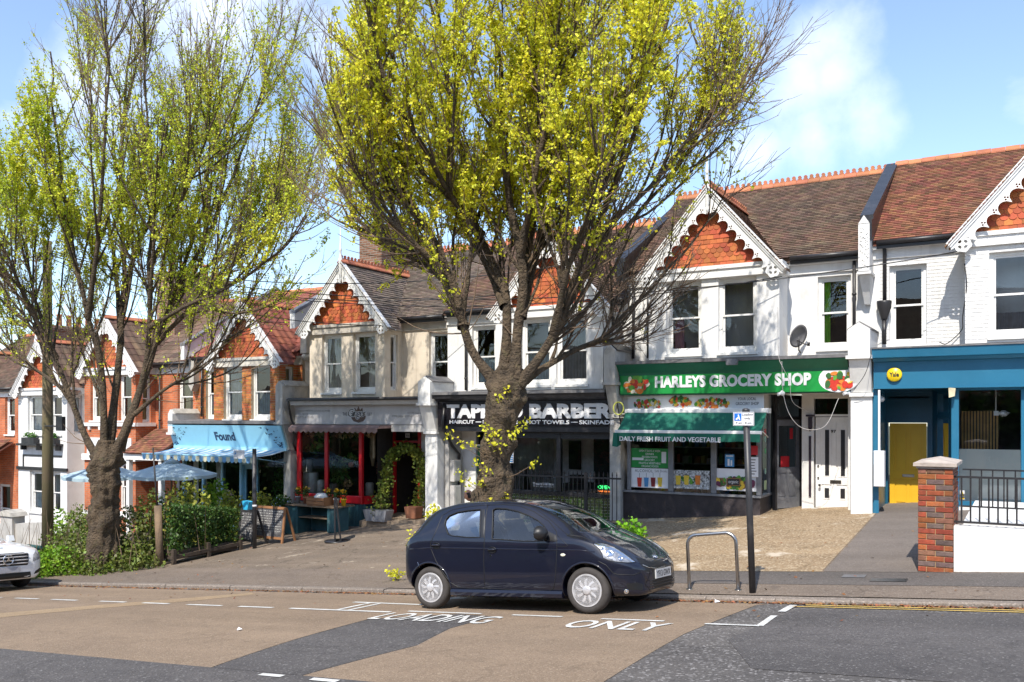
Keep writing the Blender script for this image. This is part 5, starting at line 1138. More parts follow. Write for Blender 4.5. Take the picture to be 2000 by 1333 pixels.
# florist entrance
dv = 20.4; zfd = Zp(795, 1003, dv); dz1 = Zp(795, 843, dv)
dl, dr = U(765, dv), U(823, dv)
q = MB(); q.box(dl, dl+.09, dv-.05, dv+.1, zfd-.3, zs0); q.box(dr-.09, dr, dv-.05, dv+.1, zfd-.3, zs0); q.box(dl+.09, dr-.09, dv-.04, dv+.1, Zp(795, 865, dv), Zp(795, 861, dv)); q.box(dl+.09, dr-.09, dv-.04, dv+.1, zs0-.08, zs0)
q.box(dl+.09, dl+.14, dv, dv+.06, zfd, Zp(795, 866, dv)); dfr = q.build('door_frame', M_red, h, recalc=True)
q = MB(); q.add([(dl+.09, dv+.05, Zp(795, 861, dv)), (dr-.09, dv+.05, Zp(795, 861, dv)), (dr-.09, dv+.05, zs0-.08), (dl+.09, dv+.05, zs0-.08)], [(0, 1, 2, 3)]); q.build('pane', M_glass, dfr)
q = MB(); q.box(U(791, dv), U(799, dv), dv+.02, dv+.03, Zp(795, 855, dv), Zp(795, 847, dv)); q.build('number_plate', M_signwhite, dfr)
q = MB(); text_on(q, '93', U(792.5, dv), U(797.5, dv), Zp(795, 853.5, dv), Zp(795, 849, dv), dv+.019, .02, .002); q.build('door_number', M_signtext, dfr)
room(h, dl+.05, dr-.02, dv+.1, 23, zfd-.3, zs0, M_room)
q = MB(); q.box(dr, U(848, dv)+.1, dv, dv+.2, zfd-.3, zs0); q.box(U(845, 19.6)-.16, U(845, 19.6)-.05, 19.7, dv, zfd-.3, zs0); q.build('porch_wall', M_white_r, h)
q = MB(); q.box(uW2+.02, uB[3]-.2, 19.5, dv+.1, zs0-.08, zs0-.021); q.box(U(765, SG), uB[3]-.15, SG-.02, 19.5, zs0-.2, zs0-.021); q.build('porch_ceiling', M_greyw, h)
q = MB(); gz_ = G(-15.5, 19.3); q.hexa([(uW2+.05, 19.3, gz_-.3), (uB[3]-.2, 19.3, gz_-.3), (uB[3]-.2, 20.6, gz_-.3), (uW2+.05, 20.6, gz_-.3), (uW2+.05, 19.3, gz_+.1), (uB[3]-.2, 19.3, zfd-.02), (uB[3]-.2, 20.6, zfd-.005), (uW2+.05, 20.6, zfd-.005)]); q.box(U(780, 19)-.1, U(838, 19), 18.75, 19.29, gz_-.3, zfd-.12); q.build('doorstep', mat('worn_stone_step', (.36, .27, .19), rough=.9, dirt=(.5, .4, .25), dirt_amt=.5, bump=.5), h, recalc=True)
pier(h, uB[3]-.2, uB[3]+.2, Zp(850, 735, 18.98), Zp(850, 787, 18.98), G(uB[3], 19.5)-.3, M_white_r, M_lead)
pier(h, uB[2]-.12, uB[2]+.16, Zp(556, 744, 18.98), Zp(556, 825, 18.98), G(uB[2], 19.5)-.3, M_grey_r, M_stone)
q = MB(); q.box(uB[2]+.05, uB[2]+.3, 19.85, 20.3, A_G-2.5, A_G-1.7); q.lathe((uB[2]+.17, 20.0, A_G-2.62), [(.1, -.1), (.16, 0), (.17, .05), (.14, .1)], 12); q.build('corbel', M_stone, h)
s = thing('shop_sign', 'pale grey florist fascia sign with a brown lotus emblem in its centre', 'shop sign', (-16.3, SG, zs0))
q = MB(); q.bbox(uL+.05, uR+.0, SG-.02, SG+.018, zs0, zs1, .005); q.build('sign_board', mat('sign_silver', (.5, .49, .50), rough=.3, var=.12, scale=2, bump=.03, streak=((.3, .28, .27), .4)), s, recalc=True)
q = MB(); text_on(q, 'THE', U(670, SG), U(679, SG), Zp(674, 812, SG), Zp(674, 806, SG), SG-.021, 0, .003); text_on(q, 'LILY', U(719, SG), U(727, SG), Zp(723, 812, SG), Zp(723, 806, SG), SG-.021, 0, .003)
text_on(q, 'Ginger', U(681, SG), U(717, SG), Zp(700, 819, SG), Zp(700, 799, SG), SG-.0285, .0, .002, .85, .35)
q.build('lettering', M_signtext, s)
q = MB(); text_on(q, 'Ginger', U(680.5, SG), U(717.5, SG), Zp(700, 819.6, SG), Zp(700, 798.4, SG), SG-.0265, .045, .002, .85, .35); q.build('lettering_outline', M_signwhite, s); q = MB(); cx = U(701, SG); cz = Zp(701, 826, SG)
for k_, (a, l_) in enumerate(((0, .48), (-.32, .46), (.32, .46), (-.62, .42), (.62, .42), (-.95, .34), (.95, .34))):
    pts_ = [(0, 0), (.07, .5), (.055, .8), (0, 1.0), (-.055, .8), (-.07, .5)]
    q.add([(cx+(x*math.cos(a)+y*l_*math.sin(a)), SG-.0215-.0004*k_, cz+(-x*math.sin(a)+y*l_*math.cos(a))) for x, y in pts_], [tuple(range(6))])
q.build('lotus_emblem', mat('print_umber', (.11, .065, .05), bump=0), s)
q = MB(); ft = mat('faded_sign_text', (.34, .33, .33), bump=0)
for tx, a, b, y_ in (('UNIQUE WEDDING & EVENT FLOWERS', 583, 646, 803), ('TEL SHOP', 583, 603, 809), ('GIFTS & MORE', 583, 613, 815), ('NO. 93', 818, 829, 801), ('01273 504 806', 797, 829, 807), ('WWW.GINGERLILYBRIGHTON.CO.UK', 766, 829, 813)):
    text_on(q, tx, U(a, SG), U(b, SG), Zp((a+b)/2, y_+2.2, SG), Zp((a+b)/2, y_-2, SG), SG-.021, 0, .002)
q.build('small_print', ft, s)
aw = thing('awning', 'short brown scalloped awning folded over the red florist window', 'awning', (-17.8, 19.1, zs0-.2))
q = MB(); aL, aR = U(571, 19.1), U(744, 19.1); q.hexa([(aL, 18.95, zs0-.12), (aR-.02, 18.95, zs0-.12), (aR+.25, 19.48, zs0-.1), (aL, 19.48, zs0-.1), (aL, 19.05, zs0-.03), (aR+.02, 19.05, zs0-.03), (aR+.25, 19.48, zs0-.022), (aL, 19.48, zs0-.022)]); q.build('awning_rail', mat('brown_canvas', (.2, .13, .12), rough=.8, var=.2, dirt=(.35, .27, .25), dirt_amt=.4), aw, recalc=True)
def scallop_valance(aL, aR, v, z1, hgt, w_=.2, amp=.045, cols=1, mats=None, dv=0.0, name='valance', parent=None):
    q = MB(); n_ = int((aR-aL)/w_)
    for i in range(n_):
        a = aL+(aR-aL)*i/n_; b = aL+(aR-aL)*(i+1)/n_; vs = []
        for k_ in range(7): x = a+(b-a)*k_/6; vs += [(x, v, z1), (x, v+dv, z1-hgt-amp*math.sin(math.pi*k_/6))]
        q.add(vs, [(2*j, 2*j+2, 2*j+3, 2*j+1) for j in range(6)], i % cols)
    return q.build(name, mats, parent)
scallop_valance(aL, aR, 18.94, zs0-.1, .1, .19, .05, 1, mat('brown_canvas', (.2, .13, .12)), .0, 'valance', aw)
# ================================================= cafe house with the light blue shopfront
A_F = 3.62+EYE; zl_F = -.09+EYE
h = thing('terraced_house', 'orange brick house with red concrete tiles above the light blue Found shopfront', 'house', (-21.8, 19.5, G(-21.8, 19.5)))
b0, b1 = U(418, VB), U(545, VB); cF = (b0+b1)/2
M_cream_w = mat('off_white_trim', (.66, .62, .55), rough=.7, dirt=(.35, .3, .25), dirt_amt=.4)
bw = [(U(437, VB), U(473, VB), A_F-3.68, A_F-1.98), (U(491, VB), U(528, VB), A_F-3.68, A_F-1.98)]
rw = [(U(402, VW), U(420, VW)+.2, A_F-3.68, A_F-1.98)]
upper(h, uB[1], uB[2]-.1, b0, b1, cF, A_F, zl_F, M_mortar, M_mortar, bw, rw, ret=(A_F-3.5, A_F-2.05), friezem=M_cream_w, curt={0: [(0, 1, .45, 1, M_curt), (0, 1, 0, .45, M_curtB)], 1: [(0, 1, 0, .48, M_curtB)]}, recess_c={0: [(0, 1, 0, .5, M_curtB)]}, retcurt=[(0, 1, 0, 1, M_curtY)])
q = MB(); kw = dict(bw=.225, bh=.075, gap=.012)
brick_field(q, fmap(VB), b0, b1, zl_F, A_F-2.03, holes=bw, **kw); brick_field(q, rmap(b1, VB), .01, .8, zl_F, A_F-2.0, holes=[(.27, .6, A_F-3.5, A_F-2.05)], **kw); brick_field(q, fmap(VW), uB[1], b0-.01, zl_F, A_F-1.98, holes=rw, **kw); brick_field(q, fmap(VW), b1+.01, uB[2]-.1, zl_F, A_F-1.98, **kw)
ob_ = q.build('brick', M_brickO, h, recalc=True); ob_['kind'] = 'stuff'
gable(h, cF, A_F); cross_roof(h, cF, A_F, M_tileC, roll=.025, gauge=.3, tw=.3, crest=False); main_roof(h, uB[1], uB[2]-.1, A_F, M_tileC, cF, roll=.025, gauge=.3, tw=.3, crest=False, ridge_dz=1.0)
shell(h, uB[1], uB[2]-.1, zl_F, A_F-1.7, M_brickR); gutter(h, uB[1]+.1, b0-.1, A_F-1.66); downpipe(h, U(394, 20), 20.0, zl_F+.1, A_F-1.8)
party_coping(h, uB[1]-.12, uB[1]+.12, A_F, M_lead, M_white_r, dz0=-1.15, dz1=1.25)
chimney(h, -28.1, -27.1, 21.5, 24.1, A_F-.6, 5.44+EYE, 5, M_brickN, 'y')
q = MB(); q.box(uB[1]-.05, uB[1]+.2, 19.85, 20.3, A_F-2.5, A_F-1.5); q.prism([(uB[1]-.08, A_F-2.5), (uB[1]+.23, A_F-2.5), (uB[1]+.1, A_F-2.75)], 19.83, 20.2, 'y'); q.build('corbel', M_stone, h)
ledge(h, U(327, 18.95), uB[2]-.15, zl_F, M_lead, v0=18.95, th=.12)
M_lblue = mat('light_blue_paint', (.33, .60, .74), rough=.45, var=.1, bump=.04)
uL, uR = U(327, 18.97), U(547, 18.97); zt_, zb_ = Zp(437, 831, 18.97), Zp(448, 874, 19.23)
s = thing('shop_sign', 'light blue tilted fascia board reading Found between dark scrollwork corners', 'shop sign', ((uL+uR)/2, 19.2, zb_))
q = MB(); q.prism([(18.97, zt_), (19.6, zt_), (19.6, zb_), (19.23, zb_)], uL, uR, 'x'); q.build('sign_board', mat('sign_pale_blue', (.30, .62, .78), rough=.4, var=.06, bump=.03), s, recalc=True)
def tilt(x, y, z): return (x, 18.97+(zt_-z)/(zt_-zb_)*.26+(y-19.0)-.004, z)
M_navy = mat('navy_print', (.02, .05, .12), bump=0)
q = MB(); text_on(q, 'Found', U(419, 19.08), U(458, 19.08), Zp(440, 861, 19.1), Zp(440, 844, 19.1), 19.0, .035, .004, 1.0, .0, proj=tilt); q.build('lettering', M_navy, s)
rr = random.Random(4); q = MB()
for side in (0, 1):
    for i in range(46):
        t_ = rr.random(); w_ = .75*(1-t_)+.12; xx = rr.uniform(0, w_); zz = t_*(zt_-zb_)*.85
        x = uL+.1+xx if side == 0 else uR-.1-xx; z = zt_-.06-zz; r = rr.uniform(.012, .032)
        pts = [tilt(x+r*math.cos(a)*(1+.7*math.sin(2*a+i)), 19.0, z+r*math.sin(a)*.8) for a in [2*math.pi*k/7 for k in range(7)]]; q.add([(p[0], p[1]-i*.00005, p[2]) for p in pts], [tuple(range(7))])
q.build('scrollwork', M_navy, s)
# striped awning
aw = thing('awning', 'blue and white striped scalloped awning over the Found cafe front', 'awning', (-21.5, 19.2, Zp(445, 880, 19.2)))
aL, aR = -24.2, -19.2; za1 = Zp(445, 877, 19.25); fv = 18.0; za0 = Zp(390, 890, fv)
M_st = [mat('awning_blue_stripe', (.16, .36, .60), rough=.8, bump=0), mat('awning_white_stripe', (.6, .66, .68), rough=.8, bump=0), mat('awning_yellow_stripe', (.6, .58, .42), rough=.8, bump=0)]
q = MB(); n_ = 30
for i in range(n_):
    a = aL+(aR-aL)*i/n_; b = aL+(aR-aL)*(i+1)/n_; vs = []
    for j in range(5): t = j/4; vs += [(a, 19.25+(fv-19.25)*t, za1+(za0-za1)*t-.04*math.sin(math.pi*t)), (b, 19.25+(fv-19.25)*t, za1+(za0-za1)*t-.04*math.sin(math.pi*t))]
    q.add(vs, [(2*j, 2*j+2, 2*j+3, 2*j+1) for j in range(4)], i % 2)
q.build('awning_canvas', M_st, aw)
q = MB(); q.tube([(aL-.03, fv, za0), (aR+.03, fv, za0)], .03, 8); q.box(aL-.05, aR+.05, 19.2, 19.4, za1-.02, za1+.07); q.tube([(aL+.1, 19.4, za1-.4), (aL+.1, fv, za0-.02)], .015, 6); q.tube([(aR-.1, 19.4, za1-.4), (aR-.1, fv, za0-.02)], .015, 6); q.build('awning_rail', M_lblue, aw)
scallop_valance(aL, aR, fv-.02, za0-.01, .13, .166, .05, 2, [M_st[0], M_st[2]], 0, 'valance', aw)
# glazed front
zg = G(-22, 19.5); zw1 = za1-.05
q = MB(); 
for a in (-24.15, -23.2, -22.3, -21.45, -20.75, -19.35): q.bbox(a, a+.09, VF-.04, VF+.08, zg-.3, zw1, .012)
q.box(-24.15, -21.45, VF-.05, VF+.1, zg-.3, zg+.45); q.box(-20.66, -19.35, VF-.05, VF+.1, zg-.3, zg+.65); q.box(-24.15, -19.26, VF-.04, VF+.12, zw1, zb_); q.box(-21.36, -20.75, VF-.02, VF+.06, zg+2.1, zg+2.2)
wd = q.build('shop_window', M_lblue, h, recalc=True)
for a, b, z in ((-24.06, -23.2, .45), (-23.11, -22.3, .45), (-22.21, -21.45, .45), (-20.66, -19.35, .65)):
    p = MB(); p.add([(a, VF, zg+z), (b, VF, zg+z), (b, VF, zw1), (a, VF, zw1)], [(0, 1, 2, 3)]); p.build('pane', M_shopglass, wd)
panel_door(h, fmap(VF+.02), -21.35, -20.76, zg+.02, zg+2.09, M_lblue, [(.12, .88, .06, .3)], [(.12, .88, .36, .94)], label='light blue glazed cafe door')
room(h, -24.2, -19.3, VF+.13, 23, zg-.3, zw1+.2, M_room)
for k_, m_ in ((-24.0, M_curt), (-23.6, M_curtY), (-22.9, M_curt)): curtain_sheet(fmap(VF), k_, k_+.25, zg+.5, zw1-.1, .3, 3).build('curtain', m_, h)
leaf_clump('window_plants', h, (-20.0, 20.1, zg+1.3), (.6, .3, .9), 1100, .075, M_leafd); leaf_clump('dried_flowers', h, (-20.0, 19.95, zg+2.3), (.6, .2, .3), 260, .06, mat('grey_foliage', (.3, .33, .28), isl=.3, bump=0))
pier(h, uB[1]-.0, uB[1]+.22, Zp(333, 800, 18.98), Zp(333, 845, 18.98), zg-.3, M_white_r, M_stone, pil=False, bracket=False)
# ================================================= red brick house behind the left tree
A_E = 3.5+EYE; zgE = G(-27, 19.5)
h = thing('terraced_house', 'red brick house with white bargeboards directly behind the left tree', 'house', (-27.2, 19.5, zgE))
b0, b1 = -29.2, U(265, VB); cE = (b0+b1)/2
up_ = (A_E-3.62, A_E-1.98); lo_ = (zgE+.75, zgE+2.45)
bw = [(b0+.35, b0+1.15, *up_), (U(232, VB), U(257, VB), *up_), (b0+.35, b0+1.15, *lo_), (U(232, VB), U(257, VB), *lo_)]
rw = [(U(347, VW), U(377, VW), A_E-3.6, A_E-2.0), (U(340, VW), U(368, VW), zgE+.1, zgE+2.2)]
upper(h, uB[0]+.2, uB[1], b0, b1, cE, A_E, zgE-.1, M_brickR, M_brickR, bw, rw, ret=(A_E-3.7, A_E-2.0), curt={0: [(0, 1, 0, 1, M_curtY)], 1: [(.5, 1, 0, 1, M_curtY)]}, recess_c={0: [(0, .5, 0, 1, M_curtY)]}, retcurt=[(.3, 1, 0, 1, M_curtY)])
q = MB()
for z in (A_E-3.72, zgE+.66): q.box(b0-.06, b1+.08, VB-.09, VB-.001, z-.1, z+.02); q.box(b1+.001, b1+.09, VB, VW-.05, z-.1, z+.02)
q.box(b0-.06, b1+.1, VB-.08, VB-.001, zgE+2.5, zgE+2.72); q.box(b0+.2, b1-.2, VB-.04, VB-.001, zgE+2.73, zgE+3.3); q.box(b1+.001, b1+.1, VB, VW-.05, zgE+2.5, zgE+2.72)
for x in (b1-.35, b1-1.1, b0+.3, b0+.9): q.box(x, x+.1, VB-.075, VB-.001, A_E-3.95, A_E-3.825)
q.build('stone_band', M_white_p, h)
gable(h, cE, A_E); cross_roof(h, cE, A_E, M_tileD, gauge=.3, tw=.3, roll=.02, crest=False); main_roof(h, uB[0]+.2, uB[1]-.1, A_E, M_tileD, cE, gauge=.3, tw=.3, roll=.02, crest=False)
shell(h, uB[0]+.2, uB[1]-.1, zgE, A_E-1.7, M_brickR); gutter(h, b1+.1, uB[1]-.1, A_E-1.66); downpipe(h, U(312, 20), 20.0, zgE, A_E-1.8)
q = MB(); zr = zgE+3.55; q.hexa([(-26.2, 18.7, zr-.75), (-24.3, 18.7, zr-.75), (-24.3, 20.0, zr+.0), (-26.2, 20.0, zr+.0), (-26.2, 18.7, zr-.7), (-24.3, 18.7, zr-.7), (-24.3, 20.0, zr+.06), (-26.2, 20.0, zr+.06)]); pr = q.build('porch_roof', M_tileO, h)
q = MB(); a_ = math.atan(.76/1.3); roof_tiles(q, (-26.2, 18.66, zr-.72), (1, 0, 0), (0, math.cos(a_), math.sin(a_)), (0, -math.sin(a_), math.cos(a_)), 1.9, 1.55, .12, .17, .02, lambda p: True); o_ = q.build('roof_tile', M_tileO, pr); o_['kind'] = 'stuff'
q = MB(); q.box(-26.2, -24.3, 18.75, 19.3, zr-.95, zr-.76); q.box(-26.15, -26.0, 18.8, 18.95, zgE-.2, zr-.951); q.box(-24.5, -24.35, 18.8, 18.95, zgE-.2, zr-.951); q.build('porch_frame', M_white_p, h)
# ================================================= white house with the sill boxes
A_W = 2.85+EYE; zgW = G(-31.8, 19.5)
h = thing('terraced_house', 'white bay fronted house with black window box sills behind the telegraph pole', 'house', (-32, 19.5, zgW))
b0, b1 = U(36, VB), U(131, VB); cW = (b0+b1)/2
up_ = (A_W-3.5, A_W-2.02); lo_ = (Zp(65, 1000, VB), Zp(65, 920, VB))
bw = [(U(54, VB), U(83, VB), *up_), (U(97, VB), U(121, VB), *up_), (U(58, VB), U(82, VB), *lo_), (U(97, VB), U(118, VB), *lo_)]
upper(h, -34.7, uB[0]+.2, b0, b1, cW, A_W, zgW-.1, M_white_r, M_white_r, bw, [], ret=(A_W-3.5, A_W-2.05), curt={0: [(0, 1, 0, 1, M_curt)], 2: [(0, 1, 0, .5, M_curtB)]})
q = MB()
for i_, (a, b) in enumerate(((46, 86), (94, 124))):
    x0, x1 = U(a, VB), U(b, VB); z = Zp(65, 866, VB); q.box(x0, x1, VB-.3, VB-.001, z-.08, z); q.box(x0+.12, x0+.2, VB-.2, VB-.001, z-.25, z-.081); q.box(x1-.2, x1-.12, VB-.2, VB-.001, z-.25, z-.081)
q.box(b0-.05, b1+.06, VB-.06, VB-.001, Zp(65, 918, VB), Zp(65, 912, VB)); q.box(U(46, VB)-.02, U(46, VB)+.04, VB-.03, VB-.001, Zp(65, 912, VB), Zp(65, 888, VB)); q.box(U(46, VB)+.04, U(122, VB), VB-.03, VB-.001, Zp(65, 891, VB), Zp(65, 888, VB)); q.build('black_trim', M_black_p, h)
for a, b in ((54, 78), (101, 118)):
    x0, x1 = U(a, VB), U(b, VB); z = Zp(65, 866, VB); t_ = thing('window_box', 'black window box with yellow green plants, '+('left' if a == 54 else 'right')+' one on the white house sills', 'planter', ((x0+x1)/2, VB-.15, z)); q = MB(); q.box(x0, x1, VB-.25, VB-.05, z, z+.22); q.build('trough', M_black_p, t_); leaf_clump('plants', t_, ((x0+x1)/2, VB-.15, z+.3), ((x1-x0)/2, .1, .13), 140, .06, M_leafd)
gable(h, cW, A_W); cross_roof(h, cW, A_W, M_tileD, gauge=.3, tw=.3, roll=.02, crest=False); main_roof(h, -34.7, uB[0]+.2, A_W, M_tileD, cW, gauge=.3, tw=.3, roll=.02, crest=True)
shell(h, -34.7, uB[0]+.2, zgW, A_W-1.7, M_white_r); gutter(h, b1+.1, uB[0]+.2, A_W-1.66)
chimney(h, -35.7, -34.8, 21.5, 24.1, A_W-.4, 3.85+EYE, 6, M_brickN, 'y')
# ================================================= last red house at the left edge
A_N = 2.8+EYE; zgN = G(-36.5, 19.5)
h = thing('terraced_house', 'red brick house at the left edge with a white timber porch', 'house', (-37, 19.5, zgN))
rw = [(U(10, VW), U(29, VW), A_N-3.5, A_N-1.95), (-36.2, -35.3, zgN+.1, zgN+2.1)]
upper(h, -40.4, -34.75, -40.2, -37.4, -38.8, A_N, zgN-.1, M_brickR, M_brickR, [(-39.8, -39, A_N-3.6, A_N-2.05), (-38.6, -37.8, A_N-3.6, A_N-2.05)], rw, friezem=M_white_p)
gable(h, -38.8, A_N); cross_roof(h, -38.8, A_N, M_tileD, crest=False, gauge=.3, tw=.3); main_roof(h, -40.4, -34.75, A_N, M_tileD, -38.8, crest=False)
shell(h, -40.4, -34.75, zgN, A_N-1.7, M_brickR); gutter(h, -37.3, -34.8, A_N-1.66)
zp1, zp0 = Zp(20, 872, 19.6), Zp(20, 914, 18.6); a_ = math.atan2(zp1-zp0, 1.1); q = MB()
q.hexa([(-37.4, 18.5, zp0-.05), (-34.9, 18.5, zp0-.05), (-34.9, 20.0, zp1+.1), (-37.4, 20.0, zp1+.1), (-37.4, 18.5, zp0), (-34.9, 18.5, zp0), (-34.9, 20.0, zp1+.15), (-37.4, 20.0, zp1+.15)]); pr = q.build('porch_roof', M_tileO, h)
q = MB(); roof_tiles(q, (-37.4, 18.45, zp0), (1, 0, 0), (0, math.cos(a_), math.sin(a_)), (0, -math.sin(a_), math.cos(a_)), 2.5, 1.8, .12, .17, .02, lambda p: True); o_ = q.build('roof_tile', M_tileO, pr); o_['kind'] = 'stuff'
q = MB(); q.box(-37.4, -34.9, 18.6, 18.75, zp0-.3, zp0-.06)
for x in (-35.05, -37.3): q.box(x, x+.12, 18.6, 18.72, zgN-.3, zp0-.301)
for sg, x in ((-1, -35.05), (1, -37.18)):
    pts = [(x, zp0-1.2)]+[(x+sg*(.9-.9*math.cos(a)), zp0-1.2+.88*math.sin(a)) for a in [i*math.pi/16 for i in range(1, 9)]]+[(x, zp0-.31)]
    q.prism(pts, 18.63, 18.69, 'y')
q.build('porch_frame', M_white_p, h, recalc=True)
# front garden walls of the two left houses
t_ = thing('garden_wall', 'low grey rendered garden wall with a pale pillar in front of the white house', 'wall', (-30, 15.6, G(-30, 15.6)))
q = MB(); q.hexa([(-33.8, 15.3, G(-33.8, 15.3)-.2), (-25.2, 15.3, G(-25.2, 15.3)-.2), (-25.2, 15.5, G(-25.2, 15.5)-.2), (-33.8, 15.5, G(-33.8, 15.5)-.2), (-33.8, 15.3, G(-33.8, 15.3)+.9), (-25.2, 15.3, G(-25.2, 15.3)+.9), (-25.2, 15.5, G(-25.2, 15.5)+.9), (-33.8, 15.5, G(-33.8, 15.5)+.9)]); q.box(-27.2, -26.6, 15.2, 15.6, G(-27, 15.4)-.2, G(-27, 15.4)+1.15); q.build('rendered_wall', M_grey_r, t_, recalc=True)
q = MB(); q.prism([(-27.28, 0), (-26.52, 0), (-26.6, .12), (-26.9, .2), (-27.2, .12)], 15.15, 15.65, 'y'); o_ = q.build('pillar_cap', M_stone, t_); o_.location.z += G(-27, 15.4)+1.15
t_ = thing('railing', 'ornate black railing on the steps by the left edge porch', 'railing', (-34, 17, G(-34, 17)))
q = MB()
for i in range(7):
    x = -35.4+i*.33; z = G(x, 16.6); q.lathe((x, 16.6, z), [(.02, 0), (.02, .3), (.06, .4), (.02, .5), (.05, .62), (.02, .75), (.03, .95), (0, 1.02)], 6)
q.tube([(-35.5, 16.6, G(-35.5, 16.6)+.95), (-33.3, 16.6, G(-33.3, 16.6)+.95)], .02, 6); q.build('balusters', M_pipe, t_)
# ------------------------------------------------------------------ the two street trees
M_bark = mat('elm_bark', (.135, .095, .058), col2=(.055, .04, .026), rough=.95, scale=5, bump=1.0, bscale=20, bdist=.1, dirt=(.17, .15, .06), dirt_amt=.5, dscale=6)
M_twig = mat('twig_bark', (.22, .15, .095), col2=(.13, .09, .06), rough=.9, scale=2, bump=0)
from mathutils import noise as mn
def tubes(name, batches, m, parent, smooth=True):
    """batches of (points BxNx3, radii BxN, sides) -> one mesh"""
    Vs, Fs = [], []; base = 0
    for P_, Rd, k in batches:
        B, N = P_.shape[:2]
        t = np.gradient(P_, axis=1); t /= np.linalg.norm(t, axis=2)[:, :, None]+1e-9
        s = np.cross(t, np.array([.31, -.9, .12])); s /= np.linalg.norm(s, axis=2)[:, :, None]+1e-9; b = np.cross(t, s)
        a = np.arange(k)*2*np.pi/k
        V = P_[:, :, None]+(s[:, :, None]*np.cos(a)[None, None, :, None]+b[:, :, None]*np.sin(a)[None, None, :, None])*Rd[:, :, None, None]
        Vs.append(V.reshape(-1, 3))
        i = np.arange(B)[:, None, None]*N*k+np.arange(N-1)[None, :, None]*k+np.arange(k)[None, None, :]
        j = np.arange(B)[:, None, None]*N*k+np.arange(N-1)[None, :, None]*k+((np.arange(k)+1) % k)[None, None, :]
        F = np.stack([i, j, j+k, i+k], -1).reshape(-1, 4)+base; Fs.append(F); base += B*N*k
    V = np.concatenate(Vs); F = np.concatenate(Fs)
    me = bpy.data.meshes.new(name); V = V-np.array(WL[parent.name])
    me.vertices.add(len(V)); me.vertices.foreach_set('co', V.astype(np.float32).ravel())
    me.loops.add(F.size); me.loops.foreach_set('vertex_index', F.astype(np.int32).ravel())
    me.polygons.add(len(F)); me.polygons.foreach_set('loop_start', np.arange(0, F.size, 4, dtype=np.int32)); me.polygons.foreach_set('use_smooth', np.ones(len(F), bool))
    me.update(calc_edges=True); me.materials.append(m); return put(name, me, parent)
def resample(P_, n):
    P_ = np.array(P_, float); # catmull-rom through the picked points
    Q = np.vstack([2*P_[0]-P_[1], P_, 2*P_[-1]-P_[-2]]); out = []
    m = len(P_)-1
    for i in range(n):
        x = i/(n-1)*m; k = min(int(x), m-1); t = x-k; p0, p1, p2, p3 = Q[k], Q[k+1], Q[k+2], Q[k+3]
        out.append(.5*((2*p1)+(-p0+p2)*t+(2*p0-5*p1+4*p2-p3)*t*t+(-p0+3*p1-3*p2+p3)*t**3))
    return np.array(out)
def children(P_, Rd, k, tr, ang, length, up, n, r0, r1, wander, lp=1.0, taperlen=.4):
    """k children on every polyline of the batch"""
    B, N = P_.shape[:2]; t = rng.uniform(tr[0], tr[1], (B, k)); x = t*(N-1); i = np.minimum(x.astype(int), N-2); f = (x-i)[..., None]
    bi = np.arange(B)[:, None]; st = P_[bi, i]*(1-f)+P_[bi, i+1]*f; tg = P_[bi, i+1]-P_[bi, i]; tg /= np.linalg.norm(tg, axis=2)[..., None]+1e-9
    pr = Rd[bi, i]; st = st.reshape(-1, 3); tg = tg.reshape(-1, 3); pr = pr.reshape(-1); t = t.reshape(-1)
    rd = rng.normal(size=st.shape); rd -= tg*(rd*tg).sum(1)[:, None]; rd /= np.linalg.norm(rd, axis=1)[:, None]+1e-9
    th = np.radians(rng.normal(ang[0], ang[1], len(st)))[:, None]
    d = tg*np.cos(th)+rd*np.sin(th); L = rng.uniform(length[0], length[1], len(st))*(1-taperlen*t); step = (L/(n-1))[:, None]
    pts = [st]; 
    for j in range(1, n):
        d = d+np.array([0, 0, up])+rng.normal(0, wander, d.shape); d /= np.linalg.norm(d, axis=1)[:, None]; pts.append(pts[-1]+d*step)
    Pn = np.stack(pts, 1); rr0 = np.minimum(pr*.7, r0*rng.uniform(.7, 1.2, len(st))*(L/L.mean())**.7)
    q = np.linspace(0, 1, n)[None, :]; Rn = rr0[:, None]*(1-q)+np.minimum(r1, rr0*.6)[:, None]*q
    return Pn, Rn
def pick(pts, D):                  # picture points at a chosen distance -> world points of the limb
    out = []
    for p in pts:
        a = ray(p[0], p[1]); d_ = D+p[2]; out.append((a[0]*d_, a[1]*d_, EYE+a[2]*d_))
    return out
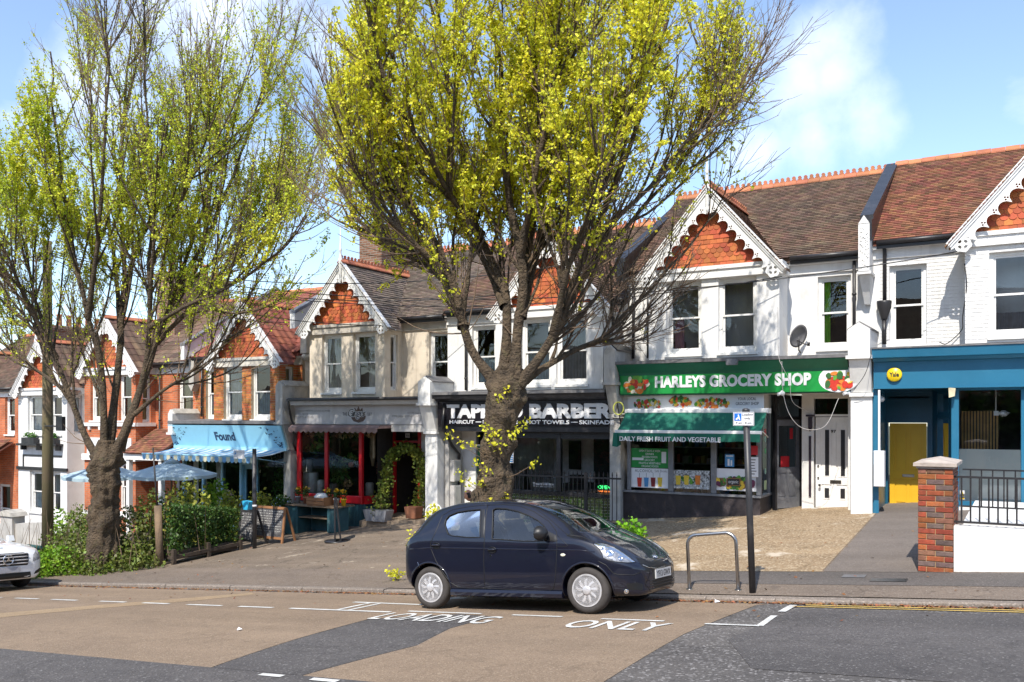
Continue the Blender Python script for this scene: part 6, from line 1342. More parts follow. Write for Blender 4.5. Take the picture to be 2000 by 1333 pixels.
def make_tree(label, base, D, trunk, limbs, n1, n2, n3, leaf, seed, L1=(2.0, 3.4), upb=1.0, name='street_tree'):
    global rng; rng = np.random.default_rng(seed)
    t = thing(name, label, 'tree', base)
    T = resample(pick([p[:3] for p in trunk], D), 46); TR = np.interp(np.linspace(0, 1, 46), np.linspace(0, 1, len(trunk)), [p[3] for p in trunk])
    K = 40; V = []
    for i in range(46):
        tg = T[min(i+1, 45)]-T[max(i-1, 0)]; tg /= np.linalg.norm(tg); s = np.cross(tg, (0.3, -.9, .1)); s /= np.linalg.norm(s); b = np.cross(tg, s)
        for k in range(K):
            a = 2*math.pi*k/K; dr = s*math.cos(a)+b*math.sin(a); p = T[i]+dr*TR[i]
            q = Vector(p); n_ = mn.fractal(q*2.1, 1.0, 2.0, 4)*.07+max(0, mn.noise(q*3.1)-.15)*.22+max(0, mn.noise(q*8.3+Vector((9, 1, 3)))-.05)*.12+mn.noise(q*19)*.014+.022*math.sin(a*9+mn.noise(q)*5)
            V.append(tuple(p+dr*n_*min(1.2, TR[i]/.28)))
    F = [(i*K+k, i*K+(k+1) % K, (i+1)*K+(k+1) % K, (i+1)*K+k) for i in range(45) for k in range(K)]; F.append(tuple(45*K+k for k in range(K)))
    mb = MB(); mb.add(V, F, 0, True); mb.build('trunk', M_bark, t, recalc=True)
    LP, LR = [], []
    for (r0, r1, pts) in limbs:
        P_ = resample(pick(pts, D), 26); ns = np.array([tuple(mn.noise_vector(Vector(p)*1.3)) for p in P_])*.10*np.linspace(0, 1, 26)[:, None]; LP.append(P_+ns)
        bl = np.array([1+.35*max(0, mn.noise(Vector(p)*4)) for p in P_]); LR.append((np.linspace(r0, r1, 26)*.72)*bl*np.r_[1.5, 1.25, 1.1, np.ones(23)])
    LP = np.array(LP); LR = np.array(LR)
    A1 = children(LP, LR, n1, (.16, .98), (30, 11), L1, .15*upb, 9, .030, .008, .055/upb)
    tubes('limbs', [(LP, LR, 12), (A1[0], A1[1], 7)], M_bark, t)
    A2 = children(A1[0], A1[1], n2, (.08, 1), (30, 11), (.8, 1.9), .10*upb, 7, .012, .0042, .06/upb, taperlen=.35)
    A2b = children(LP, LR, n2, (.12, .9), (55, 15), (.6, 1.6), .11, 7, .012, .004, .07)
    A3 = children(A2[0], A2[1], n3, (.1, 1), (32, 12), (.22, .62), .05, 4, .0062, .0032, .07)
    br = tubes('branches', [(A2[0], A2[1], 4), (A2b[0], A2b[1], 4), (A3[0], A3[1], 3)], M_twig, t); br['kind'] = 'stuff'
    leaf(t, A1, A2, A2b, A3)
    return t
def along(A, per, t0=0.0):
    P_ = A[0]; B, N = P_.shape[:2]; t = rng.uniform(t0, 1, (B, per))*(N-1); i = np.minimum(t.astype(int), N-2); f = (t-i)[..., None]; bi = np.arange(B)[:, None]
    return (P_[bi, i]*(1-f)+P_[bi, i+1]*f).reshape(-1, 3)
def to_px(P_):
    d = -_S*P_[:, 0]+_C*P_[:, 1]; r = _C*P_[:, 0]+_S*P_[:, 1]; return 1000+FP*r/d, 815-(P_[:, 2]-EYE)/d*FP
M_leafY = mat('elm_seed_yellow_green', (.85, .80, .055), col2=(.60, .62, .035), rough=.6, scale=.9, isl=.35, bump=0, transl=.42)
M_leafG = mat('young_leaf_green', (.70, .70, .05), col2=(.46, .56, .035), rough=.6, scale=.8, isl=.4, bump=0, transl=.42)
def clusters(P_, k, spread): return (P_[:, None]+rng.normal(0, spread, (len(P_), k, 3))).reshape(-1, 3)
def leaves_big(t, A1, A2, A2b, A3):
    P_ = np.concatenate([along(A2, 22), along(A3, 8), along(A1, 10, .3), along(A2b, 8)])
    x, y = to_px(P_)
    # the seed clusters sit in the upper and left crown; the low right-hand shoots are still bare
    pr = np.clip((520-y)/160, .03, 1)*np.clip((x-640)/90, 0.0, 1)*np.clip((1500-x)/260, 0, 1)
    pr *= np.where((x > 1180) & (y > 230), np.clip(1-(y-230)/330-(x-1180)/700, .1, 1), 1)
    pr *= np.clip(.55+.9*np.array([mn.noise(Vector(p)*.9) for p in P_]), .15, 1.0)
    pr = np.maximum(pr, np.where((x > 640) & (x < 900) & (y < 620), .22, 0.0))
    P_ = P_[rng.random(len(P_)) < pr*.62]
    leaf_mesh('leaves', clusters(P_, 7, .024), .041, M_leafY, t)['kind'] = 'stuff'
def leaves_left(t, A1, A2, A2b, A3):
    P_ = np.concatenate([along(A2, 34), along(A3, 12), along(A2b, 26), along(A1, 18)])
    x, y = to_px(P_); nz = np.array([mn.noise(Vector(p)*.45) for p in P_])
    pr = np.clip(.35+.9*nz, .08, 1)*np.clip((y+30)/330, .12, 1)*np.clip((760-y)/200, .06, 1)
    P_ = P_[rng.random(len(P_)) < pr]
    leaf_mesh('leaves', clusters(P_, 3, .028), .04, M_leafG, t)['kind'] = 'stuff'
L2_ = [
 (.115, .035, [(968, 748, 0), (925, 690, .0), (903, 625, -.1), (888, 560, -.2), (850, 470, -.3), (790, 380, -.4), (735, 280, -.5), (690, 160, -.6)]),
 (.10, .03, [(905, 640, -.1), (892, 575, .2), (830, 520, .5), (760, 480, .8), (700, 420, 1.0), (650, 330, 1.2)]),
 (.125, .035, [(985, 740, .1), (990, 640, .1), (985, 570, .2), (955, 500, .3), (925, 420, .4), (900, 290, .4), (870, 140, .3), (850, -40, .3)]),
 (.13, .04, [(1005, 740, -.1), (1012, 640, -.1), (1022, 540, -.2), (1005, 430, -.3), (985, 320, -.5), (975, 180, -.6), (960, 0, -.8)]),
 (.10, .03, [(1016, 620, -.1), (1050, 490, .2), (1085, 380, .5), (1110, 250, .7), (1130, 100, .8), (1150, -60, .9)]),
 (.115, .035, [(1015, 750, -.1), (1060, 690, -.2), (1092, 630, -.4), (1120, 550, -.6), (1165, 450, -.8), (1210, 330, -1.0), (1260, 190, -1.2), (1300, 40, -1.3)]),
 (.085, .02, [(1025, 742, 0), (1062, 718, .1), (1110, 692, .3), (1170, 665, .6), (1212, 625, .8), (1265, 570, 1.0), (1340, 490, 1.2), (1400, 410, 1.3)]),
 (.085, .02, [(1080, 655, -.3), (1130, 560, .3), (1190, 480, .6), (1260, 400, .8), (1340, 300, .9), (1410, 190, .9)]),
 (.08, .02, [(1082, 650, -.33), (1105, 540, -.9), (1140, 440, -1.3), (1190, 320, -1.6), (1240, 200, -1.8)]),
 (.085, .02, [(985, 600, .1), (950, 520, .8), (900, 430, 1.3), (840, 330, 1.6), (790, 200, 1.8), (760, 60, 1.9)]),
 (.085, .02, [(940, 460, .2), (880, 380, -.4), (820, 280, -.9), (760, 170, -1.2), (720, 40, -1.4)]),
 (.08, .02, [(1021, 550, -.2), (1040, 430, .8), (1050, 300, 1.3), (1060, 160, 1.5), (1070, 0, 1.6)]),
 (.08, .02, [(1016, 505, -.22), (1040, 380, -.9), (1060, 260, -1.3), (1080, 120, -1.6), (1100, -20, -1.8)]),
 (.06, .015, [(880, 540, -.2), (800, 470, -.6), (730, 400, -.9), (680, 300, -1.1)]),
 (.06, .015, [(1160, 462, -.78), (1255, 380, -.5), (1330, 290, -.4), (1400, 200, -.2), (1440, 80, 0)]),
]
make_tree('large yellow green budding street tree directly behind the parked dark hatchback', (-7.69, 12.53, G(-7.69, 12.53)), 14.7,
  [(975, 1150, 0, .46), (972, 1060, 0, .35), (962, 985, 0, .34), (966, 930, 0, .27), (972, 860, 0, .24), (980, 800, 0, .26), (990, 755, 0, .30), (1000, 715, 0, .18)],
  L2_, 13, 9, 5, leaves_big, 11, L1=(1.9, 3.2))
L1_ = [
 (.115, .02, [(195, 905, 0), (165, 850, 0), (132, 765, .1), (103, 690, .2), (75, 600, .3), (40, 480, .4), (5, 330, .5)]),
 (.12, .02, [(203, 900, 0), (203, 800, -.1), (196, 700, -.2), (170, 610, -.3), (145, 480, -.4), (115, 300, -.5), (90, 100, -.6)]),
 (.13, .025, [(212, 890, .1), (225, 770, .2), (236, 660, .3), (240, 560, .3), (238, 420, .4), (240, 240, .4), (255, 50, .4)]),
 (.115, .02, [(222, 890, -.1), (262, 800, -.1), (284, 710, -.2), (292, 610, -.3), (294, 500, -.4), (300, 370, -.6), (335, 200, -.8)]),
 (.12, .02, [(232, 880, .1), (270, 770, .2), (308, 660, .4), (345, 570, .5), (383, 450, .7), (430, 310, .9), (490, 130, 1.0)]),
 (.06, .012, [(262, 810, -.1), (320, 762, -.3), (372, 728, -.5), (415, 680, -.7), (470, 600, -.9), (540, 500, -1.0)]),
 (.08, .015, [(305, 670, .4), (375, 600, .2), (450, 520, 0), (520, 420, -.2), (575, 320, -.3)]),
 (.075, .015, [(340, 580, .5), (400, 470, .2), (450, 350, 0), (500, 220, -.2), (530, 120, -.3)]),
 (.08, .015, [(236, 640, .3), (225, 520, 1.0), (205, 380, 1.5), (180, 220, 1.8), (170, 60, 2.0)]),
 (.08, .015, [(238, 600, .3), (270, 480, 1.0), (330, 360, 1.6), (380, 230, 2.0), (410, 90, 2.2)]),
 (.08, .015, [(172, 620, -.3), (190, 480, -1.0), (200, 330, -1.5), (210, 160, -1.8), (205, 0, -2.0)]),
 (.07, .015, [(110, 700, .2), (60, 600, -.4), (10, 500, -.9), (-40, 400, -1.3)]),
 (.07, .015, [(100, 680, .2), (40, 620, .8), (-20, 560, 1.3), (-80, 470, 1.6)]),
 (.075, .015, [(340, 585, .5), (420, 510, .9), (510, 450, 1.1), (590, 380, 1.3)]),
 (.07, .015, [(292, 640, -.2), (360, 600, -.9), (450, 560, -1.3), (550, 490, -1.6), (595, 420, -1.7)]),
 (.07, .015, [(130, 765, .1), (80, 730, .7), (10, 680, 1.2), (-60, 600, 1.6)]),
 (.07, .015, [(294, 520, -.4), (350, 400, -1.2), (400, 280, -1.7), (440, 150, -2.0)]),
 (.06, .012, [(292, 600, -.3), (300, 450, -1.0), (290, 300, -1.4), (280, 130, -1.6), (290, -20, -1.8)]),
]
make_tree('tall many stemmed street tree with sparse fresh leaves rising from ivy at the left', (-18.4, 12.6, G(-18.4, 12.6)), 20.2,
  [(198, 1125, 0, .36), (200, 1060, 0, .30), (203, 990, 0, .28), (205, 940, 0, .29), (208, 900, 0, .30), (210, 860, 0, .18)],
  L1_, 12, 9, 5, leaves_left, 23, L1=(2.4, 4.2), upb=1.15)
rng = np.random.default_rng(99)
# ------------------------------------------------------------------ cars
M_carp = mat('navy_car_paint', (.005, .006, .016), rough=.4, var=.1, bump=0, coat=1.0, spec=.25, dirt=(.025, .023, .026), dirt_amt=.3, dscale=2.2)
M_carw = mat('white_car_paint', (.78, .79, .8), rough=.25, var=.04, bump=0, coat=1.0)
M_blackpl = mat('black_plastic', (.015, .015, .017), rough=.45, bump=.05)
M_seal = mat('black_rubber', (.008, .008, .009), rough=.5, bump=0)
M_tyre = mat('tyre_rubber', (.055, .048, .044), rough=.85, var=.35, scale=6, bump=.2, bscale=90)
M_silver = mat('silver_plastic', (.62, .61, .62), rough=.35, metal=.35, var=.15, scale=12, dirt=(.3, .26, .22), dirt_amt=.4, dscale=9, bump=0)
M_chrome = mat('chrome', (.8, .8, .82), rough=.12, metal=1, var=.05, bump=0)
M_trim = mat('car_interior', (.04, .04, .045), rough=.9, bump=0)
M_carglass = glass('car_glass', (.8, .88, .84), 1.2, 1.5)
M_lens = glass('lamp_lens', (.9, .92, .95), .9, 1.5)
def cubic(xs, ys, q):
    xs = np.array(xs, float); ys = np.array(ys, float); d = np.diff(ys)/np.diff(xs); m = np.zeros_like(ys); m[0], m[-1] = d[0], d[-1]
    for i in range(1, len(xs)-1): m[i] = 0 if d[i-1]*d[i] <= 0 else 2*d[i-1]*d[i]/(d[i-1]+d[i])
    k = np.clip(np.searchsorted(xs, q)-1, 0, len(xs)-2); h = xs[k+1]-xs[k]; t = (q-xs[k])/h
    return (2*t**3-3*t**2+1)*ys[k]+(t**3-2*t**2+t)*h*m[k]+(-2*t**3+3*t**2)*ys[k+1]+(t**3-t**2)*h*m[k+1]
def car_loft(st, nx=84, inset=0.0, zmin=None, xr=None):
    """st: rows of x, zb, ws, wm, zm, wb, zbelt, wr, zr, zt -> closed body mesh data"""
    st = np.array(st, float); x0, x1 = st[0, 0], st[-1, 0]
    if xr: x0, x1 = xr
    xs = (x0+x1)/2-(x1-x0)/2*np.cos(np.linspace(0, np.pi, nx)) if not xr else np.linspace(x0, x1, nx)
    xs = .45*xs+.55*np.linspace(x0, x1, nx)
    V = []; n = 0
    for x in xs:
        p = [cubic(st[:, 0], st[:, k], x) for k in range(1, 10)]; zb, ws, wm, zm, wb, zl, wr, zr, zt = p
        key = [(0, zb), (ws*.8, zb), (ws, zb+.03), (wm-.012, zb+.14), (wm, zm), (wm-.006, (zm+zl)/2+.02), (wb, zl), ((wb+wr)/2+.018, (zl+zr)/2), (wr, zr), (wr*.82, zr+(zt-zr)*.62), (wr*.45, zr+(zt-zr)*.94), (0, zt)]
        key = np.array(key); Q = np.vstack([[-key[1, 0], key[1, 1]], key, [-key[-2, 0], key[-2, 1]]]); out = []
        for i in range(len(key)-1):
            for t in (0, .25, .5, .75):
                p0, p1, p2, p3 = Q[i], Q[i+1], Q[i+2], Q[i+3]
                c = .5*((2*p1)+(-p0+p2)*t+(2*p0-5*p1+4*p2-p3)*t*t+(-p0+3*p1-3*p2+p3)*t**3)
                if i in (6,) and t == 0: pass
                out.append(c)
        out.append(key[-1]); half = np.array(out)
        if inset:
            cz = (zb+zt)/2; hw = max(wm, .01); half = half*np.array([1-inset/hw, 1])+np.array([0, 0]); half[:, 1] = cz+(half[:, 1]-cz)*(1-inset/max(.1, (zt-zb)/2))
        if zmin is not None: half[:, 1] = np.maximum(half[:, 1], zmin)
        ring = [(x, -y, z) for y, z in half]+[(x, y, z) for y, z in half[-2:0:-1]]; n = len(ring); V += ring
    F = [(i*n+k, (i+1)*n+k, (i+1)*n+(k+1) % n, i*n+(k+1) % n) for i in range(nx-1) for k in range(n)]
    F += [tuple(range(n)), tuple((nx-1)*n+k for k in range(n))[::-1]]
    return V, F
def tmp_obj(V, F, mi=0, mats=None):
    mb = MB(); mb.add(V, F, mi); me = mb.mesh('tmp', mats or [M_carp, M_trim]); fixn(me); o = bpy.data.objects.new('tmp', me); COL.objects.link(o); return o
def cut(o, cutter):
    md = o.modifiers.new('b', 'BOOLEAN'); md.operation = 'DIFFERENCE'; md.solver = 'EXACT'; md.object = cutter
    me = ev_mesh(o); o.modifiers.clear(); old = o.data; o.data = me; bpy.data.meshes.remove(old); bpy.data.objects.remove(cutter)
def wheel(parent, x, y, r, w, side, kind='hub'):
    t = MB(); rr = r*.69; s = -1 if side < 0 else 1
    prof = [(rr, -w/2+.02), (rr+.02, -w/2), (r-.03, -w/2+.004), (r-.008, -w/2+.025), (r, -w/2+.05), (r, w/2-.05), (r-.008, w/2-.025), (r-.03, w/2-.004), (rr+.02, w/2), (rr, w/2-.02)]
    t.lathe((x, y, r), prof, 40, axis='y')
    root = t.build('wheel', M_tyre, parent, local=True)
    f = y+s*(w/2-.012); d = MB(); d.lathe((x, y+s*(w/2-.05), r), [(rr+.004, -.01), (rr+.004, .01)], 32, axis='y'); d.build('rim_back', M_blackpl, root, local=True)
    h = MB(); R_ = rr+.002; N_ = 9 if kind == 'hub' else 5
    h.lathe((x, f-s*.012, r), [(R_, -.02), (R_+.003, 0), (R_, .014), (R_-.014, .014), (R_-.016, -.02)], 40, axis='y')
    for k in range(N_):
        a = 2*math.pi*k/N_+.3; da = .36 if kind == 'hub' else .2
        def pt(rad, an, o_): return (x+rad*math.cos(an), f+s*o_, r+rad*math.sin(an))
        tw = .22
        ring = [(R_*.22, a-.22), (R_*.6, a-.22), (R_*.95, a-.36), (R_*.95, a+.08), (R_*.6, a+.12), (R_*.22, a+.22)]
        vs = [pt(rd, an, .012 if rd < R_*.9 else .002) for rd, an in ring]+[pt(rd, an, -.02) for rd, an in ring]; n_ = 6
        h.add(vs, [tuple(range(6)), tuple(range(6, 12))[::-1]]+[(i, (i+1) % n_, n_+(i+1) % n_, n_+i) for i in range(n_)])
    h.lathe((x, f, r), [(R_*.27, -.02*s), (R_*.30, .012*s), (R_*.2, .02*s), (.001, .022*s)], 20, axis='y')
    h.build('hubcap', M_silver, root, local=True, recalc=True)
    g = MB()
    for k in range(4): a = k*math.pi/2+.5; g.lathe((x+R_*.42*math.cos(a), f-s*.03, r+R_*.42*math.sin(a)), [(.014, -.01), (.014, .012*1)], 6, axis='y')
    g.build('wheel_nut', M_blackpl, root, local=True)
    return root
# x, zb, ws, wm, zm, wb, zbelt, wr, zr, zt
ST = [(-1.645, .47, .50, .56, .60, .54, .74, .46, .80, .82),
      (-1.63, .33, .62, .70, .58, .68, .82, .55, .92, .94),
      (-1.58, .27, .68, .775, .57, .745, .88, .57, .98, 1.01),
      (-1.48, .24, .71, .800, .56, .775, .93, .565, 1.09, 1.12),
      (-1.34, .22, .72, .805, .56, .782, .955, .555, 1.225, 1.262),
      (-1.10, .20, .73, .805, .55, .785, .955, .56, 1.325, 1.365),
      (-.70, .19, .74, .803, .55, .785, .94, .575, 1.375, 1.428),
      (-.20, .19, .74, .803, .54, .785, .92, .58, 1.372, 1.435),
      (.15, .19, .74, .803, .54, .785, .91, .575, 1.345, 1.41),
      (.45, .19, .74, .803, .54, .785, .90, .575, 1.265, 1.33),
      (.80, .19, .74, .805, .54, .785, .895, .60, 1.115, 1.18),
      (1.02, .19, .74, .807, .54, .785, .885, .64, .985, 1.045),
      (1.12, .19, .74, .807, .54, .782, .87, .655, .945, .995),
      (1.30, .19, .73, .803, .53, .765, .825, .65, .87, .915),
      (1.48, .20, .70, .775, .52, .715, .755, .61, .79, .83),
      (1.62, .20, .66, .715, .51, .65, .675, .55, .705, .74),
      (1.73, .20, .60, .635, .49, .57, .605, .47, .63, .66),
      (1.81, .21, .50, .52, .46, .47, .55, .39, .585, .61),
      (1.85, .26, .38, .40, .42, .36, .49, .29, .51, .525)]
u0c, v0c = -5.707, 10.36
gf, gr, gfar = G(-4.537, 9.6), G(-6.877, 9.6), G(-5.7, 11.0)
pitch = math.atan((gf-gr)/2.34); roll = math.atan((gfar-G(-5.7, 9.6))/1.4)
car = thing('parked_car', 'small dark navy five door hatchback with silver wheel covers parked at the kerb', 'car', (u0c, v0c, (gf+gr)/2+(gfar-G(-5.7, 9.6))*.5+.004), (roll, -pitch, 0))
Mc = Matrix.Translation(car.location) @ Euler(car.rotation_euler).to_matrix().to_4x4(); Mi = Mc.inverted()
V, F = car_loft(ST)
bvh = BVHTree.FromPolygons([Vector(v) for v in V], F)
def hit(zx, zy, off=0.0, k=3.509, ox=770, oy=960, inv=None, tree=None):
    a = ray(ox+zx/k, oy+zy/k); o = (inv or Mi) @ Vector((0, 0, EYE)); d = ((inv or Mi).to_3x3() @ Vector(a)).normalized()
    h = (tree or bvh).ray_cast(o, d)
    if h[0] is None: return None, None
    n = h[1] if h[1].dot(d) < 0 else -h[1]
    return h[0]+n*off, n
def line3(pts, off=0.0, sub=4, closed=False):
    out = []
    P_ = pts+[pts[0]] if closed else pts
    for a, b in zip(P_[:-1], P_[1:]):
        for i in range(sub):
            t = i/sub; h = hit(a[0]+(b[0]-a[0])*t, a[1]+(b[1]-a[1])*t, off)[0]
            if h: out.append(h)
    if not closed:
        h = hit(*P_[-1], off)[0]
        if h: out.append(h)
    return out
def mirror(ps): return [Vector((p.x, -p.y, p.z)) for p in ps]
def patch(name, m, pts, off, parent, both=False, thick=0, smooth=True, tree=None):
    """a piece lying on the body inside the outline pts"""
    mb = MB(); rings = []
    cx = sum(p[0] for p in pts)/len(pts); cy = sum(p[1] for p in pts)/len(pts)
    P_ = []
    for a, b in zip(pts, pts[1:]+pts[:1]):
        for i in range(3): P_.append((a[0]+(b[0]-a[0])*i/3, a[1]+(b[1]-a[1])*i/3))
    for f_ in (1, .75, .5, .25):
        r_ = [hit(cx+(p[0]-cx)*f_, cy+(p[1]-cy)*f_, off if f_ < 1 else off*.2)[0] for p in P_]
        if any(q is None for q in r_): r_ = [q or rings[-1][i] if rings else q for i, q in enumerate(r_)]
        rings.append(r_)
    if any(q is None for q in rings[0]): return None
    n = len(P_); V_ = [q for r_ in rings for q in r_]; F_ = [(i*n+k, i*n+(k+1) % n, (i+1)*n+(k+1) % n, (i+1)*n+k) for i in range(3) for k in range(n)]
    V_.append(hit(cx, cy, off)[0] or rings[-1][0]); F_ += [(3*n+k, 3*n+(k+1) % n, 4*n) for k in range(n)]
    mb.add(V_, F_, 0, smooth); o = mb.build(name, m, parent, local=True)
    if both: mb2 = MB(); mb2.add(mirror(V_), [f[::-1] for f in F_], 0, smooth); mb2.build(name, m, parent, local=True)
    return o
def yzpatch(poly, m, name, off, par, th=.0):
    """outline in the car's front view (y, z) laid on the nose"""
    c = (sum(p[0] for p in poly)/len(poly), sum(p[1] for p in poly)/len(poly)); vs = []; n = len(poly)
    P_ = []
    for a, b in zip(poly, poly[1:]+poly[:1]):
        for i in range(4): P_.append((a[0]+(b[0]-a[0])*i/4, a[1]+(b[1]-a[1])*i/4))
    n = len(P_)
    for f_ in (1, .66, .33):
        for p in P_:
            y, z = c[0]+(p[0]-c[0])*f_, c[1]+(p[1]-c[1])*f_; h = bvh.ray_cast(Vector((4, y, z)), Vector((-1, 0, 0)))[0] or Vector((2.0, y, z)); vs.append(h+Vector((off, 0, 0)))
    h = bvh.ray_cast(Vector((4, *c)), Vector((-1, 0, 0)))[0]; vs.append(h+Vector((off, 0, 0)))
    mb = MB(); mb.add(vs, [(i*n+k, i*n+(k+1) % n, (i+1)*n+(k+1) % n, (i+1)*n+k) for i in range(2) for k in range(n)]+[(2*n+k, 2*n+(k+1) % n, 3*n) for k in range(n)], 0, True); return mb.build(name, m, par, local=True)
W_R = [(345, 225), (352, 195), (375, 168), (430, 145), (500, 132), (592, 124), (590, 180), (586, 316), (500, 316), (395, 304), (368, 292)]
W_F = [(676, 128), (700, 117), (770, 120), (850, 138), (925, 168), (985, 200), (1025, 235), (1038, 262), (1036, 338), (900, 342), (670, 326)]
body = tmp_obj(V, F)
Vi, Fi = car_loft(ST, 40, .055, .50, (-1.42, .98)); cut(body, tmp_obj(Vi, Fi, 1))
for poly in (W_R, W_F):
    xz = [(hit(*p)[0].x, hit(*p)[0].z) for p in poly]; mb = MB(); mb.prism(xz, -1.2, 1.2, 'y'); cut(body, tmp_obj(mb.v, mb.f, 1))
mb = MB(); mb.prism([(-.635, .985), (.635, .985), (.50, 1.335), (.25, 1.36), (-.25, 1.36), (-.50, 1.335)], .30, 2.0, 'x')
# clip the windscreen opening at the cowl
cut(body, tmp_obj(mb.v, mb.f, 1))
mb = MB(); mb.prism([(-.52, .98), (.52, .98), (.46, 1.26), (-.46, 1.26)], -2.0, -1.24, 'x'); cut(body, tmp_obj(mb.v, mb.f, 1))
mb = MB()
for ax in (-1.17, 1.17):
    for s in (-1, 1): mb.lathe((ax, s*.75, .285), [(.325, -.2), (.325, .2)], 36, axis='y')
cut(body, tmp_obj(mb.v, mb.f, 1))
bm_ = body.data; bm_.materials.clear(); bm_.materials.append(M_carp); bm_.materials.append(M_trim); bm_.name = 'body'
bm_.polygons.foreach_set('use_smooth', [True]*len(bm_.polygons)); bm_.set_sharp_from_angle(angle=R(38))
bo = put('body', bm_, car, local=True); bpy.data.objects.remove(body)
def pane_from(ps, m, name='pane', par=None):
    mb = MB(); n = len(ps); c = sum(ps, Vector())/n; mb.add(list(ps)+[c], [(i, (i+1) % n, n) for i in range(n)], 0, True); return mb.build(name, m, par or bo, local=True)
for poly, nm in ((W_R, 'rear_side_window'), (W_F, 'front_side_window')):
    ps = line3(poly, -.012, 3, True); pane_from(ps, M_carglass, 'side_window'); pane_from(mirror(ps)[::-1], M_carglass, 'side_window')
    ps = line3(poly, .002, 4, True); q = MB(); q.tube(ps, .008, 6, closed=True); q.build('window_seal', M_seal, bo, local=True); q = MB(); q.tube(mirror(ps), .008, 6, closed=True); q.build('window_seal', M_seal, bo, local=True)
def xpatch(ylim, z0, z1, d, off, m, name, nz=8, ny=12, x0=3, par=None):
    vs = []
    for j in range(nz+1):
        z = z0+(z1-z0)*j/nz; w_ = ylim(z)
        for i in range(ny+1):
            y = -w_+2*w_*i/ny; h = bvh.ray_cast(Vector((x0, y, z)), Vector((d, 0, 0))); p = h[0] if h[0] else Vector((0, y, z)); vs.append(p+Vector((d, 0, 0))*off)
    mb = MB(); mb.add(vs, [(j*(ny+1)+i, j*(ny+1)+i+1, (j+1)*(ny+1)+i+1, (j+1)*(ny+1)+i) for j in range(nz) for i in range(ny)], 0, True); return mb.build(name, m, par or bo, local=True)
xpatch(lambda z: .635-(z-.985)/.36*.135, .985, 1.355, -1, .012, M_carglass, 'windscreen')
xpatch(lambda z: .52-(z-.98)/.32*.06, .98, 1.26, 1, .012, M_carglass, 'rear_window', x0=-3)
# seams
def seam(pts, m=M_seal, r=.0062, sub=5, both=True, name='panel_gap'):
    ps = line3(pts, -.001, sub)
    if len(ps) < 2: return
    q = MB(); q.tube(ps, r, 5); q.build(name, m, bo, local=True)
    if both: q = MB(); q.tube(mirror(ps), r, 5); q.build(name, m, bo, local=True)
seam([(640, 95), (624, 200), (618, 320), (613, 480), (622, 663), (850, 677), (1062, 684), (1093, 665), (1104, 600), (1115, 380), (1112, 275), (1060, 205), (960, 140), (860, 100), (750, 90), (640, 95)])
seam([(622, 663), (520, 665), (440, 658), (385, 625), (335, 560), (285, 475), (252, 395), (248, 355), (285, 275), (330, 165), (400, 125), (520, 103), (640, 92)])
seam([(945, 100), (1060, 185), (1150, 265), (1190, 300)], r=.005); seam([(1190, 300), (1280, 308), (1330, 330), (1370, 350)]); seam([(1395, 478), (1450, 505), (1500, 560), (1530, 570), (1640, 573), (1690, 555)]); seam([(1115, 300), (1190, 372), (1180, 378), (1112, 376)], r=.004)
seam([(160, 485), (172, 520)], m=M_chrome, r=.003)
patch('quarter_trim', M_blackpl, [(1045, 268), (1108, 300), (1108, 345), (1045, 340)], .003, bo, True)
patch('pillar_trim', M_blackpl, [(597, 125), (622, 122), (616, 318), (592, 317)], .0025, bo, True)
# skirt highlight and sill
for s in (-1, 1):
    q = MB(); q.prism([(s*.74, .185), (s*.812, .19), (s*.818, .235), (s*.796, .268), (s*.76, .27)], -.83, .84, 'x'); q.build('sill', M_carp, bo, local=True, recalc=True)
    for ax in (-1.17, 1.17):
        ps = []
        for k in range(25):
            a = -.22+(math.pi+.44)*k/24; x_, z_ = ax+.335*math.cos(a), .285+.335*math.sin(a); h_ = bvh.ray_cast(Vector((x_, s*2, z_)), Vector((0, -s, 0)))[0]
            if h_: ps.append(h_+Vector((0, s*.001, 0)))
        q = MB(); q.tube(ps, .013, 6); q.build('arch_lip', M_carp, bo, local=True)
    ps = [bvh.ray_cast(Vector((x_, s*2, z_)), Vector((0, -s, 0)))[0] for x_, z_ in ((-1.5, .80), (-1.2, .815), (-.8, .81), (-.3, .80), (.3, .785), (.8, .775), (1.1, .77), (1.3, .745))]
    q = MB(); q.tube([p+Vector((0, -s*.003, 0)) for p in ps if p], .008, 6); q.build('shoulder_crease', M_carp, bo, local=True)
# door handles, keyhole, repeater
for cx, cy in ((672, 402), (288, 372)):
    hp, hn = hit(cx, cy)
    for s in (1, -1):
        c = Vector((hp.x, hp.y*s, hp.z)); q = MB(); pts = []
        for k in range(14): a = 2*math.pi*k/14; pts.append((c.x+.062*math.cos(a), c.y, c.z+.038*math.sin(a)))
        q.add([(p[0], p[1]-s*(-.0) + (-.006 if s > 0 else .006)*1, p[2]) for p in pts], [tuple(range(14))]); q.tube([Vector(p)+Vector((0, (-.006 if s > 0 else .006), 0)) for p in pts], .006, 5, closed=True); q.build('handle_recess', M_seal, bo, local=True)
        q = MB(); yo = -.03 if s > 0 else .03; q.tube([(c.x-.062, c.y+yo*.3, c.z+.004), (c.x-.03, c.y+yo, c.z+.008), (c.x+.03, c.y+yo, c.z+.008), (c.x+.062, c.y+yo*.3, c.z+.004)], .013, 8); q.build('door_handle', M_carp, bo, local=True)
hp, hn = hit(660, 440); q = MB(); q.lathe((hp.x, hp.y, hp.z), [(.011, -.006), (.011, .002)], 10, axis='y'); q.build('keyhole', M_chrome, bo, local=True)
patch('side_repeater', mat('repeater_lens', (.7, .68, .55), rough=.2, coat=1), [(1138, 435), (1145, 427), (1160, 425), (1173, 433), (1170, 442), (1155, 446), (1143, 443)], .006, bo, True)
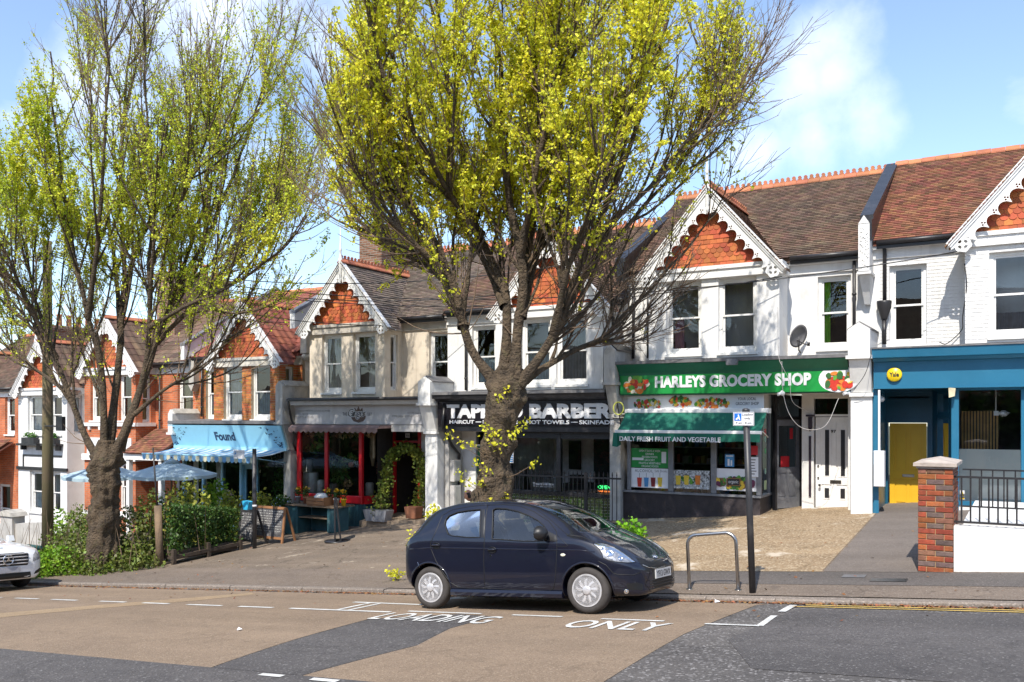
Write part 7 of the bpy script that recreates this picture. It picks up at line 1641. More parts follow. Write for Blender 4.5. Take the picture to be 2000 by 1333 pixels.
# headlamp: bowl with chrome reflectors under a clear lens
HL = [(1365, 362), (1400, 356), (1450, 362), (1510, 386), (1570, 425), (1620, 462), (1650, 486), (1600, 490), (1530, 484), (1470, 474), (1432, 456), (1425, 430), (1405, 396)]
hl = patch('headlight', mat('lamp_bowl', (.16, .16, .17), rough=.3, metal=.3, col2=(.5, .5, .52), scale=30, bump=.2, bscale=30), HL, .004, car, False)
for s in (0, 1):
    if s: mb = MB(); me = hl.data.copy(); me.transform(Matrix.Scale(-1, 4, (0, 1, 0))); put('headlight', me, car, local=True)
def lamp_disc(zx, zy, r, m, off, name, par, tilt=1):
    p, n = hit(zx, zy, off); q = MB(); rot = n.to_track_quat('Z', 'Y').to_matrix()
    for i, (rr_, h_) in enumerate(((r, 0), (r*.8, .008), (r*.35, -.003))): pass
    prof = [(r, 0), (r*.9, .006), (r*.75, -.001), (r*.4, .002), (.0005, .012)]
    vs = [p+rot @ Vector((a*math.cos(2*math.pi*k/14), a*math.sin(2*math.pi*k/14), h)) for a, h in prof for k in range(14)]
    q.add(vs, [(i*14+k, i*14+(k+1) % 14, (i+1)*14+(k+1) % 14, (i+1)*14+k) for i in range(4) for k in range(14)], 0, True); q.build(name, m, par, local=True)
lamp_disc(1475, 425, .05, M_chrome, .008, 'reflector', hl); lamp_disc(1548, 462, .032, M_chrome, .008, 'reflector', hl); lamp_disc(1428, 390, .03, M_chrome, .007, 'reflector', hl)
patch('headlight_lens', M_lens, HL, .022, car, True)
ps = line3(HL, .002, 4, True); q = MB(); q.tube(ps, .005, 5, closed=True); q.build('lamp_surround', M_seal, bo, local=True)
for s in (-1, 1): q = MB(); q.hexa([(-1.62, s*.58, .78), (-1.50, s*.74, .80), (-1.47, s*.74, .80), (-1.5, s*.55, .78), (-1.55, s*.56, 1.0), (-1.44, s*.70, 1.02), (-1.4, s*.68, 1.02), (-1.45, s*.52, 1.0)]); q.build('tail_light', mat('tail_lens', (.28, .015, .02), rough=.15, coat=1, bump=0), car, local=True, recalc=True)
# nose: upper black slot, lower grille opening with slats, fog lamp, badge, plate
patch('upper_slot', M_seal, [(1655, 450), (1700, 462), (1760, 482), (1830, 470), (1858, 500), (1870, 528), (1800, 548), (1720, 555), (1700, 520), (1672, 480)], .003, bo)
q = MB(); q.tube(line3([(1700, 505), (1740, 522), (1800, 528), (1850, 512)], .006, 6), .005, 5); q.build('chrome_strip', M_chrome, bo, local=True)
yzpatch([(-.40, .235), (.40, .235), (.50, .34), (.44, .40), (.40, .515), (-.40, .515), (-.44, .40), (-.50, .34)], M_seal, 'grille_opening', .003, bo)
for z in (.27, .305, .34, .375):
    q = MB(); ps = [bvh.ray_cast(Vector((4, y, z)), Vector((-1, 0, 0)))[0] for y in np.linspace(-.42, .42, 11)]; q.tube([p+Vector((.006, 0, 0)) for p in ps if p], .006, 4); q.build('grille_slat', M_blackpl, bo, local=True)
for s in (-1, 1): yzpatch([(s*.54, .27), (s*.68, .29), (s*.69, .36), (s*.60, .37), (s*.53, .34)], M_seal, 'fog_lamp_recess', .004, bo)
lamp_disc(1590, 685, .03, M_chrome, .010, 'fog_lamp', car)
p, n = hit(1788, 448, .004); rot = n.to_track_quat('Z', 'Y').to_matrix(); q = MB()
for (a, b, ox, oz) in ((.056, .038, 0, 0), (.017, .034, 0, 0), (.040, .014, 0, .017)):
    q.tube([p+rot @ Vector((ox+a*math.cos(t), oz+b*math.sin(t), 0)) for t in [2*math.pi*k/20 for k in range(20)]], .0045, 5, closed=True)
q.build('badge', M_chrome, car, local=True)
q = MB(); pc, n = hit(1823, 598, .0); pc = Vector((pc.x+.012, 0, pc.z))
nx_ = bvh.ray_cast(Vector((3, 0, .43)), Vector((-1, 0, 0)))[0]
q.box(nx_.x+.004, nx_.x+.016, -.26, .26, .385, .495); pl = q.build('number_plate', mat('plate_white', (.62, .62, .62), rough=.4, bump=0), car, local=True)
q = MB(); vs, fs = text2d('YF13 GWX', .02, .5); xs = [v[0] for v in vs]; ys = [v[1] for v in vs]
q.add([(nx_.x+.0165+(v[2]+.5)*.001, -.235+(v[0]-min(xs))/(max(xs)-min(xs))*.47, .402+(v[1]-min(ys))/(max(ys)-min(ys))*.076) for v in vs], fs); q.build('plate_lettering', M_signtext, pl, local=True)
# lower lip
q = MB(); ps = line3([(1490, 745), (1600, 738), (1700, 725), (1800, 705), (1875, 680)], .0, 6); q.tube(ps, .014, 8); q.build('bumper_lip', M_carp, bo, local=True)
# mirrors
for s in (-1, 1):
    q = MB(); c = Vector((.60, s*.90, .99)); prof = []
    for i in range(9):
        ph = -math.pi/2+math.pi*i/8
        for k in range(14):
            a = 2*math.pi*k/14; prof.append((c.x+.105*math.cos(ph)*math.cos(a)*(1.1 if math.cos(a) > 0 else .55), c.y+.115*math.sin(ph)*1.0, c.z+.095*math.cos(ph)*math.sin(a)))
    q.add(prof, [(i*14+k, i*14+(k+1) % 14, (i+1)*14+(k+1) % 14, (i+1)*14+k) for i in range(8) for k in range(14)], 0, True); q.tube([(.63, s*.76, .915), (.61, s*.86, .945)], .028, 8); q.build('wing_mirror', M_blackpl, car, local=True)
# interior
q = MB()
for s in (-.36, .36):
    q.add(*(lambda b: (b.v, b.f))(MB().box(-.35, .15, s-.23, s+.23, .50, .62)));
    q.hexa([(-.36, s-.22, .6), (-.2, s-.22, .6), (-.2, s+.22, .6), (-.36, s+.22, .6), (-.56, s-.2, 1.14), (-.47, s-.2, 1.14), (-.47, s+.2, 1.14), (-.56, s+.2, 1.14)]); q.box(-.57, -.47, s-.12, s+.12, 1.16, 1.32)
q.hexa([(-1.1, -.6, .5), (-.9, -.6, .5), (-.9, .6, .5), (-1.1, .6, .5), (-1.28, -.55, 1.02), (-1.18, -.55, 1.02), (-1.18, .55, 1.02), (-1.28, .55, 1.02)])
for s in (-.32, .32): q.box(-1.3, -1.2, s-.1, s+.1, 1.04, 1.16)
q.build('seat', mat('grey_seat_cloth', (.09, .09, .1), rough=.95), bo, local=True)
q = MB(); q.prism([(.55, .5), (.55, .86), (.7, .93), (.98, .96), (.98, .5)], -.7, .7, 'y'); q.build('dashboard', M_trim, bo, local=True)
q = MB(); q.tube([(.43+.05*math.sin(a), .36+.18*math.cos(a), .9+.17*math.sin(a)) for a in [2*math.pi*k/18 for k in range(18)]], .014, 6, closed=True); q.build('steering_wheel', M_blackpl, bo, local=True)
for k in (-.2, .25):
    q = MB(); ps = []
    for t in range(7):
        y = k+.48*t/6-.1; h_ = bvh.ray_cast(Vector((3, y, .985+.015*t/6)), Vector((-1, 0, 0)))[0]; ps.append(h_+Vector((.012, 0, .01)))
    q.tube(ps, .008, 5); q.build('wiper', M_blackpl, bo, local=True)
for ax in (-1.17, 1.17):
    for s in (-1, 1): wheel(car, ax, s*.715, .283, .165, s)
q = MB(); q.box(-1.1, 1.2, -.55, .55, .17, .26); q.tube([(-1.17, -.6, .28), (-1.17, .6, .28)], .04, 8); q.tube([(1.17, -.6, .28), (1.17, .6, .28)], .04, 8); q.build('underbody', M_trim, bo, local=True)
# --- white saloon at the left edge
SW = [(-2.33, .45, .6, .70, .6, .66, .80, .55, .86, .9), (-2.25, .3, .7, .80, .6, .76, .92, .62, 1.0, 1.03), (-1.9, .24, .78, .865, .58, .83, .97, .66, 1.03, 1.07), (-1.5, .22, .8, .88, .57, .85, .98, .62, 1.13, 1.17), (-1.0, .2, .8, .885, .57, .86, .97, .57, 1.33, 1.375),
      (-.4, .2, .8, .885, .57, .86, .95, .59, 1.385, 1.44), (.1, .2, .8, .885, .57, .86, .94, .60, 1.37, 1.43), (.5, .2, .8, .885, .57, .86, .93, .60, 1.24, 1.30), (.95, .2, .8, .885, .57, .855, .915, .66, 1.03, 1.08), (1.15, .2, .8, .885, .56, .85, .90, .72, .965, 1.01),
      (1.6, .2, .79, .875, .56, .83, .87, .70, .915, .965), (1.95, .21, .76, .845, .54, .79, .80, .62, .86, .90), (2.12, .21, .70, .78, .5, .73, .74, .56, .80, .835), (2.22, .22, .62, .69, .46, .65, .66, .52, .72, .745), (2.27, .27, .5, .56, .42, .54, .56, .48, .6, .62)]
vs_ = 10.0; us_ = -17.68-2.27; gz1, gz0 = G(us_+1.38, 9.9), G(us_-1.38, 9.9)
sal = thing('parked_car', 'white saloon car at the left edge with a star badge in its slatted grille', 'car', (us_, vs_, (gz1+gz0)/2), (math.atan((G(us_, 10.9)-G(us_, 9.2))/1.7), -math.atan((gz1-gz0)/2.76), 0))
V, F = car_loft(SW, 70); mats_ = [M_carw, M_trim]
b2 = tmp_obj(V, F, 0, mats_)
mb = MB()
for ax in (-1.38, 1.38):
    for s in (-1, 1): mb.lathe((ax, s*.83, .33), [(.36, -.22), (.36, .22)], 32, axis='y')
cut(b2, tmp_obj(mb.v, mb.f, 1, mats_)); bvh = BVHTree.FromPolygons([Vector(v) for v in V], F)
d_ = b2.data; d_.materials.clear(); d_.materials.append(M_carw); d_.materials.append(M_trim); d_.polygons.foreach_set('use_smooth', [True]*len(d_.polygons)); d_.set_sharp_from_angle(angle=R(38))
bo2 = put('body', d_, sal, local=True); bpy.data.objects.remove(b2)
M_darkg = mat('dark_car_glass', (.02, .03, .035), rough=.03, bump=0, coat=1)
xpatch(lambda z: .70-(z-1.0)/.36*.14, 1.0, 1.36, -1, -.004, M_darkg, 'windscreen', par=bo2)
gr = yzpatch([(-.42, .50), (.42, .50), (.46, .73), (.36, .76), (-.36, .76), (-.46, .73)], M_seal, 'grille', .006, sal)
for z in (.545, .61, .675, .735):
    q = MB(); ps = [(bvh.ray_cast(Vector((4, y, z)), Vector((-1, 0, 0)))[0] or Vector((2.2, y, z)))+Vector((.02, 0, 0)) for y in np.linspace(-.43, .43, 11)]; q.tube(ps, .013, 6); q.build('grille_slat', M_silver, gr, local=True)
q = MB(); nx = bvh.ray_cast(Vector((4, 0, .63)), Vector((-1, 0, 0)))[0].x+.045
q.tube([(nx, .1*math.cos(a), .63+.1*math.sin(a)) for a in [2*math.pi*k/24 for k in range(24)]], .010, 6, closed=True)
for k in range(3): a = math.pi/2+k*2*math.pi/3; q.hexa([(nx-.01, .016*math.cos(a+1.57), .63+.016*math.sin(a+1.57)), (nx+.01, .016*math.cos(a+1.57), .63+.016*math.sin(a+1.57)), (nx+.01, .1*math.cos(a), .63+.1*math.sin(a)), (nx-.01, .1*math.cos(a), .63+.1*math.sin(a)), (nx-.01, -.016*math.cos(a+1.57), .63-.016*math.sin(a+1.57)), (nx+.01, -.016*math.cos(a+1.57), .63-.016*math.sin(a+1.57)), (nx+.01, .1*math.cos(a)*.99, .63+.1*math.sin(a)*.99), (nx-.01, .1*math.cos(a)*.99, .63+.1*math.sin(a)*.99)])
q.build('badge', M_chrome, sal, local=True)
for s in (-1, 1):
    yzpatch([(s*.52, .56), (s*.70, .60), (s*.80, .66), (s*.77, .77), (s*.70, .80), (s*.56, .70)], mat('grey_lamp', (.16, .17, .18), rough=.1, coat=1, col2=(.4, .4, .42), scale=20, bump=0), 'headlight', .008, sal)
    yzpatch([(s*.56, .30), (s*.76, .33), (s*.78, .44), (s*.60, .36)], M_seal, 'bumper_vent', .005, bo2)
    q = MB(); q.hexa([(.55, s*.93, .98), (.68, s*.93, .98), (.68, s*1.06, .98), (.55, s*1.06, .98), (.57, s*.93, 1.1), (.64, s*.93, 1.1), (.64, s*1.05, 1.1), (.57, s*1.05, 1.1)]); q.tube([(.7, s*.85, .95), (.62, s*.95, 1.0)], .025, 6); q.build('wing_mirror', M_carw, sal, local=True, recalc=True)
    for ax in (-1.38, 1.38): wheel(sal, ax, s*.79, .32, .2, s, 'alloy')
yzpatch([(-.5, .24), (.5, .24), (.48, .36), (-.48, .36)], M_seal, 'lower_grille', .005, bo2)
q = MB(); nx = bvh.ray_cast(Vector((4, 0, .42)), Vector((-1, 0, 0)))[0].x; q.box(nx, nx+.02, -.26, .26, .37, .48); q.build('number_plate', mat('blurred_plate', (.42, .42, .46), rough=.5, bump=0), sal, local=True)
q = MB(); q.box(nx-.2, nx-.05, -.1, .1, .1, .12); q.box(-1.9, 1.9, -.6, .6, .17, .3); q.build('underbody', M_trim, bo2, local=True)
yzpatch([(-.03, .865), (.03, .865), (.03, .875), (-.03, .875)], M_seal, 'bonnet_badge', .01, bo2)
# ------------------------------------------------------------------ street furniture and small things
M_post = mat('dark_grey_post', (.035, .034, .037), rough=.45, var=.3, dirt=(.12, .11, .1), dirt_amt=.4, bump=.1)
M_steel = mat('brushed_steel', (.5, .49, .48), rough=.3, metal=1, var=.15, bump=.02)
M_wood = mat('weathered_wood', (.22, .15, .09), col2=(.13, .09, .06), rough=.9, streak=((.07, .08, .04), .5), bump=.5, bscale=30)
M_leafH = mat('hedge_leaf', (.065, .13, .018), col2=(.03, .07, .01), rough=.55, isl=.45, scale=3, bump=0, transl=.25)
M_leafB = mat('bright_shrub_leaf', (.22, .36, .02), col2=(.12, .26, .015), rough=.55, isl=.4, scale=3, bump=0, transl=.35)
M_ivy = mat('ivy_leaf', (.15, .22, .025), col2=(.10, .085, .03), rough=.55, isl=.5, scale=5, bump=0, transl=.25)
M_leafO = mat('olive_shrub_leaf', (.34, .34, .04), col2=(.2, .24, .03), rough=.6, isl=.4, scale=2, bump=0, transl=.3)
M_yelf = mat('yellow_flower', (.8, .45, .01), rough=.6, bump=0)
# loading sign post
u0_, v0_ = -3.06, 11.49; gz = G(u0_, v0_)
t = thing('sign_post', 'dark leaning post carrying the white Loading only plate at the kerb', 'sign post', (u0_, v0_, gz))
tp = (U(1457, v0_), v0_, Zp(1457, 802, v0_)); q = MB(); q.tube([(u0_, v0_, gz-.1), tp], .044, 12); q.lathe(tp, [(.05, -.02), (.05, .015), (.02, .03)], 10); q.build('post', M_post, t)
py = v0_-.055; xa, xb, za, zb_ = U(1432, py), U(1473, py), Zp(1452, 832, py), Zp(1452, 805, py)
q = MB(); q.bbox(xa, xb, py-.004, py, za, zb_, .001); pl = q.build('sign_plate', M_signwhite, t)
q = MB(); f_ = .006
for (a, b, c, d) in ((xa+f_, xb-f_, za+f_, za+f_+.004), (xa+f_, xb-f_, zb_-f_-.004, zb_-f_), (xa+f_, xa+f_+.004, za+f_, zb_-f_), (xb-f_-.004, xb-f_, za+f_, zb_-f_)): q.box(a, b, py-.0055, py-.0042, c, d)
w_, h_ = xb-xa, zb_-za
text_on(q, 'Loading', xa+w_*.43, xa+w_*.94, za+h_*.68, za+h_*.9, py-.0042, .02, .001); text_on(q, 'only', xa+w_*.54, xa+w_*.82, za+h_*.42, za+h_*.62, py-.0042, .02, .001); text_on(q, '9 am - 8 pm', xa+w_*.14, xa+w_*.88, za+h_*.1, za+h_*.28, py-.0042, .02, .001); q.build('lettering', M_signtext, pl)
q = MB(); q.box(xa+w_*.06, xa+w_*.4, py-.0055, py-.0042, za+h_*.36, za+h_*.9); q.build('blue_panel', mat('sign_blue', (.01, .16, .65), rough=.4, bump=0), pl)
q = MB(); q.prism([(xa+w_*.14, za+h_*.42), (xa+w_*.20, za+h_*.42), (xa+w_*.25, za+h_*.55), (xa+w_*.3, za+h_*.42), (xa+w_*.35, za+h_*.42), (xa+w_*.3, za+h_*.7), (xa+w_*.27, za+h_*.83), (xa+w_*.22, za+h_*.8), (xa+w_*.24, za+h_*.66), (xa+w_*.12, za+h_*.5)], py-.0068, py-.0056, 'y'); q.build('pictogram', M_signwhite, pl)
# cycle stands
def hoop(label, ua, ub, v, hgt, m, r=.024, lean=0.0):
    ga, gb = G(ua, v), G(ub, v); t = thing('cycle_stand', label, 'cycle stand', ((ua+ub)/2, v, (ga+gb)/2), group=None); c = .14; pts = [(ua, v, ga-.05), (ua-lean, v, ga+hgt-c)]
    for k in range(1, 6): a = k*math.pi/10; pts.append((ua-lean+c-c*math.cos(a), v, ga+hgt-c+c*math.sin(a)))
    for k in range(5, 0, -1): a = k*math.pi/10; pts.append((ub-lean-c+c*math.cos(a), v, gb+hgt-c+c*math.sin(a)))
    pts += [(ub-lean, v, gb+hgt-c), (ub, v, gb-.05)]; q = MB(); q.tube(pts, r, 10); q.build('hoop', m, t)
    q = MB()
    for x, g_ in ((ua, ga), (ub, gb)): q.lathe((x, v, g_), [(.05, 0), (.05, .006)], 12)
    q.build('foot_plate', m, t); return t
hoop('bare steel cycle stand on the pavement beside the Loading only post', -3.98, -3.30, 11.66, .76, M_steel, lean=.03)
t = hoop('white cycle stand overgrown with bright leaves behind the rear of the dark car', U(832, 16.5), U(862, 16.5), 16.5, .82, M_white_p)
t = thing('climbing_weed', 'bright green weed climbing the white cycle stand', 'weed', (U(848, 16.4), 16.4, G(U(848, 16.4), 16.4))); leaf_clump('leaves', t, (U(846, 16.4), 16.4, G(-11.8, 16.4)+.5), (.22, .1, .42), 150, .07, M_leafY)
# telegraph pole and wires
pu, pv = -22.53, 13.83; pz = G(pu, pv); top = pz+8.6
t = thing('telegraph_pole', 'tall mossy wooden telegraph pole left of the tree with many stems', 'pole', (pu, pv, pz)); q = MB(); q.tube([(pu, pv, pz-.2), (pu, pv, pz+4), (pu-.02, pv, top)], [.15, .135, .11], 16)
q.build('pole_shaft', mat('mossy_pole_wood', (.17, .12, .075), col2=(.115, .11, .045), rough=.9, scale=.8, streak=((.08, .07, .03), .5), bump=.6, bscale=25), t)
q = MB(); q.box(pu-.3, pu+.3, pv-.06, pv-.02, top-.5, top-.4)
for k in (-.25, 0, .25): q.lathe((pu+k, pv-.04, top-.4), [(.02, 0), (.035, .05), (.02, .12)], 8)
q.build('crossarm', M_pipe, t)
q = MB(); q.box(U(109, 13.6), U(121, 13.6), 13.6, 13.7, Zp(115, 842, 13.6), Zp(115, 814, 13.6)); q.tube([(pu+.1, 13.7, Zp(115, 833, 13.6)), (U(112, 13.6), 13.65, Zp(115, 833, 13.6))], .02, 6); q.build('bracket_box', M_pipe, t)
wires = [((-19.4, 20.3, A_G-1.5), .5), ((-15.4, 19.1, A_G-1.9), .5), ((-8.3, 19.6, A_H-1.2), .8), ((-4.45, 19.05, A_H-2.15), 1.0), ((-1.05, 19.2, A_B-2.1), 1.1), ((-12.1, 19.8, A_R-1.3), .6), ((-29.5, 19.9, A_E-1.7), .3), ((-60, 12.5, 5.5), 1.0)]
for k, (e, sag) in enumerate(wires):
    a = Vector((pu+(k % 3-1)*.25, pv-.04, top-.3)); b = Vector(e); q = MB(); q.tube([a.lerp(b, i/24)+Vector((0, 0, -sag*4*(i/24)*(1-i/24))) for i in range(25)], .011, 4)
    o = q.build('overhead_wire', M_pipe); props(o, ['wire from the pole to the cafe roof end', 'wire from the pole to the florist gable foot', 'wire from the pole to the left side of the grocery gable', 'wire from the pole to the right foot of the grocery gable', 'longest wire, from the pole to the blue shop bay', 'wire from the pole to the barber house eaves', 'short wire from the pole to the red brick house eaves', 'wire from the pole leaving the picture on the left'][k], 'wire', 'overhead wires from the telegraph pole')
# short wooden post with a thin pole, hedge box, rail
t = thing('wooden_post', 'short weathered wooden post at the street end of the hedge', 'post', (-17.39, 13.38, G(-17.39, 13.38))); q = MB(); z = G(-17.39, 13.38); q.tube([(-17.36, 13.38, z-.1), (-17.45, 13.38, z+1.4)], .085, 12); q.build('post', M_wood, t); q = MB(); q.tube([(-17.44, 13.36, z+1.3), (-17.6, 13.36, z+2.75)], .02, 6); q.build('thin_pole', M_post, t)
t = thing('hedge_planter', 'dense green hedge screen on a timber rail between the wooden post and the blackboards', 'hedge', (-17.25, 14.4, G(-17.25, 14.4)))
n_ = 5200; P0 = np.stack([rng.uniform(-17.5, -17.05, n_), rng.uniform(13.5, 15.5, n_), rng.random(n_)**.8], 1); P0[:, 2] = kerb_z(P0[:, 0])+.12+.04*(P0[:, 1]-13.1)+.2+P0[:, 2]*(1.2-.18*(P0[:, 1]-13.5))
P0[:, 0] += .05*np.sin(P0[:, 1]*7); leaf_mesh('leaves', P0, .055, M_leafH, t)['kind'] = 'stuff'
q = MB()
for v in (13.5, 14.5, 15.5): q.box(-17.08, -17.0, v-.04, v+.04, G(-17, v)-.05, G(-17, v)+.35)
q.hexa([(-17.1, 13.45, G(-17, 13.45)+.12), (-17.02, 13.45, G(-17, 13.45)+.12), (-17.02, 15.55, G(-17, 15.55)+.12), (-17.1, 15.55, G(-17, 15.55)+.12), (-17.1, 13.45, G(-17, 13.45)+.2), (-17.02, 13.45, G(-17, 13.45)+.2), (-17.02, 15.55, G(-17, 15.55)+.2), (-17.1, 15.55, G(-17, 15.55)+.2)]); q.box(-17.5, -17.1, 13.55, 15.45, G(-17, 13.5)+.1, G(-17, 13.5)+.3); q.build('timber_rail', mat('dark_rail_wood', (.07, .05, .035), rough=.9, bump=.4), t)
# ivy and shrubs round the left tree
def mound(name, label, u, v, ru, rv, hgt, n, size, m, cat='shrub', kind=None, n2=0):
    z = G(u, v); t = thing(name, label, cat, (u, v, z)) if kind is None else None
    d = rng.normal(size=(n, 3)); d /= np.linalg.norm(d, axis=1)[:, None]; d[:, 2] = abs(d[:, 2]); r = rng.random(n)**.25
    lump = np.array([1+.35*mn.noise(Vector((a*2+u, b*2+v, c*2))) for a, b, c in d]); P0 = d*(r*lump)[:, None]*np.array([ru, rv, hgt]); P0[:, 0] += u; P0[:, 1] += v
    P0[:, 2] += np.array([G(a, max(11.4, b)) for a, b in P0[:, :2]]); o = leaf_mesh('leaves' if t else name, P0, size, m, t)
    o['kind'] = 'stuff'
    if not t: props(o, label, cat)
    return t or o
mound('undergrowth', 'tangle of ivy and bramble at the foot of the left tree', -18.9, 12.85, 1.75, .95, .7, 7000, .06, M_ivy, 'undergrowth', 'stuff')
mound('undergrowth', 'low bright ivy spilling towards the kerb beside the white car', -20.0, 12.25, 1.5, .7, .6, 3800, .06, M_leafB, 'undergrowth', 'stuff')
mound('shrub', 'bright green shrub between the telegraph pole and the left tree', -20.7, 13.6, 1.0, .8, 1.45, 2600, .06, M_ivy)
mound('shrub', 'olive green bush just right of the left tree trunk', -18.15, 13.5, .6, .6, 1.7, 2400, .065, M_ivy)
mound('shrub', 'airy shrub behind the telegraph pole foot', -23.4, 15.0, .9, .7, 1.3, 900, .08, M_leafB)
mound('shrub', 'grassy clump growing against the left side of the hedge', -18.7, 15.2, .9, .7, 1.8, 1500, .09, M_leafO)
mound('shrub', 'golden green potted bush left of the parking sign post', -19.3, 17.2, .6, .45, 1.35, 1500, .075, M_leafO); mound('shrub', 'golden green potted bush right of the parking sign post', -18.55, 17.6, .6, .4, 1.3, 1500, .075, M_leafO)
mound('shrub', 'tall rangy plant in front of the cafe window', -20.3, 17.6, .6, .4, 1.9, 900, .085, M_leafB); mound('shrub', 'dark leafy plants at the left of the cafe terrace', -21.8, 17.4, 1.1, .5, 1.5, 1400, .08, M_leafH)
P0 = []; 
for i in range(110):
    a, b = rng.uniform(-23, -17), rng.uniform(12.3, 14.5); L = rng.uniform(.5, 1.6); d = Vector((rng.uniform(-.4, .4), rng.uniform(-.3, .2), 1)).normalized()
    P0.append([(a+d.x*L*k/3, b+d.y*L*k/3, G(a, b)+.2+d.z*L*k/3*(1-.05*k)) for k in range(4)])
t = thing('bramble', 'bare straggly stems rising from the undergrowth at the left tree', 'bramble', (-20, 13, G(-20, 13))); P0 = np.array(P0); o = tubes('stems', [(P0, np.tile(np.array([.008, .007, .005, .003]), (110, 1)), 4)], M_twig, t); o['kind'] = 'stuff'
def sprig(name, label, u, v, n, hgt, m, size=.06, z0=0.0, cat='weed', spread=.12):
    z = G(u, v)+z0; t = thing(name, label, cat, (u, v, z)); q = MB()
    for i in range(n):
        a = rng.uniform(0, 6.28); b = Vector((math.cos(a)*spread*rng.uniform(.5, 2), math.sin(a)*spread, hgt*rng.uniform(.6, 1))); q.tube([(u, v, z), (u+b.x*.4, v+b.y*.4, z+b.z*.5), (u+b.x, v+b.y, z+b.z)], .004, 4)
        leaf_pts = [(u+b.x*k, v+b.y*k, z+b.z*k) for k in (.35, .55, .75, .9, 1)]; P_ = np.repeat(np.array(leaf_pts), 4, 0)+rng.normal(0, .03, (20, 3)); 
        if i == 0: LP_ = P_
        else: LP_ = np.concatenate([LP_, P_])
    q.build('stems', M_twig, t)['kind'] = 'stuff'; leaf_mesh('leaves', LP_, size, m, t)['kind'] = 'stuff'; return t
u_, v_, z_ = U(805, 13.3), 13.3, 0
sprig('weed', 'tall yellow green weed just left of the dark car bumper', U(812, 13.2), 13.2, 8, .75, M_leafY, .06); sprig('weed', 'small weed low on the pavement left of the dark car', U(775, 12), 12.0, 4, .2, M_leafY, .05)
mound('shrub', 'bright green shrub growing behind the bonnet of the dark car', U(1229, 14.6), 14.6, .36, .36, .62, 1100, .06, mat('vivid_leaf', (.2, .42, .01), col2=(.1, .28, .01), isl=.35, rough=.5, bump=0, transl=.3)); sprig('weed', 'wisp of pale grass right of the green shrub', U(1262, 13.2), 13.2, 4, .5, M_leafO, .03)
# trunk sprouts on the big tree
rngs = [(955, 850), (945, 835), (930, 905), (948, 920), (985, 975), (960, 980), (935, 945), (975, 870), (1000, 850), (1010, 838), (1025, 830), (925, 870), (905, 870), (880, 850), (900, 930), (915, 945), (1045, 905), (990, 760), (975, 780), (962, 865), (968, 842), (940, 990)]
t = thing('sprouts', 'yellow green leafy sprouts growing from the trunk of the big tree', 'sprouts', (-7.7, 12.2, G(-7.7, 12.2)+1)); LP_ = []; q = MB()
for k, (a, b) in enumerate(rngs):
    c = Vector(pick([(a, b, -.35)], 14.7)[0]); LP_ += [tuple(c+Vector(rng.normal(0, .045, 3))) for _ in range(16)]; s = Vector(pick([(968+(a-968)*.1, b+35, -.1)], 14.7)[0]); q.tube([s, s.lerp(c, .5)+Vector((0, 0, -.03)), c], [.008, .006, .003], 4)
q.build('stems', M_twig, t)['kind'] = 'stuff'; leaf_mesh('leaves', np.array(LP_), .046, M_leafY, t)['kind'] = 'stuff'
# parking sign post
u0_, v0_ = -16.75, 15.7; z = G(u0_, v0_); t = thing('sign_post', 'slim dark post with a small white parking plate in front of the striped awning', 'sign post', (u0_, v0_, z)); zt_ = Zp(467, 876, v0_)
q = MB(); q.tube([(u0_, v0_, z-.1), (u0_-.01, v0_, zt_)], .052, 10); q.build('post', M_post, t); a, b, c, d = U(456, 15.6), U(477, 15.6), Zp(466, 896, 15.6), Zp(466, 879, 15.6)
q = MB(); q.box(a, b, 15.6, 15.61, c, d); pl = q.build('sign_plate', M_signwhite, t); q = MB(); q.box(a+.02, a+.1, 15.595, 15.599, d-.12, d-.02); q.build('blue_panel', PRblue, pl); q = MB(); text_on(q, 'P', a+.04, a+.08, d-.11, d-.03, 15.594, .03, .001); q.build('lettering', M_signwhite, pl)
q = MB(); text_on(q, '2 hours', a+.12, b-.01, d-.07, d-.03, 15.599, 0, .001); text_on(q, 'No return', a+.03, b-.03, c+.03, c+.06, 15.599, 0, .001); q.build('small_print', ft, pl)
q = MB(); q.tube([(u0_, v0_, Zp(467, 988, v0_)), (u0_, v0_, Zp(467, 984, v0_))], .055, 10); q.build('white_band', M_signwhite, t)
t = thing('bucket', 'bright blue box hanging by the parking sign post', 'box', (U(479, 15.7), 15.7, Zp(479, 996, 15.7))); q = MB(); q.hexa([(U(475, 15.7), 15.7, Zp(479, 996, 15.7)), (U(483, 15.7), 15.7, Zp(479, 996, 15.7)), (U(483, 15.7), 15.9, Zp(479, 996, 15.7)), (U(475, 15.7), 15.9, Zp(479, 996, 15.7)), (U(473, 15.7), 15.7, Zp(479, 979, 15.7)), (U(486, 15.7), 15.7, Zp(479, 981, 15.7)), (U(486, 15.7), 15.9, Zp(479, 981, 15.7)), (U(473, 15.7), 15.9, Zp(479, 979, 15.7))]); q.build('box_body', mat('cyan_plastic', (.05, .5, .8), rough=.4, bump=0), t)
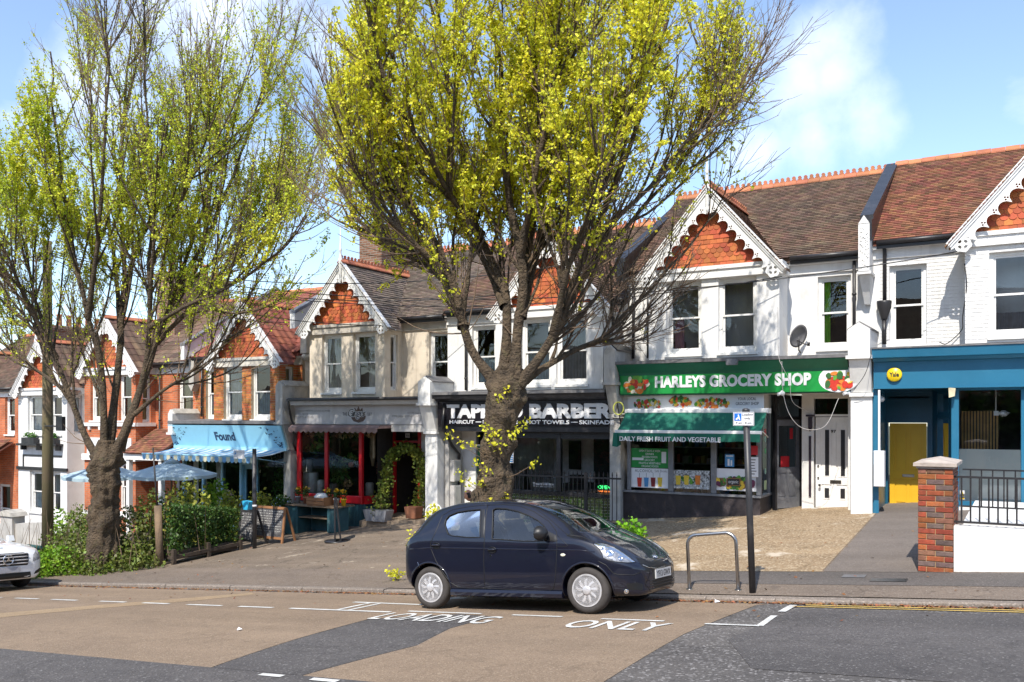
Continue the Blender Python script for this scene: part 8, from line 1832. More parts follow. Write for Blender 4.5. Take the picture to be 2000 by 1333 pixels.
# blackboards
M_slate = mat('chalky_blackboard', (.05, .047, .05), col2=(.13, .125, .13), rough=.8, scale=3, bump=.05, dirt=(.4, .4, .4), dirt_amt=.35, dscale=12)
M_bfr = mat('board_frame_wood', (.3, .14, .06), rough=.7, var=.3)
def aboard(label, ua, ub, v, top_px, bot_px, fm, lines=6, lean=.12, seed=1):
    cx = (ua+ub)/2; pxc = (top_px[0]); z0, z1 = G(cx, v), Zp(pxc, top_px[1], v); t = thing('blackboard', label, 'chalkboard', (cx, v, z0)); H = z1-z0; f = .06
    def m(s, z, d): return (s, v+lean*(z-z0)/H+d, z)
    q = MB(); mb_box(q, m, ua, ua+f, z0, z1, 0, .04); mb_box(q, m, ub-f, ub, z0, z1, 0, .04); mb_box(q, m, ua+f, ub-f, z1-f, z1, 0, .04); mb_box(q, m, ua+f, ub-f, z0+.14, z0+.14+f, 0, .04); q.build('frame', fm, t, recalc=True)
    q = MB(); mb_box(q, m, ua+f, ub-f, z0+.14+f, z1-f, .015, .03); bd_ = q.build('slate', M_slate, t, recalc=True)
    for (x) in (ua, ub-f): q = MB(); q.hexa([(x, v+.5, z0), (x+f, v+.5, z0), (x+f, v+.54, z0), (x, v+.54, z0), (x, v+lean+.045, z1-.02), (x+f, v+lean+.045, z1-.02), (x+f, v+lean+.08, z1-.02), (x, v+lean+.08, z1-.02)]); q.build('back_leg', fm, t, recalc=True)
    rr = random.Random(seed); q = MB()
    for k in range(lines):
        z = z1-f-.07-k*(H-.4)/lines; x = ua+f+.05
        while x < ub-f-.08: w_ = rr.uniform(.02, .07); mb_box(q, m, x, x+w_, z+rr.uniform(-.006, .006), z+.012, .010, .0145); x += w_+rr.uniform(.012, .04)
    q.build('chalk_writing', mat('chalk', (.6, .6, .58), rough=1, bump=0), bd_, recalc=True); return t
aboard('larger brown framed A board chalkboard beside the teal bench', U(493, 16.4), U(551, 16.4), 16.4, (520, 990), 0, M_bfr, 9, seed=3); aboard('narrow dark framed chalkboard between the hedge and the larger chalkboard', U(462, 15.95), U(494, 15.95), 15.95, (478, 996), 0, M_post, 8, seed=5)
# parasols
M_par = mat('pale_blue_parasol', (.48, .62, .70), rough=.8, var=.1, bump=.05, transl=.25)
def parasol(label, u, v, zt, zr, rad):
    g = G(u, v); t = thing('parasol', label, 'parasol', (u, v, g)); q = MB(); N_ = 8; vs = [(u, v, zt)]
    for j, f in enumerate((.12, .4, .7, 1.0)):
        for k in range(N_*3):
            a = 2*math.pi*k/(N_*3); e = 1/math.cos((a % (math.pi/4))-math.pi/8)*math.cos(math.pi/8); sag = (.03 if k % 3 else 0)*f; vs.append((u+rad*f*e*math.cos(a), v+rad*f*e*math.sin(a), zt+(zr-zt)*(f**.92)-sag))
    K = N_*3; F_ = [(0, 1+k, 1+(k+1) % K) for k in range(K)]+[(1+j*K+k, 1+(j+1)*K+k, 1+(j+1)*K+(k+1) % K, 1+j*K+(k+1) % K) for j in range(3) for k in range(K)]
    b = len(vs); vs += [(vs[1+3*K+k][0], vs[1+3*K+k][1], vs[1+3*K+k][2]-.09) for k in range(K)]; F_ += [(1+3*K+k, b+k, b+(k+1) % K, 1+3*K+(k+1) % K) for k in range(K)]
    q.add(vs, F_); q.build('canopy', M_par, t)
    q = MB(); q.lathe((u, v, zt-.07), [(rad*.2, 0), (.03, .12), (.0, .14)], 16); q.build('vent_cap', M_par, t); q = MB(); q.tube([(u, v, g), (u, v, zt+.1)], .024, 8); q.build('pole', M_wood, t)
    for k in range(8): a = k*math.pi/4; q = MB(); q.tube([(u, v, zt-.1), (u+rad*.96*math.cos(a), v+rad*.96*math.sin(a), zr-.0)], .009, 4); q.build('rib', M_wood, t)
    q = MB(); q.lathe((u, v, g), [(.25, 0), (.25, .06), (.05, .09), (.04, .2)], 14); q.build('base', M_post, t)
parasol('pale blue parasol over the cafe terrace, the nearer right one of the pair', U(335, 16.3), 16.3, Zp(335, 899, 16.3), Zp(335, 926, 16.3), 1.22); parasol('pale blue parasol half hidden behind the left tree trunk', U(205, 15.6), 15.6, Zp(215, 905, 15.6), Zp(215, 929, 15.6), 1.15)
for k, (a, b) in enumerate(((-20.8, 16.6), (-19.6, 17.2))):
    g = G(a, b); t = thing('cafe_table', ['round cafe table under the nearer parasol', 'round cafe table nearest the cafe door'][k], 'table', (a, b, g)); q = MB(); q.lathe((a, b, g+.7), [(.35, 0), (.35, .03)], 20); q.build('table_top', M_white_p, t); q = MB(); q.tube([(a, b, g), (a, b, g+.7)], .03, 8); q.lathe((a, b, g), [(.22, 0), (.05, .04)], 12); q.build('leg', M_post, t)
# white planter with flowers
u_, v_ = U(551, 18.2), 18.2; g = G(u_, v_); t = thing('planter', 'square white planter with blue and white flowers left of the teal bench', 'planter', (u_, v_, g)); q = MB(); q.hexa([(u_-.2, v_-.2, g), (u_+.12, v_-.2, g), (u_+.12, v_+.2, g), (u_-.2, v_+.2, g), (u_-.24, v_-.24, g+.62), (u_+.16, v_-.24, g+.62), (u_+.16, v_+.24, g+.62), (u_-.24, v_+.24, g+.62)]); q.build('trough', M_white_p, t); leaf_clump('leaves', t, (u_, v_, g+.85), (.32, .25, .28), 420, .06, M_leafH); leaf_clump('flowers', t, (u_, v_-.03, g+.85), (.33, .27, .28), 60, .04, mat('blue_white_flower', (.5, .6, .85), isl=.3, bump=0))
# teal bench table
ba, bb_, bv0, bv1 = U(558, 18.2), U(661, 18.3), 18.15, 18.75; g = G((ba+bb_)/2, 18.3); zt_ = Zp(620, 988, 18.2)
t = thing('display_bench', 'weathered teal wooden bench with a shelf in front of the red florist window', 'bench', ((ba+bb_)/2, 18.45, g))
for x0, x1 in ((ba, ba+.5), (bb_-.28, bb_)):
    q = MB(); q.box(x0+.02, x1-.02, bv0+.02, bv1-.01, G(x0, 18.2)-.03, zt_-.04); sd2 = q.build('end_cabinet', M_teal, t)
    x = x0
    while x < x1-.05: q = MB(); q.bbox(x, min(x+.105, x1), bv0, bv0+.019, G(x, 18.2)+.02, zt_-.045, .005); q.build('board', M_teal, sd2); x += .108
for k in range(4): q = MB(); v = bv0-.06+k*.21; q.bbox(ba-.04, bb_+.06, v, v+.2, zt_-.038, zt_-random.uniform(0, .006), .004); q.build('top_plank', M_wood, t)
for k in range(2): q = MB(); v = bv0+.05+k*.24; q.bbox(ba+.51, bb_-.29, v, v+.22, g+.42, g+.45, .003); q.build('shelf_plank', M_wood, t)
q = MB(); q.box(ba+.5, bb_-.28, bv1-.02, bv1, g+.0, zt_-.04); q.build('back_panel', M_teal, t)
def potted(label, px_, v, kind, hh=.2, r=.08, m=None, z=None):
    u = U(px_, v); z = zt_ if z is None else z; t = thing('flower_pot', label, 'flower pot', (u, v, z)); q = MB(); q.lathe((u, v, z), [(r*.7, 0), (r, hh*.85), (r*1.1, hh*.86), (r*1.1, hh), (r*.9, hh)], 12); q.build('pot', m or M_terr, t); leaf_clump('leaves', t, (u, v, z+hh+.1), (.1, .1, .14), 90, .05, M_leafH)
    leaf_clump('flowers', t, (u, v, z+hh+.22), (.09, .08, .04), 26, .05, M_yelf); return t
M_zinc = mat('zinc_pot', (.4, .4, .42), rough=.5, metal=.3)
for k, (p, m_, d) in enumerate(((582, M_zinc, 'leftmost yellow flowered zinc pot on the bench'), (597, M_terr, 'yellow flowered pot behind the left end of the wooden crate'), (641, M_wood, 'yellow flowered brown pot right of the wooden crate'), (657, M_pot, 'small white pot of yellow flowers at the middle of the bench row'), (665, M_terr, 'terracotta pot of yellow flowers beside the white pot'), (677, mat('yellow_pot', (.8, .5, .02), rough=.4), 'bright yellow pot with yellow flowers at the right end'))):
    if p > 661: potted(d, p-6, 18.5, 0, m=m_)
    else: potted(d, p, 18.45, 0, m=m_)
ua, ub = U(604, 18.2), U(636, 18.2); t = thing('crate', 'orange brown wooden crate of wrapped plants on the teal bench', 'crate', ((ua+ub)/2, 18.3, zt_)); q = MB(); q.box(ua, ub, 18.12, 18.5, zt_+.0, zt_+.03)
q.build('crate_floor', M_bfr, t)
for k in range(2): q = MB(); z = zt_+.04+k*.1; q.bbox(ua-.02, ub+.02, 18.1, 18.115, z, z+.085, .002); q.build('slat', M_bfr, t); q = MB(); q.box(ua-.02, ub+.02, 18.5, 18.515, z, z+.085); q.build('slat', M_bfr, t)
for x in (ua-.01, ub-.01): q = MB(); q.box(x, x+.02, 18.115, 18.5, zt_, zt_+.24); q.build('end_board', M_bfr, t)
q = MB(); q.lathe((ua+.35, 18.3, zt_+.1), [(.14, 0), (.2, .15), (.12, .24)], 8); q.build('wrapped_bundle', M_curt, t)
# edge-on stand
u_, v_ = -14.83, 16.65; g = G(u_, v_); t = thing('pavement_sign', 'black folding pavement sign seen edge on in front of the teal bench', 'sign', (u_, v_, g)); q = MB()
pass
for o_ in (-.07, .07):
    q = MB(); D_ = Vector((-.66, .75, 0))*.3; N_ = Vector((.75, .66, 0)); c0 = Vector((u_, v_, g+.03))+N_*o_; c1 = Vector((u_-.08, v_, g+1.08))+N_*o_*.25; T_ = N_*.018
    q.hexa([c0-D_-T_, c0-D_+T_, c0+D_+T_, c0+D_-T_, c1-D_-T_, c1-D_+T_, c1+D_+T_, c1+D_-T_]); q.build('board', M_black_p, t, recalc=True)
q = MB(); q.lathe((u_, v_, g), [(.34, 0), (.34, .025), (.1, .05)], 20); q.build('base', M_black_p, t)
# foliage arch and its planters
v_ = 20.0; t = thing('foliage_arch', 'arch of green and yellow climbing foliage around the florist doorway', 'plant', (U(790, v_), v_, G(-15, 20))); P_ = resample([(U(742, 19.4), 19.4, Zp(742, 998, 19.4)), (U(752, 19.5), 19.5, Zp(752, 950, 19.5)), (U(760, 19.7), 19.7, Zp(760, 900, 19.7)), (U(775, v_), v_, Zp(775, 882, v_)), (U(795, v_), v_, Zp(795, 876, v_)), (U(815, v_), v_, Zp(815, 888, v_)), (U(825, v_), v_, Zp(825, 925, v_)), (U(828, v_), v_, Zp(828, 960, v_)), (U(812, v_), v_, Zp(812, 1000, v_))], 900)
w_ = np.interp(np.linspace(0, 1, 900), [0, .12, .4, .55, .8, 1], [.26, .16, .12, .12, .17, .22]); leaf_mesh('leaves', np.repeat(P_, 4, 0)+rng.normal(0, 1, (3600, 3))*np.repeat(w_, 4)[:, None]*.55, .065, mat('arch_leaf', (.22, .25, .03), col2=(.09, .14, .02), isl=.5, rough=.6, scale=4, bump=0, transl=.25), t)['kind'] = 'stuff'
q = MB(); q.tube([tuple(p) for p in P_[::30]], .02, 6); q.build('hoop_frame', M_twig, t)
for k, (px_, v, d) in enumerate(((739, 19.35, 'grey trough at the left foot of the foliage arch'), (808, 19.7, 'pale tub at the right foot of the foliage arch'))):
    u = U(px_, v); g = Zp(px_, (1018, 1012)[k], v); t = thing('planter', d, 'planter', (u, v, g)); w = (.42, .2)[k]; q = MB(); q.hexa([(u-w*.8, v-.15, g), (u+w*.8, v-.15, g), (u+w*.8, v+.15, g), (u-w*.8, v+.15, g), (u-w, v-.18, g+.32), (u+w, v-.18, g+.32), (u+w, v+.18, g+.32), (u-w, v+.18, g+.32)]); q.build('trough', (M_zinc, M_terr)[k], t)
# meter boxes
for k, (a, b) in enumerate(((899, 940), (948, 990))):
    v0, v1 = 19.68, 20.0; t = thing('meter_box', ['upper', 'lower'][k]+' grey white meter box on the side wall left of the barber entrance', 'meter box', (-13.4, 19.85, Zp(888, b, 19.85))); q = MB(); q.box(-13.498, -13.36, v0, v1, Zp(888, b, 19.85), Zp(888, a, 19.85)); q.box(-13.359, -13.35, v0+.03, v1-.03, Zp(888, b, 19.85)+.03, Zp(888, a, 19.85)-.03); q.build('cabinet', M_greyw, t)
t = thing('meter_box', 'tall white cabinet on the pier beside the blue shop entrance', 'meter box', (-2.6, 19.2, Zp(1716, 950, 19.2))); q = MB(); q.bbox(U(1706, 19.1), U(1727, 19.1), 19.1, 19.3, Zp(1716, 951, 19.1), Zp(1716, 881, 19.1), .012); q.build('cabinet', M_signwhite, t); q = MB(); q.box(U(1715, 19.25), U(1719, 19.25), 19.25, 19.3, Zp(1717, 881, 19.25), Zp(1717, 762, 19.25)); q.build('conduit', M_signwhite, t)
t = thing('alarm_box', 'round yellow Yale alarm box on the blue fascia', 'alarm', (U(1747, 19.28), 19.28, Zp(1747, 732, 19.28))); q = MB(); c = (U(1747, 19.28), 19.28, Zp(1747, 732, 19.28)); q.lathe(c, [(.145, .02), (.145, -.03), (.13, -.05), (.001, -.058)], 28, axis='y'); q.build('cover', mat('alarm_yellow', (.85, .6, .01), rough=.35, bump=0), t); q = MB(); text_on(q, 'Yale', c[0]-.09, c[0]+.09, c[2]-.045, c[2]+.045, c[1]-.057, .03, .003); q.build('lettering', M_signtext, t)
t = thing('sounder', 'cream wedge shaped box on the corner of the blue shop window', 'alarm', (U(1858, 19.3), 19.3, Zp(1858, 777, 19.3))); q = MB(); q.hexa([(U(1853, 19.2), 19.25, Zp(1858, 777, 19.3)), (U(1864, 19.2), 19.25, Zp(1858, 774, 19.3)), (U(1864, 19.2), 19.42, Zp(1858, 774, 19.3)), (U(1853, 19.2), 19.42, Zp(1858, 777, 19.3)), (U(1852, 19.2), 19.25, Zp(1858, 757, 19.3)), (U(1866, 19.2), 19.25, Zp(1858, 759, 19.3)), (U(1866, 19.2), 19.42, Zp(1858, 759, 19.3)), (U(1852, 19.2), 19.42, Zp(1858, 757, 19.3))]); q.build('case', mat('cream_plastic', (.7, .62, .42), rough=.4, bump=0), t)
def camera_(label, px_, py_, v):
    c = Vector((U(px_, v), v, Zp(px_, py_, v))); t = thing('security_camera', label, 'camera', c); q = MB(); q.tube([c+Vector((0, .1, .08)), c], .02, 6); q.lathe(c, [(.0, -.06), (.05, -.04), (.06, .02), (.03, .06)], 10); q.tube([c+Vector((0, -.01, .0)), c+Vector((-.07, -.1, -.03))], .035, 8); q.build('housing', M_signwhite, t)
camera_('white security camera under the grocery sign near its fruit picture', 1656, 767, 19.3); camera_('white security camera hanging under the middle of the grocery sign end', 1528, 768, 19.25); camera_('small white camera in the corner of the blue shop entrance', 1722, 780, 19.7)
# floodlight
c = Vector((U(1430, 18.95), 18.95, Zp(1430, 708, 18.95))); t = thing('floodlight', 'grey floodlight on the green cornice above the grocery sign', 'floodlight', c); q = MB(); q.hexa([c+Vector((-.11, -.1, -.06)), c+Vector((.11, -.1, -.06)), c+Vector((.11, .04, -.06)), c+Vector((-.11, .04, -.06)), c+Vector((-.13, -.06, .07)), c+Vector((.13, -.06, .07)), c+Vector((.13, .06, .07)), c+Vector((-.13, .06, .07))]); q.tube([c+Vector((0, .02, 0)), c+Vector((.02, .15, .0))], .02, 6); q.build('lamp_head', M_lead, t)
# satellite dish
c = Vector((U(1560, 19.75), 19.75, Zp(1560, 657, 19.75))); t = thing('satellite_dish', 'grey satellite dish seen nearly edge on beside the green curtained window', 'satellite dish', c); q = MB(); prof = [(.001, .05), (.12, .035), (.24, 0), (.245, -.004), (.12, .045), (.001, .06)]
rot = Euler((R(20), 0, R(62))).to_matrix(); tmp = MB(); tmp.lathe((0, 0, 0), [(.001, .06), (.13, .045), (.26, 0), (.262, .012)], 24, axis='y'); q.add([c+rot @ Vector(p) for p in tmp.v], tmp.f, 0, True); q.build('reflector', M_lead, t)
q = MB(); q.tube([c+rot @ Vector((0, .06, -.1)), c+rot @ Vector((0, -.3, -.12))], .012, 6); q.tube([c+Vector((0, .05, 0)), c+Vector((-.02, .1, -.3)), c+Vector((-.02, .3, -.35))], .016, 6); e_ = c+rot @ Vector((0, -.32, -.1)); q.lathe(e_, [(.03, -.03), (.03, .05)], 8); q.build('arm', M_pipe, t)
# loose cables and the yellow hoop
def cable(label, pts, r=.0055, m=None): q = MB(); q.tube([tuple(p) for p in resample(pts, 26)], r, 5); o = q.build('cable', m or M_greyw); props(o, label, 'cable')
W3 = lambda a, b, v: (U(a, v), v, Zp(a, b, v))
cable('white cable drooping in a loop across the grocery entrance', [W3(1527, 706, 18.9), W3(1530, 770, 18.9), W3(1545, 815, 19.0), W3(1572, 838, 19.1), W3(1612, 832, 19.1), W3(1638, 778, 19.3)]); cable('pale cable hanging from the bay over the green sign', [W3(1519, 600, 19.2), W3(1520, 690, 18.98), W3(1530, 720, 18.95), W3(1542, 745, 19.1), W3(1548, 785, 19.2), W3(1580, 806, 19.8)])
cable('black cable running down the white wall of the right hand bay', [W3(1884, 515, 19.3), W3(1888, 560, 19.25), W3(1880, 620, 19.6), W3(1878, 645, 20.0), W3(1850, 671, 20.0), W3(1835, 669, 20.05)], .01, M_pipe); cable('dark cable tangle at the corner between the barber and the grocery', [W3(1196, 690, 19.4), W3(1200, 740, 19.2), W3(1206, 790, 19.2), W3(1212, 830, 19.3), W3(1208, 870, 19.4)], .015, M_pipe); cable('cable hanging from the pier beside the blue fascia', [W3(1702, 690, 18.9), W3(1690, 730, 18.9), W3(1668, 762, 19.1)], .007, M_pipe)
t = thing('hose_loop', 'yellow hoop of hose hung beside the R of the barber sign', 'hose', W3(1208, 800, 19.15)); c = Vector(W3(1208, 798, 19.15)); q = MB(); q.tube([c+Vector((.13*math.cos(a), 0, .15*math.sin(a))) for a in [2*math.pi*k/20 for k in range(20)]], .016, 6, closed=True); q.build('hoop', mat('yellow_hose', (.6, .62, .1), rough=.5), t)
# railings in front of the barber
t = thing('railing', 'black spear topped railing in front of the barber window', 'railing', (-10.5, 18.5, G(-10.5, 18.5))); ra, rb, rv = U(992, 18.5), U(1213, 18.5), 18.5; zr = Zp(1090, 931, rv)
x = ra
while x < rb:
    big = abs(x-U(1115, rv)) < .05 or abs(x-U(1148, rv)) < .05; q = MB()
    if big: q.box(x-.035, x+.035, rv-.035, rv+.035, G(x, rv), zr+.12)
    else: q.box(x-.008, x+.008, rv-.008, rv+.008, G(x, rv)+.1, zr+.06); q.add([(x-.02, rv, zr+.06), (x+.02, rv, zr+.06), (x, rv-.01, zr+.15), (x, rv+.01, zr+.15)], [(0, 2, 3), (1, 3, 2), (0, 1, 2), (0, 3, 1)])
    q.build('baluster', M_pipe, t); x += .112
for z in (0, 1): q = MB(); q.box(ra, rb, rv-.014, rv+.014, zr-.02 if z else G(ra, rv)+.25, zr+.02 if z else G(ra, rv)+.28); q.build('rail', M_pipe, t)
# brick pier, white wall and railing at the right
pa, pb, pv0, pv1 = -1.235, -.81, 13.12, 14.25; g0 = G(pa, 13.12)
t = thing('brick_pier', 'multi coloured brick pier with a stone cap in front of the yellow door', 'pier', ((pa+pb)/2, 13.5, g0)); ztop = Zp(1827, 916, 13.1)
q = MB(); q.box(pa+.006, pb-.006, pv0+.006, pv1-.006, g0-.15, ztop); co = q.build('mortar_core', mat('pale_pier_mortar', (.55, .38, .2), rough=.95, var=.2, bump=.3), t)
M_pbr = [mat('pier_brick_'+str(i), c_, rough=.85, rand=.3, scale=14, bump=.6, bscale=60, dirt=(.3, .2, .15), dirt_amt=.35, dscale=8) for i, c_ in enumerate([(.34, .085, .03), (.24, .1, .065), (.13, .085, .075)])]
bm3 = []
for L_ in (.211, .1, .098):
    for m_ in M_pbr: b_ = MB(); b_.bbox(0, L_, -.008, .012, 0, .063, .005); bm3.append((L_, b_.mesh('brick', m_)))
z = ztop-.066; r_ = 0; rr = random.Random(9)
while z > g0-.06:
    lay = ([0, 0] if r_ % 2 else [1, 0, 1]); x = pa
    for ln in lay: me = bm3[(0 if ln == 0 else 3)+(rr.choice([0, 0, 1, 2, 2]) if ln == 0 else rr.choice([0, 0, 0, 1]))]; put('brick', me[1], co, (x+.002, pv0, z+rr.uniform(-.001, .001))); x += me[0]+(.003 if False else .0075)
    y = pv0+.012 if r_ % 2 == 0 else pv0+.012
    while y < pv1-.05: me = bm3[(3 if (r_ % 2 == 0) else 0)+rr.choice([0, 0, 1, 2])]; put('brick', me[1], co, (pb, y+.004, z), (0, 0, R(90))); y += me[0]+.0075
    z -= .0745; r_ += 1
q = MB(); xm = (pa+pb)/2
q.box(pa-.02, pb+.02, pv0-.02, pv1+.02, ztop, ztop+.03); q.box(pa-.055, pb+.055, pv0-.055, pv1+.055, ztop+.031, ztop+.075); q.add([(pa-.055, pv0-.055, ztop+.076), (pb+.055, pv0-.055, ztop+.076), (pb+.055, pv1+.055, ztop+.076), (pa-.055, pv1+.055, ztop+.076), (xm, pv0+.2, ztop+.135), (xm, pv1-.2, ztop+.135)], [(0, 1, 4), (1, 2, 5, 4), (2, 3, 5), (3, 0, 4, 5)]); q.build('cap_stone', mat('weathered_cap', (.52, .44, .38), rough=.9, dirt=(.3, .26, .22), dirt_amt=.5, bump=.5), t)
t = thing('garden_wall', 'low white rendered wall carrying black railings at the right edge', 'wall', (1, 13.25, G(1, 13.25))); q = MB(); zw = Zp(1930, 1031, 13.2); zwR = zw+.02; q.box(pb+.012, 6, 13.16, 13.4, G(0, 13.2)-.4, zw); q.build('wall_face', M_white_r, t)
t = thing('railing', 'double row of plain black railings above the low white wall', 'railing', (1, 13.3, zw)); zr1 = Zp(1930, 934, 13.2); x = pb+.1; k = 0
while x < 3.2: q = MB(); w = .011; q.box(x-w, x+w, 13.27-w, 13.27+w, zw+.06, zr1); q.build('baluster', M_pipe, t); x += .108
for z in (zr1, zw+.05): q = MB(); q.box(pb-.02, 3.3, 13.255, 13.285, z-.014, z+.014); q.build('rail', M_pipe, t)
x = pb+.12; zr2 = zr1-.0
while x < 3.2: q = MB(); w = .010; q.box(x-w, x+w, 15.2-w, 15.2+w, zw+.1, zr2+.0); q.build('baluster', M_pipe, t); x += .15
for z in (zr2, zw+.09): q = MB(); q.box(pb+.01, 3.3, 15.19, 15.21, z-.012, z+.012); q.build('rail', M_pipe, t)
t = thing('warning_sign', 'small yellow triangle warning label on the railing next to the brick pier', 'sign', (U(1879, 13.6), 13.6, Zp(1879, 976, 13.6))); q = MB(); q.box(U(1875, 13.5), U(1884, 13.5), 13.5, 13.504, Zp(1879, 976, 13.5), Zp(1879, 958, 13.5)); q.build('sheet', M_signwhite, t); q = MB(); q.prism([(U(1875.5, 13.5), Zp(1879, 969, 13.5)), (U(1883.5, 13.5), Zp(1879, 969, 13.5)), (U(1879.5, 13.5), Zp(1879, 959, 13.5))], 13.497, 13.499, 'y'); q.box(U(1875.5, 13.5), U(1883.5, 13.5), 13.497, 13.499, Zp(1879, 975, 13.5), Zp(1879, 971, 13.5)); q.build('triangle', mat('alarm_yellow', (1, 1, 0)), t)
t = thing('retaining_wall', 'white planter wall below the blue shop window behind the railings', 'wall', (1, 15.3, G(1, 15.3))); q = MB(); q.box(pb+.02, 6, 15.25, 19.2, G(1, 15)-.4, Zp(1940, 1020, 15.4)); q.build('wall_face', M_white_r, t)
mound('shrub', 'lavender like green shrub behind the right hand railings', 1.4, 14.3, 1.15, .4, .5, 2200, .06, M_leafO).location.z += .45
# covers, litter
for k, (p, w) in enumerate((((1605, 1132), .3), ((1660, 1138), .45))):
    a, b = {0: (-2.15, 12.62), 1: (-1.75, 12.35)}[k]; q = MB(); q.add([(a, b, G(a, b)+.011), (a+w, b, G(a+w, b)+.011), (a+w, b+.22, G(a+w, b+.22)+.011), (a, b+.22, G(a, b+.22)+.011)], [(0, 1, 2, 3)]); o = q.build('service_cover', (M_lead, M_black_p)[k]); props(o, ['small grey metal service cover in the pavement right of the sign post', 'darker square service cover in the pavement before the brick pier'][k], 'cover')
for a, b, s, d in ((-3.42, 11.0, .06, 'scrap of white paper in the gutter near the sign post'), (-8.2, 7.4, .05, 'white scrap lying on the buff road surface'), (-17.5, 13.05, .12, 'white stone lying at the foot of the short wooden post')):
    q = MB(); z = G(a, b)+.012; q.add([(a, b, z), (a+s, b+.01, z+.015), (a+s*.9, b+s, z+.01), (a-.01, b+s*.8, z+.03)], [(0, 1, 2, 3)]); o = q.build('litter', M_signwhite); props(o, d, 'litter')
# wheelie bins
for k, (a, b, m_, d) in enumerate(((-26.4, 13.9, (.03, .14, .04), 'dark green wheelie bin behind the white saloon'), (-22.6, 13.2, (.02, .10, .09), 'teal recycling box beside the telegraph pole foot'))):
    g = G(a, b); t = thing('wheelie_bin', d, 'bin', (a, b, g)); mm = mat('bin_plastic_'+str(k), m_, rough=.5); h_ = (1.0, .45)[k]; q = MB(); q.hexa([(a-.22, b-.25, g), (a+.22, b-.25, g), (a+.22, b+.25, g), (a-.22, b+.25, g), (a-.29, b-.32, g+h_), (a+.29, b-.32, g+h_), (a+.29, b+.32, g+h_), (a-.29, b+.32, g+h_)]); q.build('bin_body', mm, t); q = MB(); q.prism([(a-.32, g+h_+.001), (a+.32, g+h_+.001), (a+.28, g+h_+.07), (a-.28, g+h_+.07)], b-.36, b+.34, 'y'); q.build('lid', mm, t)
# crouching man behind the car
hu, hv = -9.72, 15.2; g = G(hu, hv)+.07
t = thing('person', 'bald man in dark clothes crouching behind the roof of the dark car', 'person', (hu, hv, g))
def skin_body(name, verts, edges, m, parent, lvl=2, root=0):
    me = bpy.data.meshes.new(name); me.from_pydata([v[:3] for v in verts], edges, []); ob = bpy.data.objects.new(name, me); COL.objects.link(ob); ob.modifiers.new('s', 'SKIN')
    for i, v in enumerate(verts): r = v[3]; me.skin_vertices[0].data[i].radius = r if isinstance(r, tuple) else (r, r)
    me.skin_vertices[0].data[root].use_root = True; sb = ob.modifiers.new('ss', 'SUBSURF'); sb.levels = lvl; out = ev_mesh(ob); bpy.data.objects.remove(ob); out.materials.clear(); out.materials.append(m); out.polygons.foreach_set('use_smooth', [True]*len(out.polygons))
    return put(name, out, parent, local=True)
M_skin = mat('brown_skin', (.42, .2, .12), rough=.55, bump=0, var=.1); M_cloth = mat('charcoal_jacket', (.03, .03, .035), rough=.9)
# local frame: x towards +u, figure faces -x, squatting with a bent back
bv = [(0.12, 0, .42, .15), (.10, 0, .62, .15), (.0, 0, .82, (.15, .19)), (-.10, 0, .92, .10), (-.17, 0, .98, .06), (-.02, -.2, .84, .07), (-.14, -.27, .62, .05), (-.32, -.2, .5, .038), (-.02, .2, .84, .07), (-.14, .27, .62, .05), (-.32, .2, .5, .038), (-.16, -.16, .50, .10), (-.3, -.17, .48, .075), (-.14, -.17, .1, .055), (-.3, -.18, .05, .045), (-.16, .16, .50, .10), (-.3, .17, .48, .075), (-.14, .17, .1, .055), (-.3, .18, .05, .045)]
be = [(0, 1), (1, 2), (2, 3), (3, 4), (2, 5), (5, 6), (6, 7), (2, 8), (8, 9), (9, 10), (0, 11), (11, 12), (12, 13), (13, 14), (0, 15), (15, 16), (16, 17), (17, 18)]
skin_body('body', bv, be, M_cloth, t)
q = MB(); vs = []; hc = Vector((-.24, 0, 1.05)); rt = Euler((0, R(-25), 0)).to_matrix()
for i in range(15):
    ph = math.pi*i/14
    for k in range(20):
        a = 2*math.pi*k/20; x, y, z = math.sin(ph)*math.cos(a), math.sin(ph)*math.sin(a), math.cos(ph); fx = -x
        p = Vector((x*.098*(1.05 if x > 0 else 1), y*.076*(1 if z > -.2 else .82), z*.122)); 
        if x < -.75 and abs(y) < .22 and -.25 < z < .1: p.x -= .022
        if x < -.6 and abs(abs(y)-.35) < .14 and .05 < z < .25: p.x += .008
        if x < -.7 and abs(y) < .3 and abs(z+.45) < .08: p.x += .006
        vs.append(hc+rt @ p)
q.add(vs, [(i*20+k, i*20+(k+1) % 20, (i+1)*20+(k+1) % 20, (i+1)*20+k) for i in range(14) for k in range(20)], 0, True)
for s in (-1, 1): q.add([hc+rt @ Vector((.005+.026*math.cos(a), s*(.076+o), -.005+.036*math.sin(a))) for o in (0, .016) for a in [2*math.pi*k/10 for k in range(10)]], [(k, (k+1) % 10, 10+(k+1) % 10, 10+k) for k in range(10)]+[tuple(range(10, 20))])
q.build('head', M_skin, t, local=True)
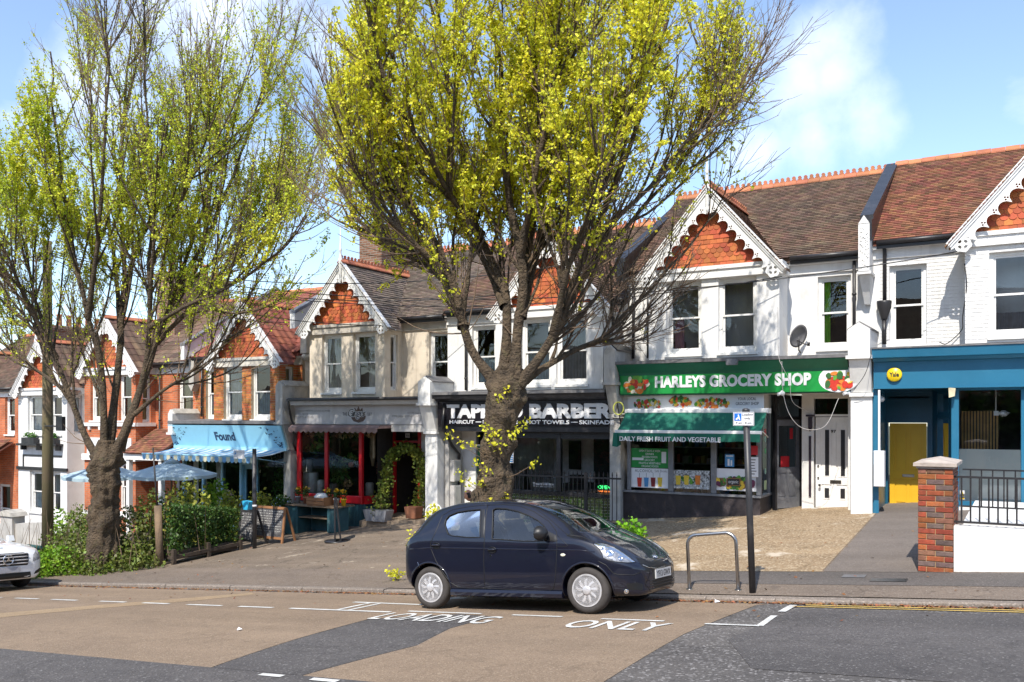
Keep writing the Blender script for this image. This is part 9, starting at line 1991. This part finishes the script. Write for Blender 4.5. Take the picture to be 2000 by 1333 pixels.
q = MB(); hv_ = [hc+rt @ (Vector((math.sin(p_)*math.cos(a)*.101, math.sin(p_)*math.sin(a)*.080, math.cos(p_)*.122))) for p_ in (1.15, 1.5, 1.9, 2.2) for a in [R(-80)+R(160)*k/12 for k in range(13)]]; q.add(hv_, [(i*13+k, i*13+k+1, (i+1)*13+k+1, (i+1)*13+k) for i in range(3) for k in range(12)], 0, True); q.build('hair', mat('dark_stubble', (.02, .015, .012), rough=.9), t, local=True)
for s in (-1, 1):
    q = MB(); c = Vector((-.36, s*.2, .48)); q.hexa([c+Vector(p) for p in ((-.07, -.035, -.02), (.02, -.03, -.02), (.02, .03, -.02), (-.07, .035, -.02), (-.07, -.035, .01), (.02, -.03, .015), (.02, .03, .015), (-.07, .035, .01))])
    for k in range(4): y = -.028+k*.019; q.tube([c+Vector((-.06, y, 0)), c+Vector((-.1-.008*(k in (1, 2)), y, -.008)), c+Vector((-.12, y, -.03))], [.009, .0085, .007], 6)
    q.tube([c+Vector((-.01, -s*.03, 0)), c+Vector((-.04, -s*.055, -.01)), c+Vector((-.06, -s*.06, -.025))], [.011, .01, .008], 6); q.build('hand', M_skin, t, local=True)

# the far side of the road, behind the camera: what windows and paintwork mirror
q = MB()
for k in range(11):
    a = -58+k*8.5; z = kerb_z(a+4)+.1; q.box(a, a+8.3, -22, -13, z-2, z+6.2); q.prism([(-22.3, z+6.2), (-12.7, z+6.2), (-17.5, z+9.4)], a, a+8.3, 'x', 1)
    for (x, zz, w, h_) in ((1.2, .8, 1.6, 1.8), (5.6, .8, 1.4, 1.8), (1.2, 3.9, 1.6, 1.6), (5.6, 3.9, 1.4, 1.6)): q.box(a+x, a+x+w, -13.0, -12.94, z+zz, z+zz+h_, 2)
o = q.build('opposite_terrace', [M_brickR, M_tileD, M_darkg]); o['kind'] = 'structure'
P0 = np.stack([rng.uniform(-60, 35, 26000), rng.uniform(-11.5, -8.5, 26000), rng.random(26000)], 1); hh_ = np.array([2.5+4.5*max(0, mn.noise(Vector((p*.16, 3.3, 0)))+.35) for p in P0[:, 0]]); P0[:, 2] = kerb_z(P0[:, 0])+P0[:, 2]*hh_
o = leaf_mesh('opposite_trees', P0, .3, M_leafH); o['kind'] = 'stuff'; props(o, 'garden trees on the far side of the road behind the camera', 'trees')
